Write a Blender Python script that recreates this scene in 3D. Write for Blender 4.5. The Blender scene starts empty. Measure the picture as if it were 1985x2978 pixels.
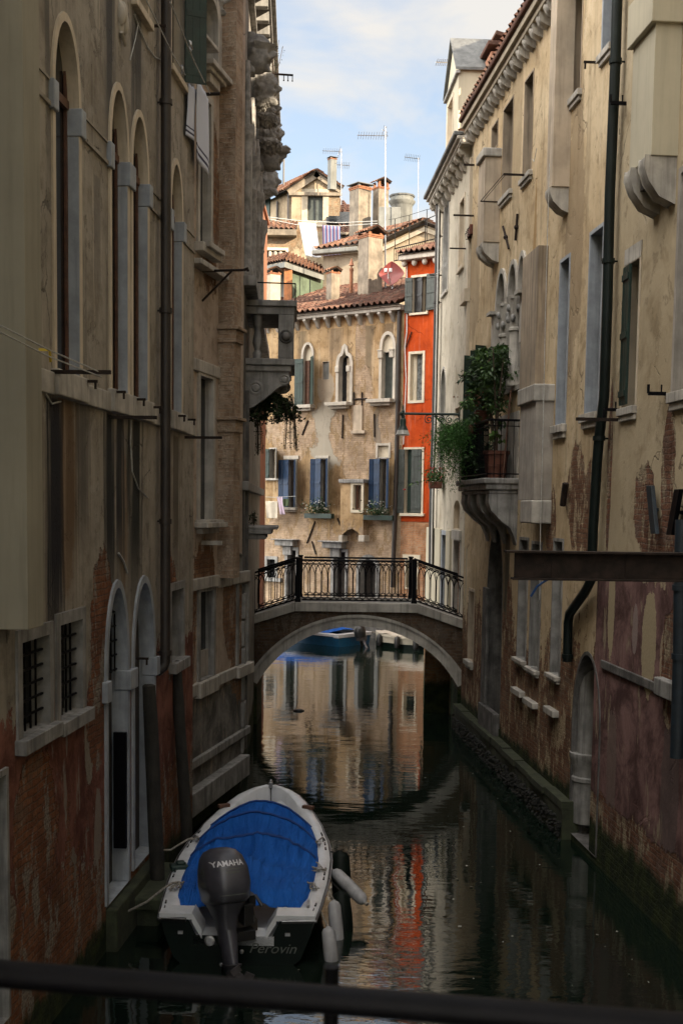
import bpy, bmesh, math, random
from mathutils import Vector, Matrix, noise as mnoise
from mathutils.geometry import delaunay_2d_cdt
from mathutils.bvhtree import BVHTree
random.seed(11)
C = bpy.context.scene
COL = C.collection
# ------------------------------------------------------------------ camera, sky, sun, exposure
FL, CX, HY, CZ = 3545.0, 992.5, 1475.0, 4.7      # focal length, principal column, horizon row (photo pixels); eye height (m)
TP, RO = 0.09, 0.014                             # pitch (tangent) and roll
pit = math.atan(TP); HP = HY + FL * TP
FW = Vector((0, math.cos(pit), -math.sin(pit))); UP0 = Vector((0, math.sin(pit), math.cos(pit))); RT0 = Vector((1, 0, 0))
RT = RT0 * math.cos(RO) + UP0 * math.sin(RO); UP = -RT0 * math.sin(RO) + UP0 * math.cos(RO)
cd = bpy.data.cameras.new("camera"); cam = bpy.data.objects.new("camera", cd); COL.objects.link(cam)
cd.sensor_fit = 'VERTICAL'; cd.sensor_height = 36; cd.lens = FL / 2978 * 36
cd.shift_y = (HP - 1489) / 2978; cd.clip_start = 0.05; cd.clip_end = 2000
cam.matrix_world = Matrix(((RT.x, UP.x, -FW.x, 0), (RT.y, UP.y, -FW.y, 0), (RT.z, UP.z, -FW.z, CZ), (0, 0, 0, 1)))
cd.dof.use_dof = True; cd.dof.focus_distance = 24; cd.dof.aperture_fstop = 9
C.camera = cam
SUN_AZ, SUN_EL = math.radians(131), math.radians(22)
sdir = Vector((math.sin(SUN_AZ) * math.cos(SUN_EL), math.cos(SUN_AZ) * math.cos(SUN_EL), math.sin(SUN_EL)))
sd = bpy.data.lights.new("sun", 'SUN'); sd.energy = 4.8; sd.angle = math.radians(0.6); sd.color = (1.0, 0.84, 0.62)
sun = bpy.data.objects.new("sun", sd); COL.objects.link(sun); sun.rotation_euler = sdir.to_track_quat('Z', 'Y').to_euler()
sun.location = (20, -20, 40)
W = bpy.data.worlds.new("World"); C.world = W; W.use_nodes = True
def make_world():
    nt = W.node_tree; nt.nodes.clear(); L = nt.links.new
    out = nt.nodes.new('ShaderNodeOutputWorld')
    sky = nt.nodes.new('ShaderNodeTexSky'); sky.sky_type = 'NISHITA'; sky.sun_disc = False
    sky.sun_elevation = SUN_EL; sky.sun_rotation = SUN_AZ; sky.air_density = 1.0; sky.dust_density = 1.2; sky.ozone_density = 1.0
    b1 = nt.nodes.new('ShaderNodeBackground'); b1.inputs[1].default_value = 0.09; L(sky.outputs[0], b1.inputs[0])
    tc = nt.nodes.new('ShaderNodeTexCoord')
    mp = nt.nodes.new('ShaderNodeMapping'); mp.inputs['Scale'].default_value = (1.6, 1.6, 3.6); mp.inputs['Location'].default_value = (0.35, 0.2, 0.1)
    L(tc.outputs['Generated'], mp.inputs[0])
    n1 = nt.nodes.new('ShaderNodeTexNoise'); n1.inputs['Scale'].default_value = 3.4; n1.inputs['Detail'].default_value = 7; n1.inputs['Roughness'].default_value = 0.52; n1.inputs['Distortion'].default_value = 0.35
    L(mp.outputs[0], n1.inputs[0])
    cr = nt.nodes.new('ShaderNodeValToRGB'); cr.color_ramp.elements[0].position = 0.40; cr.color_ramp.elements[1].position = 0.58
    cr.color_ramp.elements[0].color = (0.28, 0.28, 0.28, 1); cr.color_ramp.elements[1].color = (0.9, 0.9, 0.9, 1)
    L(n1.outputs[0], cr.inputs[0])
    # unseen glow added overhead and to the west to light the canal walls
    dt = nt.nodes.new('ShaderNodeVectorMath'); dt.operation = 'DOT_PRODUCT'; L(tc.outputs['Generated'], dt.inputs[0]); dt.inputs[1].default_value = Vector((-.72, -.30, .63)).normalized()
    gl = nt.nodes.new('ShaderNodeMapRange'); gl.interpolation_type = 'SMOOTHSTEP'; L(dt.outputs['Value'], gl.inputs[0]); gl.inputs[1].default_value = .42; gl.inputs[2].default_value = 1.0; gl.inputs[3].default_value = 1.0; gl.inputs[4].default_value = 13.0
    ml = nt.nodes.new('ShaderNodeMath'); ml.operation = 'MULTIPLY'; L(gl.outputs[0], ml.inputs[0]); ml.inputs[1].default_value = 0.35
    b2 = nt.nodes.new('ShaderNodeBackground'); b2.inputs[0].default_value = (1.0, .945, .865, 1); L(ml.outputs[0], b2.inputs[1])
    mx = nt.nodes.new('ShaderNodeMixShader'); L(cr.outputs[0], mx.inputs[0]); L(b1.outputs[0], mx.inputs[1]); L(b2.outputs[0], mx.inputs[2])
    L(mx.outputs[0], out.inputs[0])
make_world()
C.view_settings.view_transform = 'Standard'; C.view_settings.look = 'None'; C.view_settings.gamma = 1.0
C.view_settings.exposure = 1.45
C.cycles.max_bounces = 8; C.cycles.diffuse_bounces = 4; C.cycles.glossy_bounces = 4; C.cycles.caustics_reflective = False; C.cycles.caustics_refractive = False
C.cycles.use_denoising = True; C.cycles.denoising_input_passes = 'RGB_ALBEDO_NORMAL'; C.cycles.denoising_prefilter = 'ACCURATE'; C.render.filter_size = 1.15
# ------------------------------------------------------------------ measuring helpers: photo pixel -> point of the real place
VW = dict(a=(0,0,500),b=(400,0,500),c=(0,750,500),d=(400,750,500),e=(0,1500,500),f=(400,1500,500),g=(740,420,560),h=(740,900,560),
 i=(720,1300,640),j=(720,1580,640),k=(720,1700,640),l=(420,2250,660),m=(1220,100,400),n=(1220,650,400),o=(1220,1200,400),
 p=(1550,0,466.4),q=(1550,650,466.4),r=(1450,1300,535),s=(1300,1800,685),t=(0,2200,600),D=(0,0,1985))
def V(k, x, y):
    a = VW[k]; return a[0] + x * a[2] / 1568.0, a[1] + y * a[2] / 1568.0
def ray(sx, sy):
    d = FW + RT * ((sx - CX) / FL) - UP * ((sy - HP) / FL); return d / d.y
def P(k, x, y, Y):
    return Vector((0, 0, CZ)) + ray(*V(k, x, y)) * Y
def PZ(k, x, y, z):
    d = ray(*V(k, x, y)); return Vector((0, 0, CZ)) + d * ((z - CZ) / d.z)
class Fac:
    """a vertical wall plane: u along it (m), z up, n outwards"""
    def __init__(s, p0, p1, side):
        s.p = Vector((p0[0], p0[1])); s.e = (Vector((p1[0], p1[1])) - s.p); s.len = s.e.length; s.e.normalize()
        s.n = Vector((-s.e.y, s.e.x))
        if s.n.dot(Vector(side)) < 0: s.n = -s.n
        s.holes = []
    def uz(s, k, x, y, n=0):
        d = ray(*V(k, x, y)); q = s.p + s.n * n
        det = s.e.x * (-d.y) - (-d.x) * s.e.y
        u = (-q.x * (-d.y) - (-d.x) * (-q.y)) / det
        t = (q.y + s.e.y * u)
        return u, CZ + d.z * t
    def U(s, k, x, y, n=0): return s.uz(k, x, y, n)[0]
    def Z(s, k, x, y, n=0): return s.uz(k, x, y, n)[1]
    def pt(s, u, z, n=0):
        q = s.p + s.e * u + s.n * n; return Vector((q.x, q.y, z))
    def uY(s, Y): return (Y - s.p.y) / s.e.y
# ------------------------------------------------------------------ mesh builder
ORG = {}
SPLIT = {'rail_clips','glazing_bar','pipe_clip','cap_pier','water_step','coping','arch_ring','stone_band','band_stone','cornice_block','window_sill','impost','pier_band','corner_post','capital','plinth','edge_strip','cradle_bar','string_course','bow_cleat','cleat','gutter','column','dark_shaft','transom_fitting','window_frame'}
class MB:
    def __init__(s): s.v = []; s.f = []; s.uv = []; s.mi = []
    def add(s, vs, fs, uvs=None, mi=0):
        o = len(s.v); s.v += [Vector(v) for v in vs]
        for k, f in enumerate(fs):
            s.f.append([i + o for i in f]); s.uv.append([uvs[i] for i in f] if uvs else None); s.mi.append(mi)
    def box8(s, p, mi=0):
        s.add(p, [(0,3,2,1),(4,5,6,7),(0,1,5,4),(1,2,6,5),(2,3,7,6),(3,0,4,7)], None, mi)
    def box(s, a, b, mi=0):
        x0,y0,z0 = a; x1,y1,z1 = b
        s.box8([(x0,y0,z0),(x1,y0,z0),(x1,y1,z0),(x0,y1,z0),(x0,y0,z1),(x1,y0,z1),(x1,y1,z1),(x0,y1,z1)], mi)
    def obox(s, c, size, rz=0, rx=0, mi=0, ry=0):
        R = Matrix.Rotation(rz,3,'Z') @ Matrix.Rotation(ry,3,'Y') @ Matrix.Rotation(rx,3,'X'); h = [x/2 for x in size]; c = Vector(c)
        s.box8([c + R @ Vector((sx*h[0], sy*h[1], sz*h[2])) for sz in (-1,1) for sx, sy in ((-1,-1),(1,-1),(1,1),(-1,1))], mi)
    def fbox(s, F, u0, u1, z0, z1, n0, n1, mi=0):
        if u0 > u1: u0, u1 = u1, u0
        p = [F.pt(u0,z0,n0),F.pt(u1,z0,n0),F.pt(u1,z0,n1),F.pt(u0,z0,n1)]
        s.box8(p + [q + Vector((0,0,z1-z0)) for q in p], mi)
    def prism(s, F, pts, n0, n1, mi=0):
        k = len(pts); a = [F.pt(u,z,n0) for u,z in pts] + [F.pt(u,z,n1) for u,z in pts]
        s.add(a, [tuple(range(k)), tuple(range(2*k-1,k-1,-1))] + [(i,(i+1)%k,k+(i+1)%k,k+i) for i in range(k)], None, mi)
    def extr(s, poly, d, mi=0):
        k = len(poly); d = Vector(d); a = [Vector(q) for q in poly]; a += [q + d for q in a]
        s.add(a, [tuple(range(k)), tuple(range(2*k-1,k-1,-1))] + [(i,(i+1)%k,k+(i+1)%k,k+i) for i in range(k)], None, mi)
    def tube(s, pts, r, seg=7, closed=False, mi=0):
        pts = [Vector(q) for q in pts]; n = len(pts); rr = r if isinstance(r,(list,tuple)) else [r]*n
        rings = []; prev = None
        for i in range(n):
            a = pts[(i-1)%n] if (closed or i>0) else pts[i]; b = pts[(i+1)%n] if (closed or i<n-1) else pts[i]
            t = (b-a); t = t.normalized() if t.length > 1e-9 else Vector((0,0,1))
            if prev is None: x = t.orthogonal().normalized()
            else:
                x = prev - t*prev.dot(t); x = x.normalized() if x.length > 1e-6 else t.orthogonal().normalized()
            prev = x; y = t.cross(x)
            rings.append([pts[i] + (x*math.cos(2*math.pi*k/seg) + y*math.sin(2*math.pi*k/seg))*rr[i] for k in range(seg)])
        vs = [q for R in rings for q in R]; fs = []
        for i in range(n if closed else n-1):
            j = (i+1)%n
            for k in range(seg): fs.append((i*seg+k, i*seg+(k+1)%seg, j*seg+(k+1)%seg, j*seg+k))
        if not closed: fs += [tuple(range(seg))[::-1], tuple((n-1)*seg+k for k in range(seg))]
        s.add(vs, fs, None, mi)
    def lathe(s, prof, c, seg=16, mi=0, R=None):
        c = Vector(c); vs = []
        for r, z in prof:
            for k in range(seg):
                q = Vector((r*math.cos(2*math.pi*k/seg), r*math.sin(2*math.pi*k/seg), z)); vs.append(c + (R @ q if R else q))
        fs = []; m = len(prof)
        for i in range(m-1):
            for k in range(seg): fs.append((i*seg+k, i*seg+(k+1)%seg, (i+1)*seg+(k+1)%seg, (i+1)*seg+k))
        fs += [tuple(range(seg))[::-1], tuple((m-1)*seg+k for k in range(seg))]
        s.add(vs, fs, None, mi)
    def ball(s, c, r, seg=12, rings=8, mi=0):
        r = r if isinstance(r,(list,tuple)) else (r,r,r); c = Vector(c); vs = []; fs = []
        for i in range(rings+1):
            a = math.pi*i/rings
            for k in range(seg):
                b = 2*math.pi*k/seg; vs.append(c + Vector((r[0]*math.sin(a)*math.cos(b), r[1]*math.sin(a)*math.sin(b), -r[2]*math.cos(a))))
        for i in range(rings):
            for k in range(seg): fs.append((i*seg+k, i*seg+(k+1)%seg, (i+1)*seg+(k+1)%seg, (i+1)*seg+k))
        s.add(vs, fs, None, mi)
    def grid(s, fn, nu, nv, mi=0, uvf=None):
        vs = []; uv = []
        for j in range(nv+1):
            for i in range(nu+1):
                vs.append(fn(i/nu, j/nv)); uv.append(uvf(i/nu,j/nv) if uvf else (i/nu, j/nv))
        s.add(vs, [(j*(nu+1)+i, j*(nu+1)+i+1, (j+1)*(nu+1)+i+1, (j+1)*(nu+1)+i) for j in range(nv) for i in range(nu)], uv if uvf else None, mi)
    def leaf(s, c, d, w, l, mi=0):
        d = d.normalized(); x = d.orthogonal().normalized(); x = Matrix.Rotation(random.random()*6.28,3,d) @ x
        nrm = d.cross(x); c = Vector(c)
        s.add([c, c + d*l*.45 + x*w*.5 + nrm*w*.12, c + d*l, c + d*l*.45 - x*w*.5 + nrm*w*.12], [(0,1,2,3)], None, mi)
    def pieces(s):
        n=len(s.v); par=list(range(n))
        def fd(i):
            while par[i]!=i: par[i]=par[par[i]]; i=par[i]
            return i
        for f in s.f:
            for k in f[1:]: par[fd(k)]=fd(f[0])
        bb={}
        for i,v in enumerate(s.v):
            r=fd(i); b=bb.setdefault(r,[list(v),list(v)])
            for a in range(3): b[0][a]=min(b[0][a],v[a]); b[1][a]=max(b[1][a],v[a])
        ks=list(bb); g={k:k for k in ks}
        def gd(k):
            while g[k]!=k: k=g[k]
            return k
        for i,a in enumerate(ks):
            for b in ks[i+1:]:
                if all(bb[a][0][q]-.02<=bb[b][1][q] and bb[b][0][q]-.02<=bb[a][1][q] for q in range(3)): g[gd(b)]=gd(a)
        out={}
        for k,f in enumerate(s.f): out.setdefault(gd(fd(f[0])),[]).append(k)
        return list(out.values())
    def build(s, name, mats, parent=None, smooth=None, bevel=0, weld=False):
        if name in SPLIT and parent is not None:
            ps=s.pieces()
            if len(ps)>1:
                for fl in ps:
                    m=MB(); mp={}
                    for k in fl:
                        for i in s.f[k]:
                            if i not in mp: mp[i]=len(m.v); m.v.append(s.v[i])
                        m.f.append([mp[i] for i in s.f[k]]); m.uv.append(s.uv[k]); m.mi.append(s.mi[k])
                    r=m._build(name,mats,parent,smooth,bevel,weld)
                return r
        return s._build(name,mats,parent,smooth,bevel,weld)
    def _build(s, name, mats, parent=None, smooth=None, bevel=0, weld=False):
        if not isinstance(mats,(list,tuple)): mats = [mats]
        if parent is not None: org = ORG[parent]
        else:
            xs = [v.x for v in s.v]; ys = [v.y for v in s.v]; org = Vector(((min(xs)+max(xs))/2, (min(ys)+max(ys))/2, min(v.z for v in s.v)))
        me = bpy.data.meshes.new(name)
        me.from_pydata([v - org for v in s.v], [], s.f)
        for m in mats: me.materials.append(m)
        ul = me.uv_layers.new(name="UVMap")
        li = 0
        for k, f in enumerate(s.f):
            pl = me.polygons[k]; pl.material_index = s.mi[k]; u = s.uv[k]
            if u is None:
                nn = pl.normal
                if abs(nn.z) > .75: u = [(s.v[i].x, s.v[i].y) for i in f]
                else:
                    t = Vector((0,0,1)).cross(nn).normalized(); u = [(s.v[i].dot(t), s.v[i].z) for i in f]
            for q in u: ul.data[li].uv = q; li += 1
        if weld:
            bm = bmesh.new(); bm.from_mesh(me); bmesh.ops.remove_doubles(bm, verts=bm.verts, dist=1e-4); bm.to_mesh(me); bm.free()
        if smooth is not None:
            for pl in me.polygons: pl.use_smooth = True
            me.set_sharp_from_angle(angle=math.radians(smooth))
        ob = bpy.data.objects.new(name, me); COL.objects.link(ob)
        ORG[ob] = org
        if parent is not None: ob.parent = parent
        else: ob.location = org
        if bevel:
            b = ob.modifiers.new("bevel", 'BEVEL'); b.width = bevel; b.segments = 2; b.limit_method = 'ANGLE'
        return ob
def tag(o, label=None, cat=None, group=None, kind=None):
    if label: o["label"] = label
    if cat: o["category"] = cat
    if group: o["group"] = group
    if kind: o["kind"] = kind
    return o
def thing(name, label, cat, loc, group=None):
    o = bpy.data.objects.new(name, None); COL.objects.link(o); o.location = loc; o.empty_display_size = .2
    ORG[o] = Vector(loc); return tag(o, label, cat, group)
def dup(o, parent=None, loc=None, rz=None):
    c = o.copy(); COL.objects.link(c); ORG[c] = ORG[o]
    if parent is not None: c.parent = parent
    if loc is not None: c.location = loc
    if rz is not None: c.rotation_euler.z = rz
    for ch in list(o.children): dup(ch, c)
    return c
# ------------------------------------------------------------------ materials
class G:
    def __init__(s, name):
        s.m = bpy.data.materials.new(name); s.m.use_nodes = True; s.t = s.m.node_tree; s.b = s.t.nodes['Principled BSDF']; s.L = s.t.links.new
    def put(s, sock, v):
        if isinstance(v, (int,float)): sock.default_value = v
        elif isinstance(v, (tuple,list)): sock.default_value = tuple(v) + ((1,) if len(v)==3 and sock.type=='RGBA' else ())
        else: s.L(v, sock)
    def math(s, op, a, b=0.0, c=None, clamp=False):
        n = s.t.nodes.new('ShaderNodeMath'); n.operation = op; n.use_clamp = clamp; s.put(n.inputs[0],a); s.put(n.inputs[1],b)
        if c is not None: s.put(n.inputs[2], c)
        return n.outputs[0]
    def mix(s, f, a, b, mode='MIX'):
        n = s.t.nodes.new('ShaderNodeMix'); n.data_type = 'RGBA'; n.blend_type = mode; s.put(n.inputs[0],f); s.put(n.inputs[6],a); s.put(n.inputs[7],b); return n.outputs[2]
    def uv(s):
        if not hasattr(s,'_uv'): s._uv = s.t.nodes.new('ShaderNodeTexCoord')
        return s._uv.outputs['UV']
    def obj(s):
        s.uv(); return s._uv.outputs['Object']
    def geo(s):
        if not hasattr(s,'_g'): s._g = s.t.nodes.new('ShaderNodeNewGeometry')
        return s._g.outputs['Position']
    def map(s, v, sc=(1,1,1), lo=(0,0,0)):
        n = s.t.nodes.new('ShaderNodeMapping'); s.L(v, n.inputs[0]); n.inputs['Scale'].default_value = sc; n.inputs['Location'].default_value = lo; return n.outputs[0]
    def noise(s, v, scale, det=3, ro=.5, dist=0):
        n = s.t.nodes.new('ShaderNodeTexNoise'); s.L(v, n.inputs[0]); n.inputs['Scale'].default_value = scale; n.inputs['Detail'].default_value = det; n.inputs['Roughness'].default_value = ro; n.inputs['Distortion'].default_value = dist; return n.outputs[0]
    def voro(s, v, scale, feat='F1', out='Distance'):
        n = s.t.nodes.new('ShaderNodeTexVoronoi'); n.feature = feat; s.L(v, n.inputs['Vector']); n.inputs['Scale'].default_value = scale; return n.outputs[out]
    def sep(s, v):
        n = s.t.nodes.new('ShaderNodeSeparateXYZ'); s.L(v, n.inputs[0]); return n.outputs
    def step(s, x, a, b):
        n = s.t.nodes.new('ShaderNodeMapRange'); n.interpolation_type = 'SMOOTHSTEP'; s.put(n.inputs[0],x); n.inputs[1].default_value = a; n.inputs[2].default_value = b; return n.outputs[0]
    def ramp(s, x, st):
        n = s.t.nodes.new('ShaderNodeValToRGB'); s.put(n.inputs[0], x); e = n.color_ramp.elements
        while len(e) < len(st): e.new(.5)
        for k,(q,c) in enumerate(st): e[k].position = q; e[k].color = tuple(c)+(1,)
        return n.outputs[0]
    def brick(s, v, c1, c2, mo, w=.25, h=.068, ms=.009, bias=0.0):
        n = s.t.nodes.new('ShaderNodeTexBrick'); s.L(v, n.inputs[0]); s.put(n.inputs['Color1'],c1); s.put(n.inputs['Color2'],c2); s.put(n.inputs['Mortar'],mo)
        n.inputs['Scale'].default_value = 1; n.inputs['Brick Width'].default_value = w; n.inputs['Row Height'].default_value = h; n.inputs['Mortar Size'].default_value = ms; n.inputs['Mortar Smooth'].default_value = .4; n.inputs['Bias'].default_value = bias
        return n.outputs['Color'], n.outputs['Fac']
    def bump(s, h, st=.5, d=.01, nrm=None):
        n = s.t.nodes.new('ShaderNodeBump'); s.put(n.inputs['Height'],h); n.inputs['Strength'].default_value = st; n.inputs['Distance'].default_value = d
        if nrm is not None: s.L(nrm, n.inputs['Normal'])
        return n.outputs[0]
    def done(s, col, rough=.8, bump=None, metal=0, spec=None, **kw):
        s.put(s.b.inputs['Base Color'], col); s.put(s.b.inputs['Roughness'], rough); s.put(s.b.inputs['Metallic'], metal)
        if spec is not None: s.b.inputs['Specular IOR Level'].default_value = spec
        if bump is not None: s.L(bump, s.b.inputs['Normal'])
        for k,v in kw.items(): s.put(s.b.inputs[k.replace('_',' ')], v)
        return s.m
def simple(name, col, rough=.7, var=.25, sc=6, bumps=.15, metal=0, spec=None, streak=0, **kw):
    g = G(name); v = g.obj(); n = g.noise(v, sc, 5, .6); k = g.noise(v, sc*9, 3)
    dark = tuple(c*(1-var) for c in col); lite = tuple(min(1,c*(1+var)) for c in col)
    c = g.mix(g.step(n,.3,.7), dark, lite)
    if streak:
        sn = g.noise(g.map(v,(9,9,.6)), 1.3, 4, .6); c = g.mix(g.math('MULTIPLY', g.step(sn,.45,.7), streak), c, tuple(q*.3 for q in col))
    return g.done(c, rough, g.bump(k,bumps,.01) if bumps else None, metal, spec, **kw)
def wallmat(name, c1, c2, streak=.35, speck=.25, low=None, brick=None, patches=(), bcol=((.30,.13,.07),(.42,.22,.13),(.36,.30,.25)), moss=.45, grey=(), stains=(), rough_b=.5, mottle=.6, smear=.85, over=(), flake=.55, crack=.7):
    """plaster with drips and stains; low = (height, ragged, colour, colour2) a lower plaster coat; brick = (height, ragged) bare brick below a ragged edge; patches = bare-brick spots"""
    g = G(name); uv = g.uv(); s = g.sep(uv); u, v = s[0], s[1]
    big = g.noise(uv, .55, 5, .6, .4); fine = g.noise(uv, 30, 4, .6); med = g.noise(uv, 4.5, 5, .65)
    drip = g.noise(g.map(uv,(3.2,.16,1)), 1.5, 5, .6); drip2 = g.noise(g.map(uv,(9,.35,1),(3,7,0)), 1.3, 4, .6)
    col = g.mix(g.step(big,.36,.64), c1, c2)
    col = g.mix(g.math('MULTIPLY', g.step(med,.48,.72), speck), col, tuple(q*.5 for q in c1))
    mot = g.noise(g.map(uv,(1,.8,1),(11,5,0)), 1.7, 7, .68, .5)
    col = g.mix(g.math('MULTIPLY', g.step(mot,.5,.68), mottle), col, (c1[0]*.55,c1[1]*.5,c1[2]*.42))
    col = g.mix(g.math('MULTIPLY', g.math('SUBTRACT',1,g.step(mot,.34,.48)), mottle*.6), col, tuple(min(.8,q*1.25) for q in c2))
    col = g.mix(g.math('MULTIPLY', g.step(drip,.5,.72), streak), col, tuple(q*.38 for q in c1))
    col = g.mix(g.math('MULTIPLY', g.step(drip2,.56,.74), streak*.7), col, (.62,.56,.46))
    fk = g.step(g.noise(g.map(uv,(1.15,.8,1),(2,9,0)), 2.4, 9, .76, .3), .585, .597); fk2 = g.step(g.noise(g.map(uv,(1,.7,1),(31,4,0)), 1.3, 9, .74, .2), .60, .61)
    col = g.mix(g.math('MULTIPLY', fk, flake), col, (c1[0]*.62,c1[1]*.6,c1[2]*.58)); col = g.mix(g.math('MULTIPLY', fk2, flake*.9), col, (c2[0]*1.12,c2[1]*1.14,c2[2]*1.2))
    cv = g.t.nodes.new('ShaderNodeVectorMath'); cv.operation = 'ADD'; g.L(uv, cv.inputs[0]); cn = g.t.nodes.new('ShaderNodeTexNoise'); g.L(uv, cn.inputs[0]); cn.inputs['Scale'].default_value = 2.2; cn.inputs['Detail'].default_value = 5
    cs_ = g.t.nodes.new('ShaderNodeVectorMath'); cs_.operation = 'SCALE'; g.L(cn.outputs['Color'], cs_.inputs[0]); cs_.inputs['Scale'].default_value = .55; g.L(cs_.outputs[0], cv.inputs[1])
    ck = g.math('MULTIPLY', g.math('SUBTRACT', 1, g.step(g.voro(g.map(cv.outputs[0],(1,.55,1)), .8, 'DISTANCE_TO_EDGE'), .002, .010)), g.step(g.noise(uv,.7,3), .5, .58))
    col = g.mix(g.math('MULTIPLY', ck, crack), col, tuple(q*.28 for q in c1))
    jag = g.math('ADD', g.math('ADD', g.math('MULTIPLY', g.noise(uv, 26, 3, .6), .22), g.math('MULTIPLY', g.noise(uv, 7, 4, .7), .45)), g.math('MULTIPLY', g.noise(g.map(uv,(2.6,.55,1)), 1.2, 3, .6), .9))   # ~0.67 mean
    def spot(u0, z0, ru, rz, k=1.1):
        a = g.math('DIVIDE', g.math('SUBTRACT', u, u0), ru); b = g.math('DIVIDE', g.math('SUBTRACT', v, z0), rz)
        r = g.math('SQRT', g.math('ADD', g.math('MULTIPLY',a,a), g.math('MULTIPLY',b,b)))
        return g.math('ADD', r, g.math('MULTIPLY', g.math('SUBTRACT', jag, .785), k))
    for (u0, z0, ru, rz, cc, am) in grey:
        q = spot(u0, z0, ru, rz, .9); col = g.mix(g.math('MULTIPLY', g.step(g.math('MULTIPLY',q,-1), -1.06, -.9), am), col, cc)
    for (u0, z1, w, L, cc, am) in stains:      # dribbles running down from a ledge
        a = g.math('ABSOLUTE', g.math('DIVIDE', g.math('SUBTRACT', u, u0), w))
        a = g.math('ADD', a, g.math('MULTIPLY', g.math('SUBTRACT', drip2, .5), 2.2))
        dn = g.math('DIVIDE', g.math('SUBTRACT', z1, v), L)
        f = g.math('MULTIPLY', g.math('SUBTRACT', 1, g.step(a,.3,1)), g.math('MULTIPLY', g.step(dn,0,.02), g.math('SUBTRACT', 1, g.step(dn,.45,1.05))))
        col = g.mix(g.math('MULTIPLY', f, am), col, cc)
    h = g.math('SUBTRACT', g.math('MULTIPLY', fine, .25), g.math('ADD', g.math('MULTIPLY', fk, .3), g.math('MULTIPLY', ck, .5))); h = g.math('ADD', h, g.math('MULTIPLY', med, .5))
    if low:
        m = g.step(g.math('SUBTRACT', g.math('ADD', low[0], g.math('MULTIPLY', g.math('SUBTRACT',jag,.785), low[1])), v), -.015, .03)
        lc = g.mix(g.step(g.noise(uv,1.6,7,.72,.4),.36,.66), tuple(q*.6 for q in low[2]), tuple(q*1.12 for q in low[3]))
        lc = g.mix(g.math('MULTIPLY', g.step(drip2,.5,.72), .55), lc, tuple(q*.4 for q in low[2]))
        lc = g.mix(g.math('MULTIPLY', g.step(g.noise(g.map(uv,(3.4,.7,1),(9,2,0)),1.3,6,.68), .58,.63), .8), lc, tuple(q*.72 for q in c2))
        col = g.mix(m, col, lc); h = g.math('SUBTRACT', h, g.math('MULTIPLY', m, .35))
    for (u0, z0, ru, rz, cc, am) in over:
        q = spot(u0, z0, ru, rz, 1.0); m = g.step(g.math('MULTIPLY',q,-1), -1.02, -.98); col = g.mix(g.math('MULTIPLY', m, am), col, g.mix(g.step(fine,.3,.7), tuple(c*.85 for c in cc), cc)); h = g.math('ADD', h, g.math('MULTIPLY', m, .5))
    bm_ = None
    if brick:
        bm_ = g.step(g.math('SUBTRACT', g.math('ADD', brick[0], g.math('MULTIPLY', g.math('SUBTRACT',jag,.785), brick[1])), v), -.01, .02)
    for q in patches:
        p_ = g.step(g.math('MULTIPLY', spot(*q), -1), -1.03, -.97)
        bm_ = p_ if bm_ is None else g.math('MAXIMUM', bm_, p_)
    if bm_ is not None:
        wob = g.t.nodes.new('ShaderNodeVectorMath'); wob.operation = 'ADD'; g.L(uv, wob.inputs[0])
        nn = g.t.nodes.new('ShaderNodeTexNoise'); g.L(uv, nn.inputs[0]); nn.inputs['Scale'].default_value = 5
        sc = g.t.nodes.new('ShaderNodeVectorMath'); sc.operation = 'SCALE'; g.L(nn.outputs['Color'], sc.inputs[0]); sc.inputs['Scale'].default_value = .06; g.L(sc.outputs[0], wob.inputs[1])
        bc, bf = g.brick(wob.outputs[0], bcol[0], bcol[1], bcol[2])
        bc = g.mix(g.math('MULTIPLY', g.step(med,.4,.7), .6), bc, tuple(q*.4 for q in bcol[0]))
        bc = g.mix(g.math('MULTIPLY', g.step(g.noise(uv,2.6,4,.7),.5,.62), .75), bc, bcol[2])
        bc = g.mix(g.math('MULTIPLY', g.step(g.noise(uv,1.1,4,.6),.42,.64), .55), bc, tuple(q*.45 for q in bcol[0]))
        sm_ = g.step(g.noise(g.map(uv,(1.7,.6,1),(5,3,0)),2.2,7,.74),.525,.55); bc = g.mix(g.math('MULTIPLY',sm_,smear), bc, g.mix(g.step(fine,.4,.6), tuple(q*.62 for q in c1), tuple(q*.85 for q in c2)))
        col = g.mix(bm_, col, bc)
        h = g.math('SUBTRACT', h, g.math('MULTIPLY', bm_, g.math('ADD', 1.1, g.math('ADD', g.math('MULTIPLY', bf, .8), g.math('MULTIPLY', g.noise(uv,16,4,.7), rough_b)))))
    if moss:
        m = g.step(g.math('SUBTRACT', g.math('ADD', moss, g.math('MULTIPLY', g.math('SUBTRACT',jag,.785), .5)), v), -.04, .16)
        mc = g.mix(g.step(med,.4,.62), (.012,.02,.008), (.035,.045,.014)); col = g.mix(m, col, mc)
        h = g.math('ADD', h, g.math('MULTIPLY', m, g.noise(uv,14,4,.7)))
    return g.done(col, .92, g.bump(h, .8, .022), spec=.2)
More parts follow.
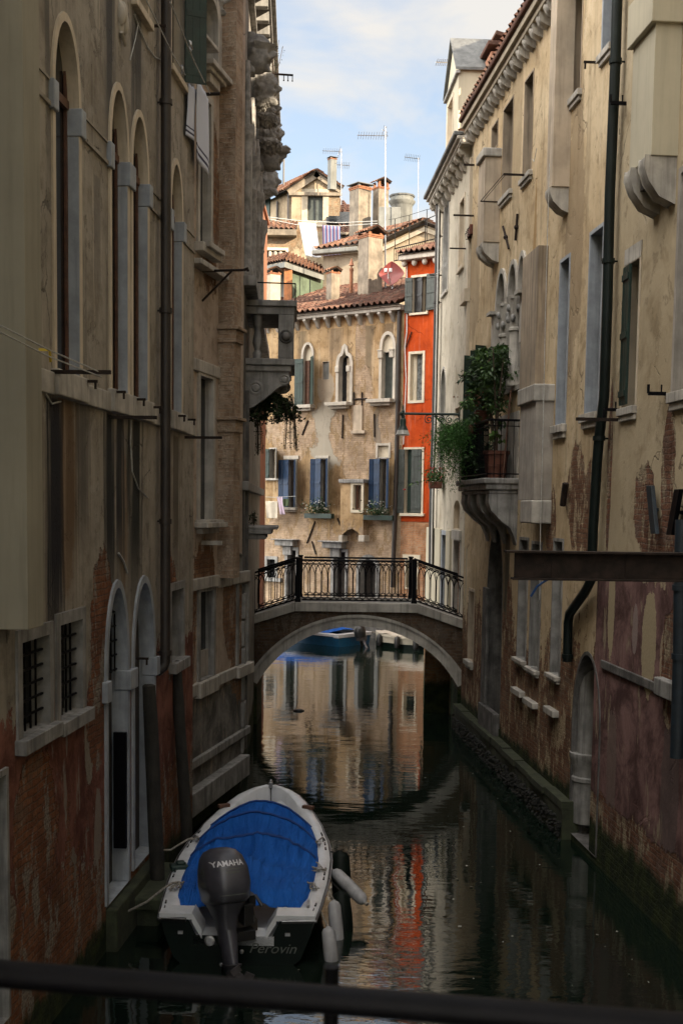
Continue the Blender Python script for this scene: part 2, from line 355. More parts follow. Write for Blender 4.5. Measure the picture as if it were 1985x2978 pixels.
def tilemat(name, a, b, c):
    g = G(name); uv = g.uv(); vm = g.t.nodes.new('ShaderNodeVectorMath'); vm.operation = 'FLOOR'; g.L(uv, vm.inputs[0])
    wn = g.t.nodes.new('ShaderNodeTexWhiteNoise'); wn.noise_dimensions = '2D'; g.L(vm.outputs[0], wn.inputs['Vector'])
    col = g.ramp(wn.outputs['Value'], [(0,a),(.5,b),(1,c)])
    n = g.noise(g.geo(), 2.5, 5, .65); col = g.mix(g.math('MULTIPLY', g.step(n,.42,.7), .75), col, (.05,.042,.034))
    k = g.noise(g.geo(), 22, 3, .6); col = g.mix(g.math('MULTIPLY', g.step(k,.55,.7),.5), col, (.16,.13,.09))
    return g.done(col, .9, g.bump(k,.4,.02), spec=.2)
M = {}
def mats():
    M['stone'] = simple('istrian_stone', (.42,.395,.355), .8, .22, 3, .3, streak=.5)
    M['stone_h'] = simple('dark_carved_stone', (.25,.24,.225), .85, .4, 7, .5)  # carved stone in a darker mottled grey
    M['stone_w'] = simple('white_istrian_stone', (.45,.41,.35), .75, .15, 3, .25, streak=.35)
    M['stone_b'] = simple('grey_weathered_stone', (.25,.245,.235), .8, .28, 4, .4, streak=.7)
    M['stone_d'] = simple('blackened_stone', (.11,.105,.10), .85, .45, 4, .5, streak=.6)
    M['jamb'] = simple('sky_tinted_jamb_stone', (.315,.345,.385), .75, .16, 4, .25, streak=.35)  # grey jamb stone with the skylight's blue put into its colour
    M['cream'] = simple('cream_painted_trim', (.55,.47,.36), .8, .12, 3, .15, streak=.3)
    M['oriel'] = simple('dull_greyish_render', (.29,.27,.21), .9, .1, .9, .12, streak=.2)
    M['cream2'] = simple('smooth_cream_render', (.45,.41,.31), .85, .1, .9, .1, streak=.15)
    M['grey_render'] = simple('grey_render', (.34,.31,.275), .9, .2, 2.5, .3, streak=.35)
    M['brown_render'] = simple('brown_stained_render', (.33,.265,.195), .9, .25, 1.2, .3, streak=.6)
    M['tan_render'] = simple('tan_render', (.46,.38,.29), .9, .16, 2, .25, streak=.4)
    M['iron'] = simple('black_iron', (.003,.003,.0045), .5, .3, 20, .1, spec=.1)
    M['rust'] = simple('rusty_iron', (.020,.013,.010), .75, .5, 9, .4, spec=.25)
    M['pipe'] = simple('dark_brown_pipe', (.028,.022,.019), .5, .3, 4, .1, streak=.3)
    M['pipe_g'] = simple('dark_green_pipe', (.005,.010,.009), .5, .3, 4, .1, streak=.3, spec=.25)
    M['pipe_w'] = simple('white_pipe', (.6,.6,.58), .5, .1, 4, .1)
    M['glass'] = simple('dark_window_glass', (.014,.016,.018), .12, .3, 2, 0, spec=.5)
    M['wood'] = simple('brown_window_wood', (.10,.045,.025), .6, .3, 12, .2)
    M['wood_o'] = simple('orange_stained_wood', (.27,.10,.03), .6, .35, 6, .2)
    M['wood_d'] = simple('dark_old_wood', (.035,.028,.022), .85, .4, 8, .4, streak=.4)
    M['sh_green'] = simple('dark_green_shutter_paint', (.008,.026,.02), .5, .3, 5, .1)
    M['sh_blue'] = simple('blue_shutter_paint', (.004,.027,.075), .5, .2, 5, .1)
    M['sh_grey'] = simple('grey_green_shutter_paint', (.045,.055,.05), .6, .25, 5, .1)
    M['sh_old'] = simple('peeling_grey_shutter_paint', (.13,.14,.14), .8, .6, 9, .4, streak=.8)
    M['curtain'] = simple('beige_curtain', (.33,.27,.2), .9, .15, 5, .1)
    M['mossy'] = simple('mossy_stone', (.03,.036,.018), .9, .5, 5, .6)
    M['frame_w'] = simple('muted_cream_trim', (.36,.31,.235), .9, .15, 4, .2)  # cream trim in a darker even tone
    M['plaster_w'] = simple('pale_lunette_plaster', (.55,.49,.38), .9, .12, 4, .2)
    M['gel'] = simple('white_gelcoat', (.58,.60,.63), .25, .08, 3, .05, spec=.5, streak=.12)
    M['tarp'] = None
    M['seam'] = simple('shaded_blue_seam', (.003,.035,.17), .8, .2, 5, .1)  # darker arcs put the fold shading along the hoops into colour
    M['black'] = simple('black_plastic', (.012,.012,.013), .4, .3, 12, .05)
    M['motor'] = simple('graphite_motor_paint', (.055,.055,.068), .32, .2, 6, .03, spec=.5)
    M['motor2'] = simple('dull_dark_metal', (.07,.065,.07), .45, .4, 9, .1, metal=.3)
    M['steel'] = simple('worn_steel', (.35,.35,.36), .35, .25, 9, .1, metal=.8)
    M['hull'] = simple('dark_green_hull', (.002,.006,.0045), .4, .3, 4, .05, spec=.15)
    M['hull_b'] = simple('blue_hull', (.010,.09,.20), .4, .15, 4, .05)
    M['fender'] = simple('grey_white_fender', (.33,.33,.345), .5, .15, 5, .1, streak=.3)
    M['fender_d'] = simple('dark_green_fender', (.003,.0065,.005), .55, .3, 5, .1, spec=.15)
    M['rope'] = simple('grey_rope', (.25,.23,.2), .9, .35, 40, .4)
    M['bricola'] = simple('dark_mooring_wood', (.020,.018,.014), .9, .45, 5, .7, streak=.5)
    M['leaf'] = simple('dark_leaf', (.036,.072,.024), .5, .5, 3, 0, spec=.35)
    M['leaf_l'] = simple('light_leaf', (.06,.12,.025), .5, .4, 3, 0, spec=.3)
    M['fern'] = simple('fern_leaf', (.045,.12,.026), .6, .45, 3, 0, spec=.2)
    M['ivy'] = simple('ivy_leaf', (.02,.035,.012), .6, .5, 3, 0, spec=.2)
    M['stem'] = simple('brown_stem', (.07,.05,.035), .9, .3, 9, .3)
    M['fl_red'] = simple('red_petal', (.45,.03,.03), .6, .3, 9, 0)
    M['fl_white'] = simple('white_petal', (.75,.74,.7), .6, .1, 9, 0)
    M['fl_pink'] = simple('pink_brown_petal', (.36,.17,.12), .7, .4, 9, 0)
    M['terra'] = simple('terracotta_pot', (.13,.048,.03), .8, .25, 7, .2)
    M['terra_r'] = simple('salmon_chimney_render', (.28,.125,.07), .85, .18, 3, .25, streak=.3)
    M['copper'] = simple('grey_lead_sheet', (.11,.112,.11), .6, .3, 3, .15, streak=.4)
    M['tile'] = tilemat('terracotta_roof_tiles', (.10,.042,.027), (.15,.068,.042), (.21,.12,.08))
    M['tile_d'] = tilemat('dark_roof_tiles', (.075,.035,.027), (.11,.052,.037), (.16,.09,.065))  # tile colour darkened to carry the shade of the roof closing the canal
    M['brickc'] = simple('chimney_brick', (.24,.10,.05), .9, .3, 9, .4, streak=.3)
    M['chim'] = simple('cream_chimney_render', (.20,.165,.125), .9, .4, 2.0, .4, streak=.4)
    M['chim_g'] = simple('grey_chimney_render', (.17,.172,.16), .9, .2, 2, .3, streak=.4)
    M['dish'] = simple('red_brown_dish_paint', (.18,.032,.028), .5, .12, 3, .02)
    M['grn_glass'] = simple('green_terrace_glass', (.10,.13,.09), .25, .35, 1.5, .02, spec=.5)
    M['cl_white'] = simple('white_cotton', (.55,.55,.57), .9, .06, 4, .1)
    M['cl_yel'] = simple('mustard_cotton', (.42,.31,.10), .9, .12, 6, .1)
    M['cl_crm'] = simple('cream_cotton', (.52,.47,.38), .9, .08, 6, .1)
    M['cl_lil'] = simple('lilac_cotton', (.45,.36,.45), .9, .08, 6, .1)
    M['cl_grn'] = simple('green_cotton', (.05,.075,.035), .9, .15, 6, .1)
    M['canvas'] = simple('beige_boat_canvas', (.42,.37,.31), .9, .12, 3, .2, streak=.2)
    M['lampg'] = simple('frosted_lamp_glass', (.55,.54,.50), .3, .08, 5, 0)
    M['line'] = simple('clothes_line', (.42,.42,.40), .8, .2, 20, 0)
    M['txt'] = simple('silver_lettering', (.55,.55,.58), .4, .05, 5, 0)
    M['txt_d'] = simple('faded_lettering', (.09,.10,.09), .6, .2, 15, 0)
    M['flotsam'] = simple('pale_flotsam', (.22,.22,.19), .8, .3, 9, 0)
    M['blue_pl'] = simple('blue_plastic_hose', (.01,.08,.28), .4, .15, 9, .05)
    M['blue_ir'] = simple('blue_painted_iron', (.008,.016,.024), .6, .4, 9, .2, streak=.4)
    M['mussel'] = simple('mussel_crust', (.012,.013,.011), .7, .6, 30, 1.0)
    # tarpaulin: faint weave and soft folds
    g = G('blue_tarpaulin'); v = g.obj(); n = g.noise(g.map(v,(3,1.2,2)), 1.6, 4, .6); k = g.noise(v, 5, 3)
    c = g.mix(g.step(n,.35,.7), (.005,.075,.34), (.008,.10,.42)); wr = g.noise(g.map(v,(9,1.6,3)), 1.4, 5, .62, .6); M['tarp'] = g.done(c, .7, g.bump(g.math('ADD', g.math('MULTIPLY',wr,1.0), g.math('MULTIPLY',k,.2)), .8, .09), spec=.2)
    def stripes(name, cols, n):
        g = G(name); s = g.sep(g.uv()); x = g.math('FRACT', g.math('MULTIPLY', s[0], n)); st = []
        for q, cc in enumerate(cols): st += [(q/len(cols)+.001, cc), ((q+1)/len(cols)-.001, cc)]
        return g.done(g.ramp(x, st), .9)
    M['cl_strip'] = stripes('striped_towel_cloth', [(.04,.05,.13),(.20,.07,.09),(.24,.26,.33),(.07,.09,.19)], 5)
    g = G('white_towel_with_two_dark_bands'); s = g.sep(g.uv()); a = g.math('MULTIPLY', g.step(s[1],.075,.08), g.math('SUBTRACT',1,g.step(s[1],.115,.12))); b = g.math('MULTIPLY', g.step(s[1],.17,.175), g.math('SUBTRACT',1,g.step(s[1],.2,.205)))
    M['cl_band'] = g.done(g.mix(g.math('MAXIMUM',a,b), (.56,.60,.70), (.03,.03,.07)), .9)
    # canal water
    g = G('canal_water'); p = g.geo()
    a = g.noise(g.map(p,(.8,1.7,1)), 1.1, 2, .45, .2); b = g.noise(g.map(p,(1.8,5.0,1),(4,1,0)), 1.5, 3, .5, .3); c = g.noise(g.map(p,(6,14,1),(1,8,0)), 1.6, 2, .5)
    amp = g.step(g.noise(g.map(p,(.25,.3,1),(7,3,0)), 1.0, 2), .35, .65)
    h = g.math('ADD', g.math('MULTIPLY',a,1.2), g.math('MULTIPLY', g.math('ADD', g.math('MULTIPLY',b,.58), g.math('MULTIPLY',c,.07)), g.math('ADD', .45, amp)))
    M['water'] = g.done((.004,.009,.006), .012, g.bump(h, .36, .012), spec=.5, IOR=2.1)
mats()
# ------------------------------------------------------------------ architecture helpers
def rect(u0,u1,z0,z1):
    if u0>u1: u0,u1=u1,u0
    return [(u0,z0),(u1,z0),(u1,z1),(u0,z1)]
def arch(u0,u1,z0,zs,zt,n=14):
    if u0>u1: u0,u1=u1,u0
    c=(u0+u1)/2; a=(u1-u0)/2
    return [(u0,z0),(u1,z0)]+[(c+a*math.cos(math.pi*k/n), zs+(zt-zs)*math.sin(math.pi*k/n)) for k in range(n+1)]
def ogee(u0,u1,z0,zs,zt,n=7):
    if u0>u1: u0,u1=u1,u0
    c=(u0+u1)/2; a=(u1-u0)/2; h=zt-zs; R=[]
    for k in range(n+1):
        t=k/n
        x=1-.42*(1-math.cos(t*math.pi/2))*1.0 if t<1 else .58
        R.append((x, .45*math.sin(t*math.pi/2)))
    for k in range(1,n+1):
        t=k/n; R.append((.58-.58*math.sin(t*math.pi/2)**.9 if t<1 else 0, .45+.55*(1-math.cos(t*math.pi/2))))
    return [(u0,z0),(u1,z0)]+[(c+a*x,zs+h*y) for x,y in R]+[(c-a*x,zs+h*y) for x,y in R[-2::-1]]
def gothic(u0,u1,z0,zs,zt,n=8):
    if u0>u1: u0,u1=u1,u0
    c=(u0+u1)/2; a=(u1-u0)/2
    R=[(math.cos(t*math.pi/2/n)**.8 if t<n else 0, math.sin(t*math.pi/2/n)**1.15) for t in range(n+1)]
    return [(u0,z0),(u1,z0)]+[(c+a*x,zs+(zt-zs)*y) for x,y in R]+[(c-a*x,zs+(zt-zs)*y) for x,y in R[-2::-1]]
def off(pts,d):
    n=len(pts); ar=sum(pts[i][0]*pts[(i+1)%n][1]-pts[(i+1)%n][0]*pts[i][1] for i in range(n)); sg=1 if ar>0 else -1; out=[]
    for i in range(n):
        p,q,r=Vector(pts[i-1]),Vector(pts[i]),Vector(pts[(i+1)%n]); a=(q-p); b=(r-q)
        if a.length<1e-6: a=b
        if b.length<1e-6: b=a
        a.normalize(); b.normalize(); na=Vector((a.y,-a.x))*sg; nb=Vector((b.y,-b.x))*sg; m=na+nb
        m = m/ max(.35, m.length_squared/2) if m.length>1e-6 else na
        out.append((q.x+m.x*d, q.y+m.y*d))
    return out
def wall(mb,F,outline,n=0,holes=None,mi=0,uoff=0):
    holes = F.holes if holes is None else holes
    us=[q[0] for q in outline]; lo,hi=min(us),max(us)
    hs=[h for h in holes if lo<sum(q[0] for q in h)/len(h)<hi]
    vs=[];fs=[]
    def loop(p): fs.append(list(range(len(vs),len(vs)+len(p)))); vs.extend(Vector(q) for q in p)
    loop(outline)
    for h in hs: loop(h)
    # a loose inner lattice keeps the triangles compact
    V2,E2,F2,_,_,_=delaunay_2d_cdt(vs,[],fs,1,1e-5)
    def inside(p,poly):
        c=False; k=len(poly)
        for i in range(k):
            a,b=poly[i],poly[(i+1)%k]
            if (a[1]>p[1])!=(b[1]>p[1]) and p[0]<(b[0]-a[0])*(p[1]-a[1])/(b[1]-a[1])+a[0]: c=not c
        return c
    keep=[]
    for f in F2:
        c=(sum(V2[i].x for i in f)/len(f), sum(V2[i].y for i in f)/len(f))
        if inside(c,outline) and not any(inside(c,h) for h in hs):
            a,b,d=[F.pt(V2[i].x,V2[i].y,n) for i in f[:3]]
            nn=(b-a).cross(d-a); nf=Vector((F.n.x,F.n.y,0))
            keep.append(tuple(f) if nn.dot(nf)>0 else tuple(f[::-1]))
    mb.add([F.pt(v.x,v.y,n) for v in V2], keep, [(v.x+uoff,v.y) for v in V2], mi)
def body(mb,F,u0,u1,z0,z1,D,mi=0,top=True):
    if u0>u1: u0,u1=u1,u0
    a=[F.pt(u0,z0,-.001),F.pt(u1,z0,-.001),F.pt(u1,z0,-D),F.pt(u0,z0,-D)]; b=[q+Vector((0,0,z1-z0)) for q in a]
    mb.add(a+b,[(1,2,6,5),(2,3,7,6),(3,0,4,7)]+([(4,5,6,7)] if top else []),None,mi)
def window(par,F,pts,depth=.15,fw=.08,proud=.03,fm='stone',pm='glass',name='window',label=None,sill=None,nobot=False,hole=True,pane='pane',bars=None,lintel=None,back=None):
    if hole: F.holes.append(pts)
    mb=MB(); o=off(pts,fw); k=len(pts)
    if nobot: o[0]=(o[0][0],pts[0][1]); o[1]=(o[1][0],pts[1][1])
    A=[F.pt(u,z,proud) for u,z in pts]; B=[F.pt(u,z,proud) for u,z in o]; Cc=[F.pt(u,z,-.02) for u,z in o]; Dd=[F.pt(u,z,-depth) for u,z in pts]
    rg=range(1,k) if nobot else range(k)
    def q(X,Y): mb.add(X+Y,[(i,(i+1)%k,k+(i+1)%k,k+i) for i in rg])
    q(A,B); q(B,Cc)
    mb.add(A+Dd,[(i,(i+1)%k,k+(i+1)%k,k+i) for i in range(k)])
    if lintel:
        (us,zs)=([p[0] for p in pts],[p[1] for p in pts]); mb.fbox(F,min(us)-lintel[0],max(us)+lintel[0],max(zs)+fw*.5,max(zs)+fw*.5+lintel[1],-.02,lintel[2])
    w=mb.build(name,M[fm],par,smooth=30)
    if label: w['label']=label
    if pm:
        m2=MB(); pp=off(pts,.004); m2.add([F.pt(u,z,-depth+.006) for u,z in pp],[tuple(range(k))]); m2.build(pane,M[pm],w)
    if sill:
        us=[p[0] for p in pts]; zb=min(p[1] for p in pts)
        m3=MB(); m3.fbox(F,min(us)-sill[0],max(us)+sill[0],zb-sill[2],zb-.004,-.05,sill[1]); 
        if len(sill)>3: m3.fbox(F,min(us)-sill[0]*.6,max(us)+sill[0]*.6,zb-sill[2]*1.7,zb-sill[2]-.002,-.05,sill[1]*.6)
        m3.build('sill',M[sill[4] if len(sill)>4 else fm],w,bevel=.008)
    if bars:
        us=[p[0] for p in pts]; zs=[p[1] for p in pts]; m4=MB(); nv,nh,r=bars
        for i in range(1,nv): x=min(us)+(max(us)-min(us))*i/nv; m4.tube([F.pt(x,min(zs),-depth*.35),F.pt(x,max(zs)-(.0),-depth*.35)],r,5)
        for i in range(1,nh): z=min(zs)+(max(zs)-min(zs))*i/nh; m4.tube([F.pt(min(us),z,-depth*.35+r),F.pt(max(us),z,-depth*.35+r)],r*1.2,5)
        m4.build('grille',M['iron'],w)
    return w
def shutter(par,F,u0,u1,z0,z1,n0,mat,ang=0,th=.035,hinge=0,slats=True,name='shutter'):
    """board shutter; hinge edge at u0, swung out by ang from lying flat on the wall"""
    mb=MB(); w=u1-u0; cs,sn=math.cos(ang),math.sin(ang)
    def pt(a,z,b): return F.pt(u0+a*cs-(b*sn)*(1 if w>0 else -1)*0, z, n0+abs(a)*sn+b*cs)
    def bx(a0,a1,za,zb,b0,b1):
        p=[pt(a0,za,b0),pt(a1,za,b0),pt(a1,za,b1),pt(a0,za,b1)]; mb.box8(p+[q+Vector((0,0,zb-za)) for q in p])
    nb=3
    for k in range(nb): bx(w*k/nb+.002*(1 if w>0 else -1), w*(k+1)/nb-.002*(1 if w>0 else -1), z0,z1,0,th)
    if slats:
        for t in (.08,.5,.92): bx(w*.04,w*.96,z0+(z1-z0)*t-.04,z0+(z1-z0)*t+.04,th,th+.018)
    return mb.build(name,M[mat],par,bevel=.004)
def bracket(par,F,u,z,L,r=.018,name='iron_arm',flat=True,m='rust',hook=False,n0=0):
    mb=MB()
    if flat: mb.fbox(F,u-r,u+r,z-r,z+r,n0-.03,n0+L)
    else: mb.tube([F.pt(u,z,n0-.03),F.pt(u,z,n0+L)],r,6)
    if hook: mb.tube([F.pt(u,z,n0+L-.02),F.pt(u,z-.09*hook,n0+L-.02)],r,6)
    return mb.build(name,M[m],par)
def downpipe(par,pts,r,m='pipe',bands=(),F=None):
    mb=MB(); mb.tube(pts,r,14); p=mb.build('downpipe',M[m],par,smooth=50)
    if bands:
        b=MB()
        for q in bands:
            q=Vector(q); b.lathe([(r+.004,-.03),(r+.016,-.03),(r+.016,.03),(r+.004,.03)],q,14)
            if F: b.tube([q,q-Vector((F.n.x,F.n.y,0))*.16],.012,5)
        b.build('pipe_clip',M[m],p,smooth=40)
    return p
def tile_roof(par,A,B,Cc,D,m='tile',name='roof',pitch=.21,row=.36,h=.045,thick=.07):
    A,B,Cc,D=map(Vector,(A,B,Cc,D)); nu=max(2,int((B-A).length/pitch)); nv=max(1,int((D-A).length/row)); S=6
    nrm=(B-A).cross(D-A).normalized()
    if nrm.z<0: nrm=-nrm
    mb=MB(); vs=[];uv=[];fs=[]
    rnd=random.Random(5); jit=[[rnd.uniform(-.012,.012) for _ in range(nu+1)] for _ in range(nv+1)]
    for j in range(nv):
        for e in (0,1):
            t=(j+e)/nv
            for i in range(nu*S+1):
                s=i/(nu*S); base=A.lerp(B,s).lerp(D.lerp(Cc,s),t)
                hh=h*math.cos(2*math.pi*i/S)+(.03*(1-e))+jit[j][i//S]
                vs.append(base+nrm*hh); uv.append((i/S-.49,j+.5))
    Wd=nu*S+1
    for j in range(nv):
        for i in range(nu*S): a=2*j*Wd+i; fs.append((a,a+1,a+Wd+1,a+Wd))
        if j<nv-1:
            for i in range(nu*S): a=(2*j+1)*Wd+i; fs.append((a,a+1,a+Wd+1,a+Wd))
    uv2=[(math.floor(x+.5)+.5,y) for x,y in uv]
    for f in fs: mb.add([vs[k] for k in f],[(0,1,2,3)],[(uv2[f[0]][0],uv2[f[0]][1])]*4)
    mb2=MB(); mb2.v=vs; mb2.f=[list(f) for f in fs]; mb2.uv=[[uv2[f[0]]]*4 for f in fs]; mb2.mi=[0]*len(fs)
    p=[q-nrm*thick for q in (A,B,Cc,D)]; p2=[q-nrm*(h+.005) for q in (A,B,Cc,D)]; mb2.box8(p+p2,1)
    return mb2.build(name,[M[m],M['wood_d']],par,smooth=60)
UPZ=Vector((0,0,1))
# ------------------------------------------------------------------ water and bed
mb=MB(); mb.add([(-400,-200,0),(400,-200,0),(400,900,0),(-400,900,0)],[(0,1,2,3)]); tag(mb.build('water',M['water']),kind='structure')
# ------------------------------------------------------------------ facade planes
F1=Fac((-3.45-.082*26,-26),(-3.45+.082*16.9,16.9),(1,0))
F2=Fac((-2.22,16.95),(-1.63,19.85),(1,0))
F3=Fac((-1.63,19.85),(-2.0,29.5),(1,0))
FR=Fac((4.783-.085*25.9,25.9),(4.783+.085*26,-26),(-1,0))
FWh=Fac((2.33,31.3),(2.60,26.15),(-1,0))
FT=Fac((-6.5,49.5),(2.06,43.45),(0,-1))
FO=Fac((2.06,43.45),(6.5,40.3),(0,-1))
# ------------------------------------------------------------------ left: near plastered house
def left_house():
    F=F1; h=thing('plastered_house','stained ochre plastered house with tall arched windows and two arched water doors','house',F.pt(F.uY(12),0,0))
    uS=lambda Y:F.uY(Y)
    M['w_left']=wallmat('stained_ochre_plaster',(.265,.238,.2),(.355,.322,.272),.6,.45,low=(2.95,1.5,(.16,.058,.04),(.235,.105,.075)),  # plaster and lower coat darkened to put the canal's shade into the colour
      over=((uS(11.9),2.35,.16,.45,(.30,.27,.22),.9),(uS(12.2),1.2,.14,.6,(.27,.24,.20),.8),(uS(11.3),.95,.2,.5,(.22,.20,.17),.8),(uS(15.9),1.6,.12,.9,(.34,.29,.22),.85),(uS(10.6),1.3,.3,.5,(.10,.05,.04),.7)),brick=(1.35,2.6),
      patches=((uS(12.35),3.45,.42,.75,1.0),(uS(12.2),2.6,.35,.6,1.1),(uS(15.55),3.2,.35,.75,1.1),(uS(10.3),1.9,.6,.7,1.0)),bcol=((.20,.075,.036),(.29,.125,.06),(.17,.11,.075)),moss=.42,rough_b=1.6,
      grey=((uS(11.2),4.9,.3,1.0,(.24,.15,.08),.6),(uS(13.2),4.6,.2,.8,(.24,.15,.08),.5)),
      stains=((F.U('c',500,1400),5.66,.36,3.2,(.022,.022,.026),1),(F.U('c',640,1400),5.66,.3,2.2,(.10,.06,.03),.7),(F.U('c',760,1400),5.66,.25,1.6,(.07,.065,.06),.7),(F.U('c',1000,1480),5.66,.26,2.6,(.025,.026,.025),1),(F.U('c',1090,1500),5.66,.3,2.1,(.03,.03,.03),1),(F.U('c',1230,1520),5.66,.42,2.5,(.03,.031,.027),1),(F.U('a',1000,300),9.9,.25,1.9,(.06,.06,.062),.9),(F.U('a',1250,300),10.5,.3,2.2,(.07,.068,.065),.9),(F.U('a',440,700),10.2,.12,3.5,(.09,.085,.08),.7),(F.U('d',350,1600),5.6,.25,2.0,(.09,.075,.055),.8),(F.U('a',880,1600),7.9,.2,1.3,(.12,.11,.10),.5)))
    zl=F.Z('c',980,1400)   # underside of the long ledge
    uE=F.uY(16.9)
    # tall arched windows
    arches=[(('a',490,1000),('a',706,1000)),(('a',1005,1300),('a',1152,1300)),(('a',1201,1500),('a',1336,1500)),(('b',300,1900),('b',397,1900))]
    zsp=F.Z('a',720,985)-.02; ztop=F.Z('a',1070,815)
    for k,(p,q) in enumerate(arches):
        u0,u1=F.U(*p),F.U(*q); w=window(h,F,arch(u0,u1,zl+.24,zsp,ztop),.125,.075,.02,'cream','glass',name='arched_window')
        j=MB()
        for u,sg in ((u0,-1),(u1,1)):
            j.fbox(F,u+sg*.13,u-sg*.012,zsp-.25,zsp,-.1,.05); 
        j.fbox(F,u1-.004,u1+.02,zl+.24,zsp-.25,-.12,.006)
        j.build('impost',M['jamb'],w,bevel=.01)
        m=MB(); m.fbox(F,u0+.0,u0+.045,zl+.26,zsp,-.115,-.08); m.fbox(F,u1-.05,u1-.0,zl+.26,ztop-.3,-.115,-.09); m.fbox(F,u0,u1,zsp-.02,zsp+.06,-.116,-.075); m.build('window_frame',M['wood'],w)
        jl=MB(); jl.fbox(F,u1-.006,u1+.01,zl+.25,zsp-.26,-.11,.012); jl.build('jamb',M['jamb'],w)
    m=MB(); us=[F.U(*a) for p in arches for a in p]
    segs=[(F.uY(8.2)+.01,us[0]-.13),(us[1]+.13,us[2]-.13),(us[3]+.13,us[4]-.13),(us[5]+.13,us[6]-.13),(us[7]+.13,uE)]
    for a,b in segs:
        if b-a>.05: m.fbox(F,a,b,zsp-.235,zsp-.2,-.02,.022); m.fbox(F,a,b,zsp-.02,zsp,-.02,.014)
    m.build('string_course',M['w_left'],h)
    m=MB(); m.fbox(F,F.uY(8.2)+.01,uE-.01,zl,zl+.2,-.02,.035); m.build('ledge',M['stone'],h,bevel=.012)
    m=MB()
    for k in range(0,4): m.fbox(F,us[2*k]-.12,us[2*k+1]+.1,zl+.004,zl+.235,-.02,.075)
    m.build('window_sill',M['stone'],h,bevel=.012)
    # barred basement windows
    for x0,x1,yt,yb in ((182,436,1160,2010),(533,738,1000,1850)):
        u0,u1=F.U('e',x0,yt),F.U('e',x1,1500); zt=F.Z('e',x0,yt); zb=F.Z('e',x0+30,yb)
        window(h,F,rect(u0,u1,zb,zt),.17,.11,.025,'stone_b','glass',name='barred_window',sill=(.14,.1,.13),bars=(5,6,.011))
    # arched water doors
    for k,(x0,x1,yt,yi,zb) in enumerate(((970,1152,655,1410,.5),(1214,1392,610,1290,.55))):
        u0,u1=F.U('e',x0,1400),F.U('e',x1,1400); zt=F.Z('e',(x0+x1)/2,yt); zs=F.Z('e',x1,yi)
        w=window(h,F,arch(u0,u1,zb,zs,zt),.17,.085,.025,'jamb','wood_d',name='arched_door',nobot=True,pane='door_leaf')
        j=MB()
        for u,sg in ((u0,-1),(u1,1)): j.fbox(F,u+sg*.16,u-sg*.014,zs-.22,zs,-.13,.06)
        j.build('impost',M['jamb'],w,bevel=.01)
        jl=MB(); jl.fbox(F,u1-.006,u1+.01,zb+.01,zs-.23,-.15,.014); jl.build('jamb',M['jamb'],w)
        if k==0:
            gr=MB()
            for i in range(6): gr.tube([F.pt(u0+.03,zs+.02+i*.16,-.1),F.pt(u1-.03,zs+.02+i*.16,-.1)],.012,5)
            for i in range(5): gr.tube([F.pt(u0+.1+i*.15,zs,-.1),F.pt(u0+.1+i*.15,zt-.12,-.1)],.01,5)
            gr.build('grille',M['iron'],w)
            bp=MB(); bp.fbox(F,u1-.1,u1-.05,.9,2.2,-.12,.02); bp.build('iron_bar',M['iron'],w)
    m=MB(); ud=F.U('e',1060,1500)
    m.fbox(F,F.U('e',960,1400),F.U('e',1400,1400)+.1,-.3,.46,-.22,.12); m.fbox(F,F.U('e',1130,1400),F.U('e',1400,1400)+.05,.2,.34,-.2,.42); m.fbox(F,F.U('e',1150,1400),F.U('e',1400,1400)-.02,-.3,.198,-.2,.36); m.build('water_step',M['mossy'],h,bevel=.02)
    # window beside the downpipe, window at the left edge, upper shuttered window
    u0,u1=F.U('f',300,900),F.U('f',408,900); window(h,F,rect(u0,u1,F.Z('f',350,1310),F.Z('f',380,665)),.2,.1,.02,'stone_b','glass',sill=(.08,.1,.14))
    u0,u1=F.U('D',-95,1500),F.U('D',3,1400); w=window(h,F,rect(u0,u1,.55,2.55),.06,.05,.03,'stone_b','sh_green',name='side_door',pane='door_leaf',nobot=True)
    u0,u1=F.U('a',1215,150),F.U('a',1335,150); zb=F.Z('a',1340,195); w=window(h,F,rect(u0,u1,zb,zb+1.5),.14,.07,.02,'cream','glass',sill=(.09,.07,.09))
    shutter(w,F,u1-.25,u1-.02,zb+.3,zb+1.5,.03,'sh_green',ang=.6)
    u0,u1=F.U('b',300,400),F.U('b',425,400); zb=F.Z('b',360,690); w=window(h,F,rect(u0,u1,zb,zb+1.7),.14,.07,.02,'cream','glass',sill=(.09,.06,.08))
    shutter(w,F,u1-.12,u1+.16,zb+.02,zb+1.75,.03,'sh_green',ang=1.1)
    m=MB(); m2=MB()
    uu,zz=F.uz('a',1100,170); 
    for dx,dz,a in ((-.06,.02,0),(.02,.06,.2),(.07,-.02,-.15)):
        m.ball(F.pt(uu+dx,zz+dz,.02),(.05,.05,.12),10,8)
    m.tube([F.pt(uu-.07,zz-.16,.03),F.pt(uu+.08,zz-.24,.03)],.02,6); m.ball(F.pt(uu,zz,0),(.04,.1,.2),10,8)
    m.build('carved_relief',M['stone_w'],h,smooth=60)
    # iron arms and hooks
    for p,L in ((('c',470,1040),.53),(('c',995,1452),.5),(('d',432,1637),.5)): bracket(h,F,F.U(*p),F.Z(*p),L,.017)
    for p in (('c',730,1125),('c',1000,1222),('c',1190,1290),('c',1345,1362),('d',320,1440),('d',415,1475),('a',1385,238),('e',1220,1300)): bracket(h,F,F.U(*p),F.Z(*p),.17,.013,'iron_hook',hook=.8)
    # downpipe
    u=F.U('e',1510,600,.1); pts=[F.pt(u,12.88,.1),F.pt(u,F.Z('e',1510,1330,.1),.1)]
    pts+= [F.pt(u-.01,pts[-1].z-.06,.08),F.pt(u-.05,pts[-1].z-.13,.0)]
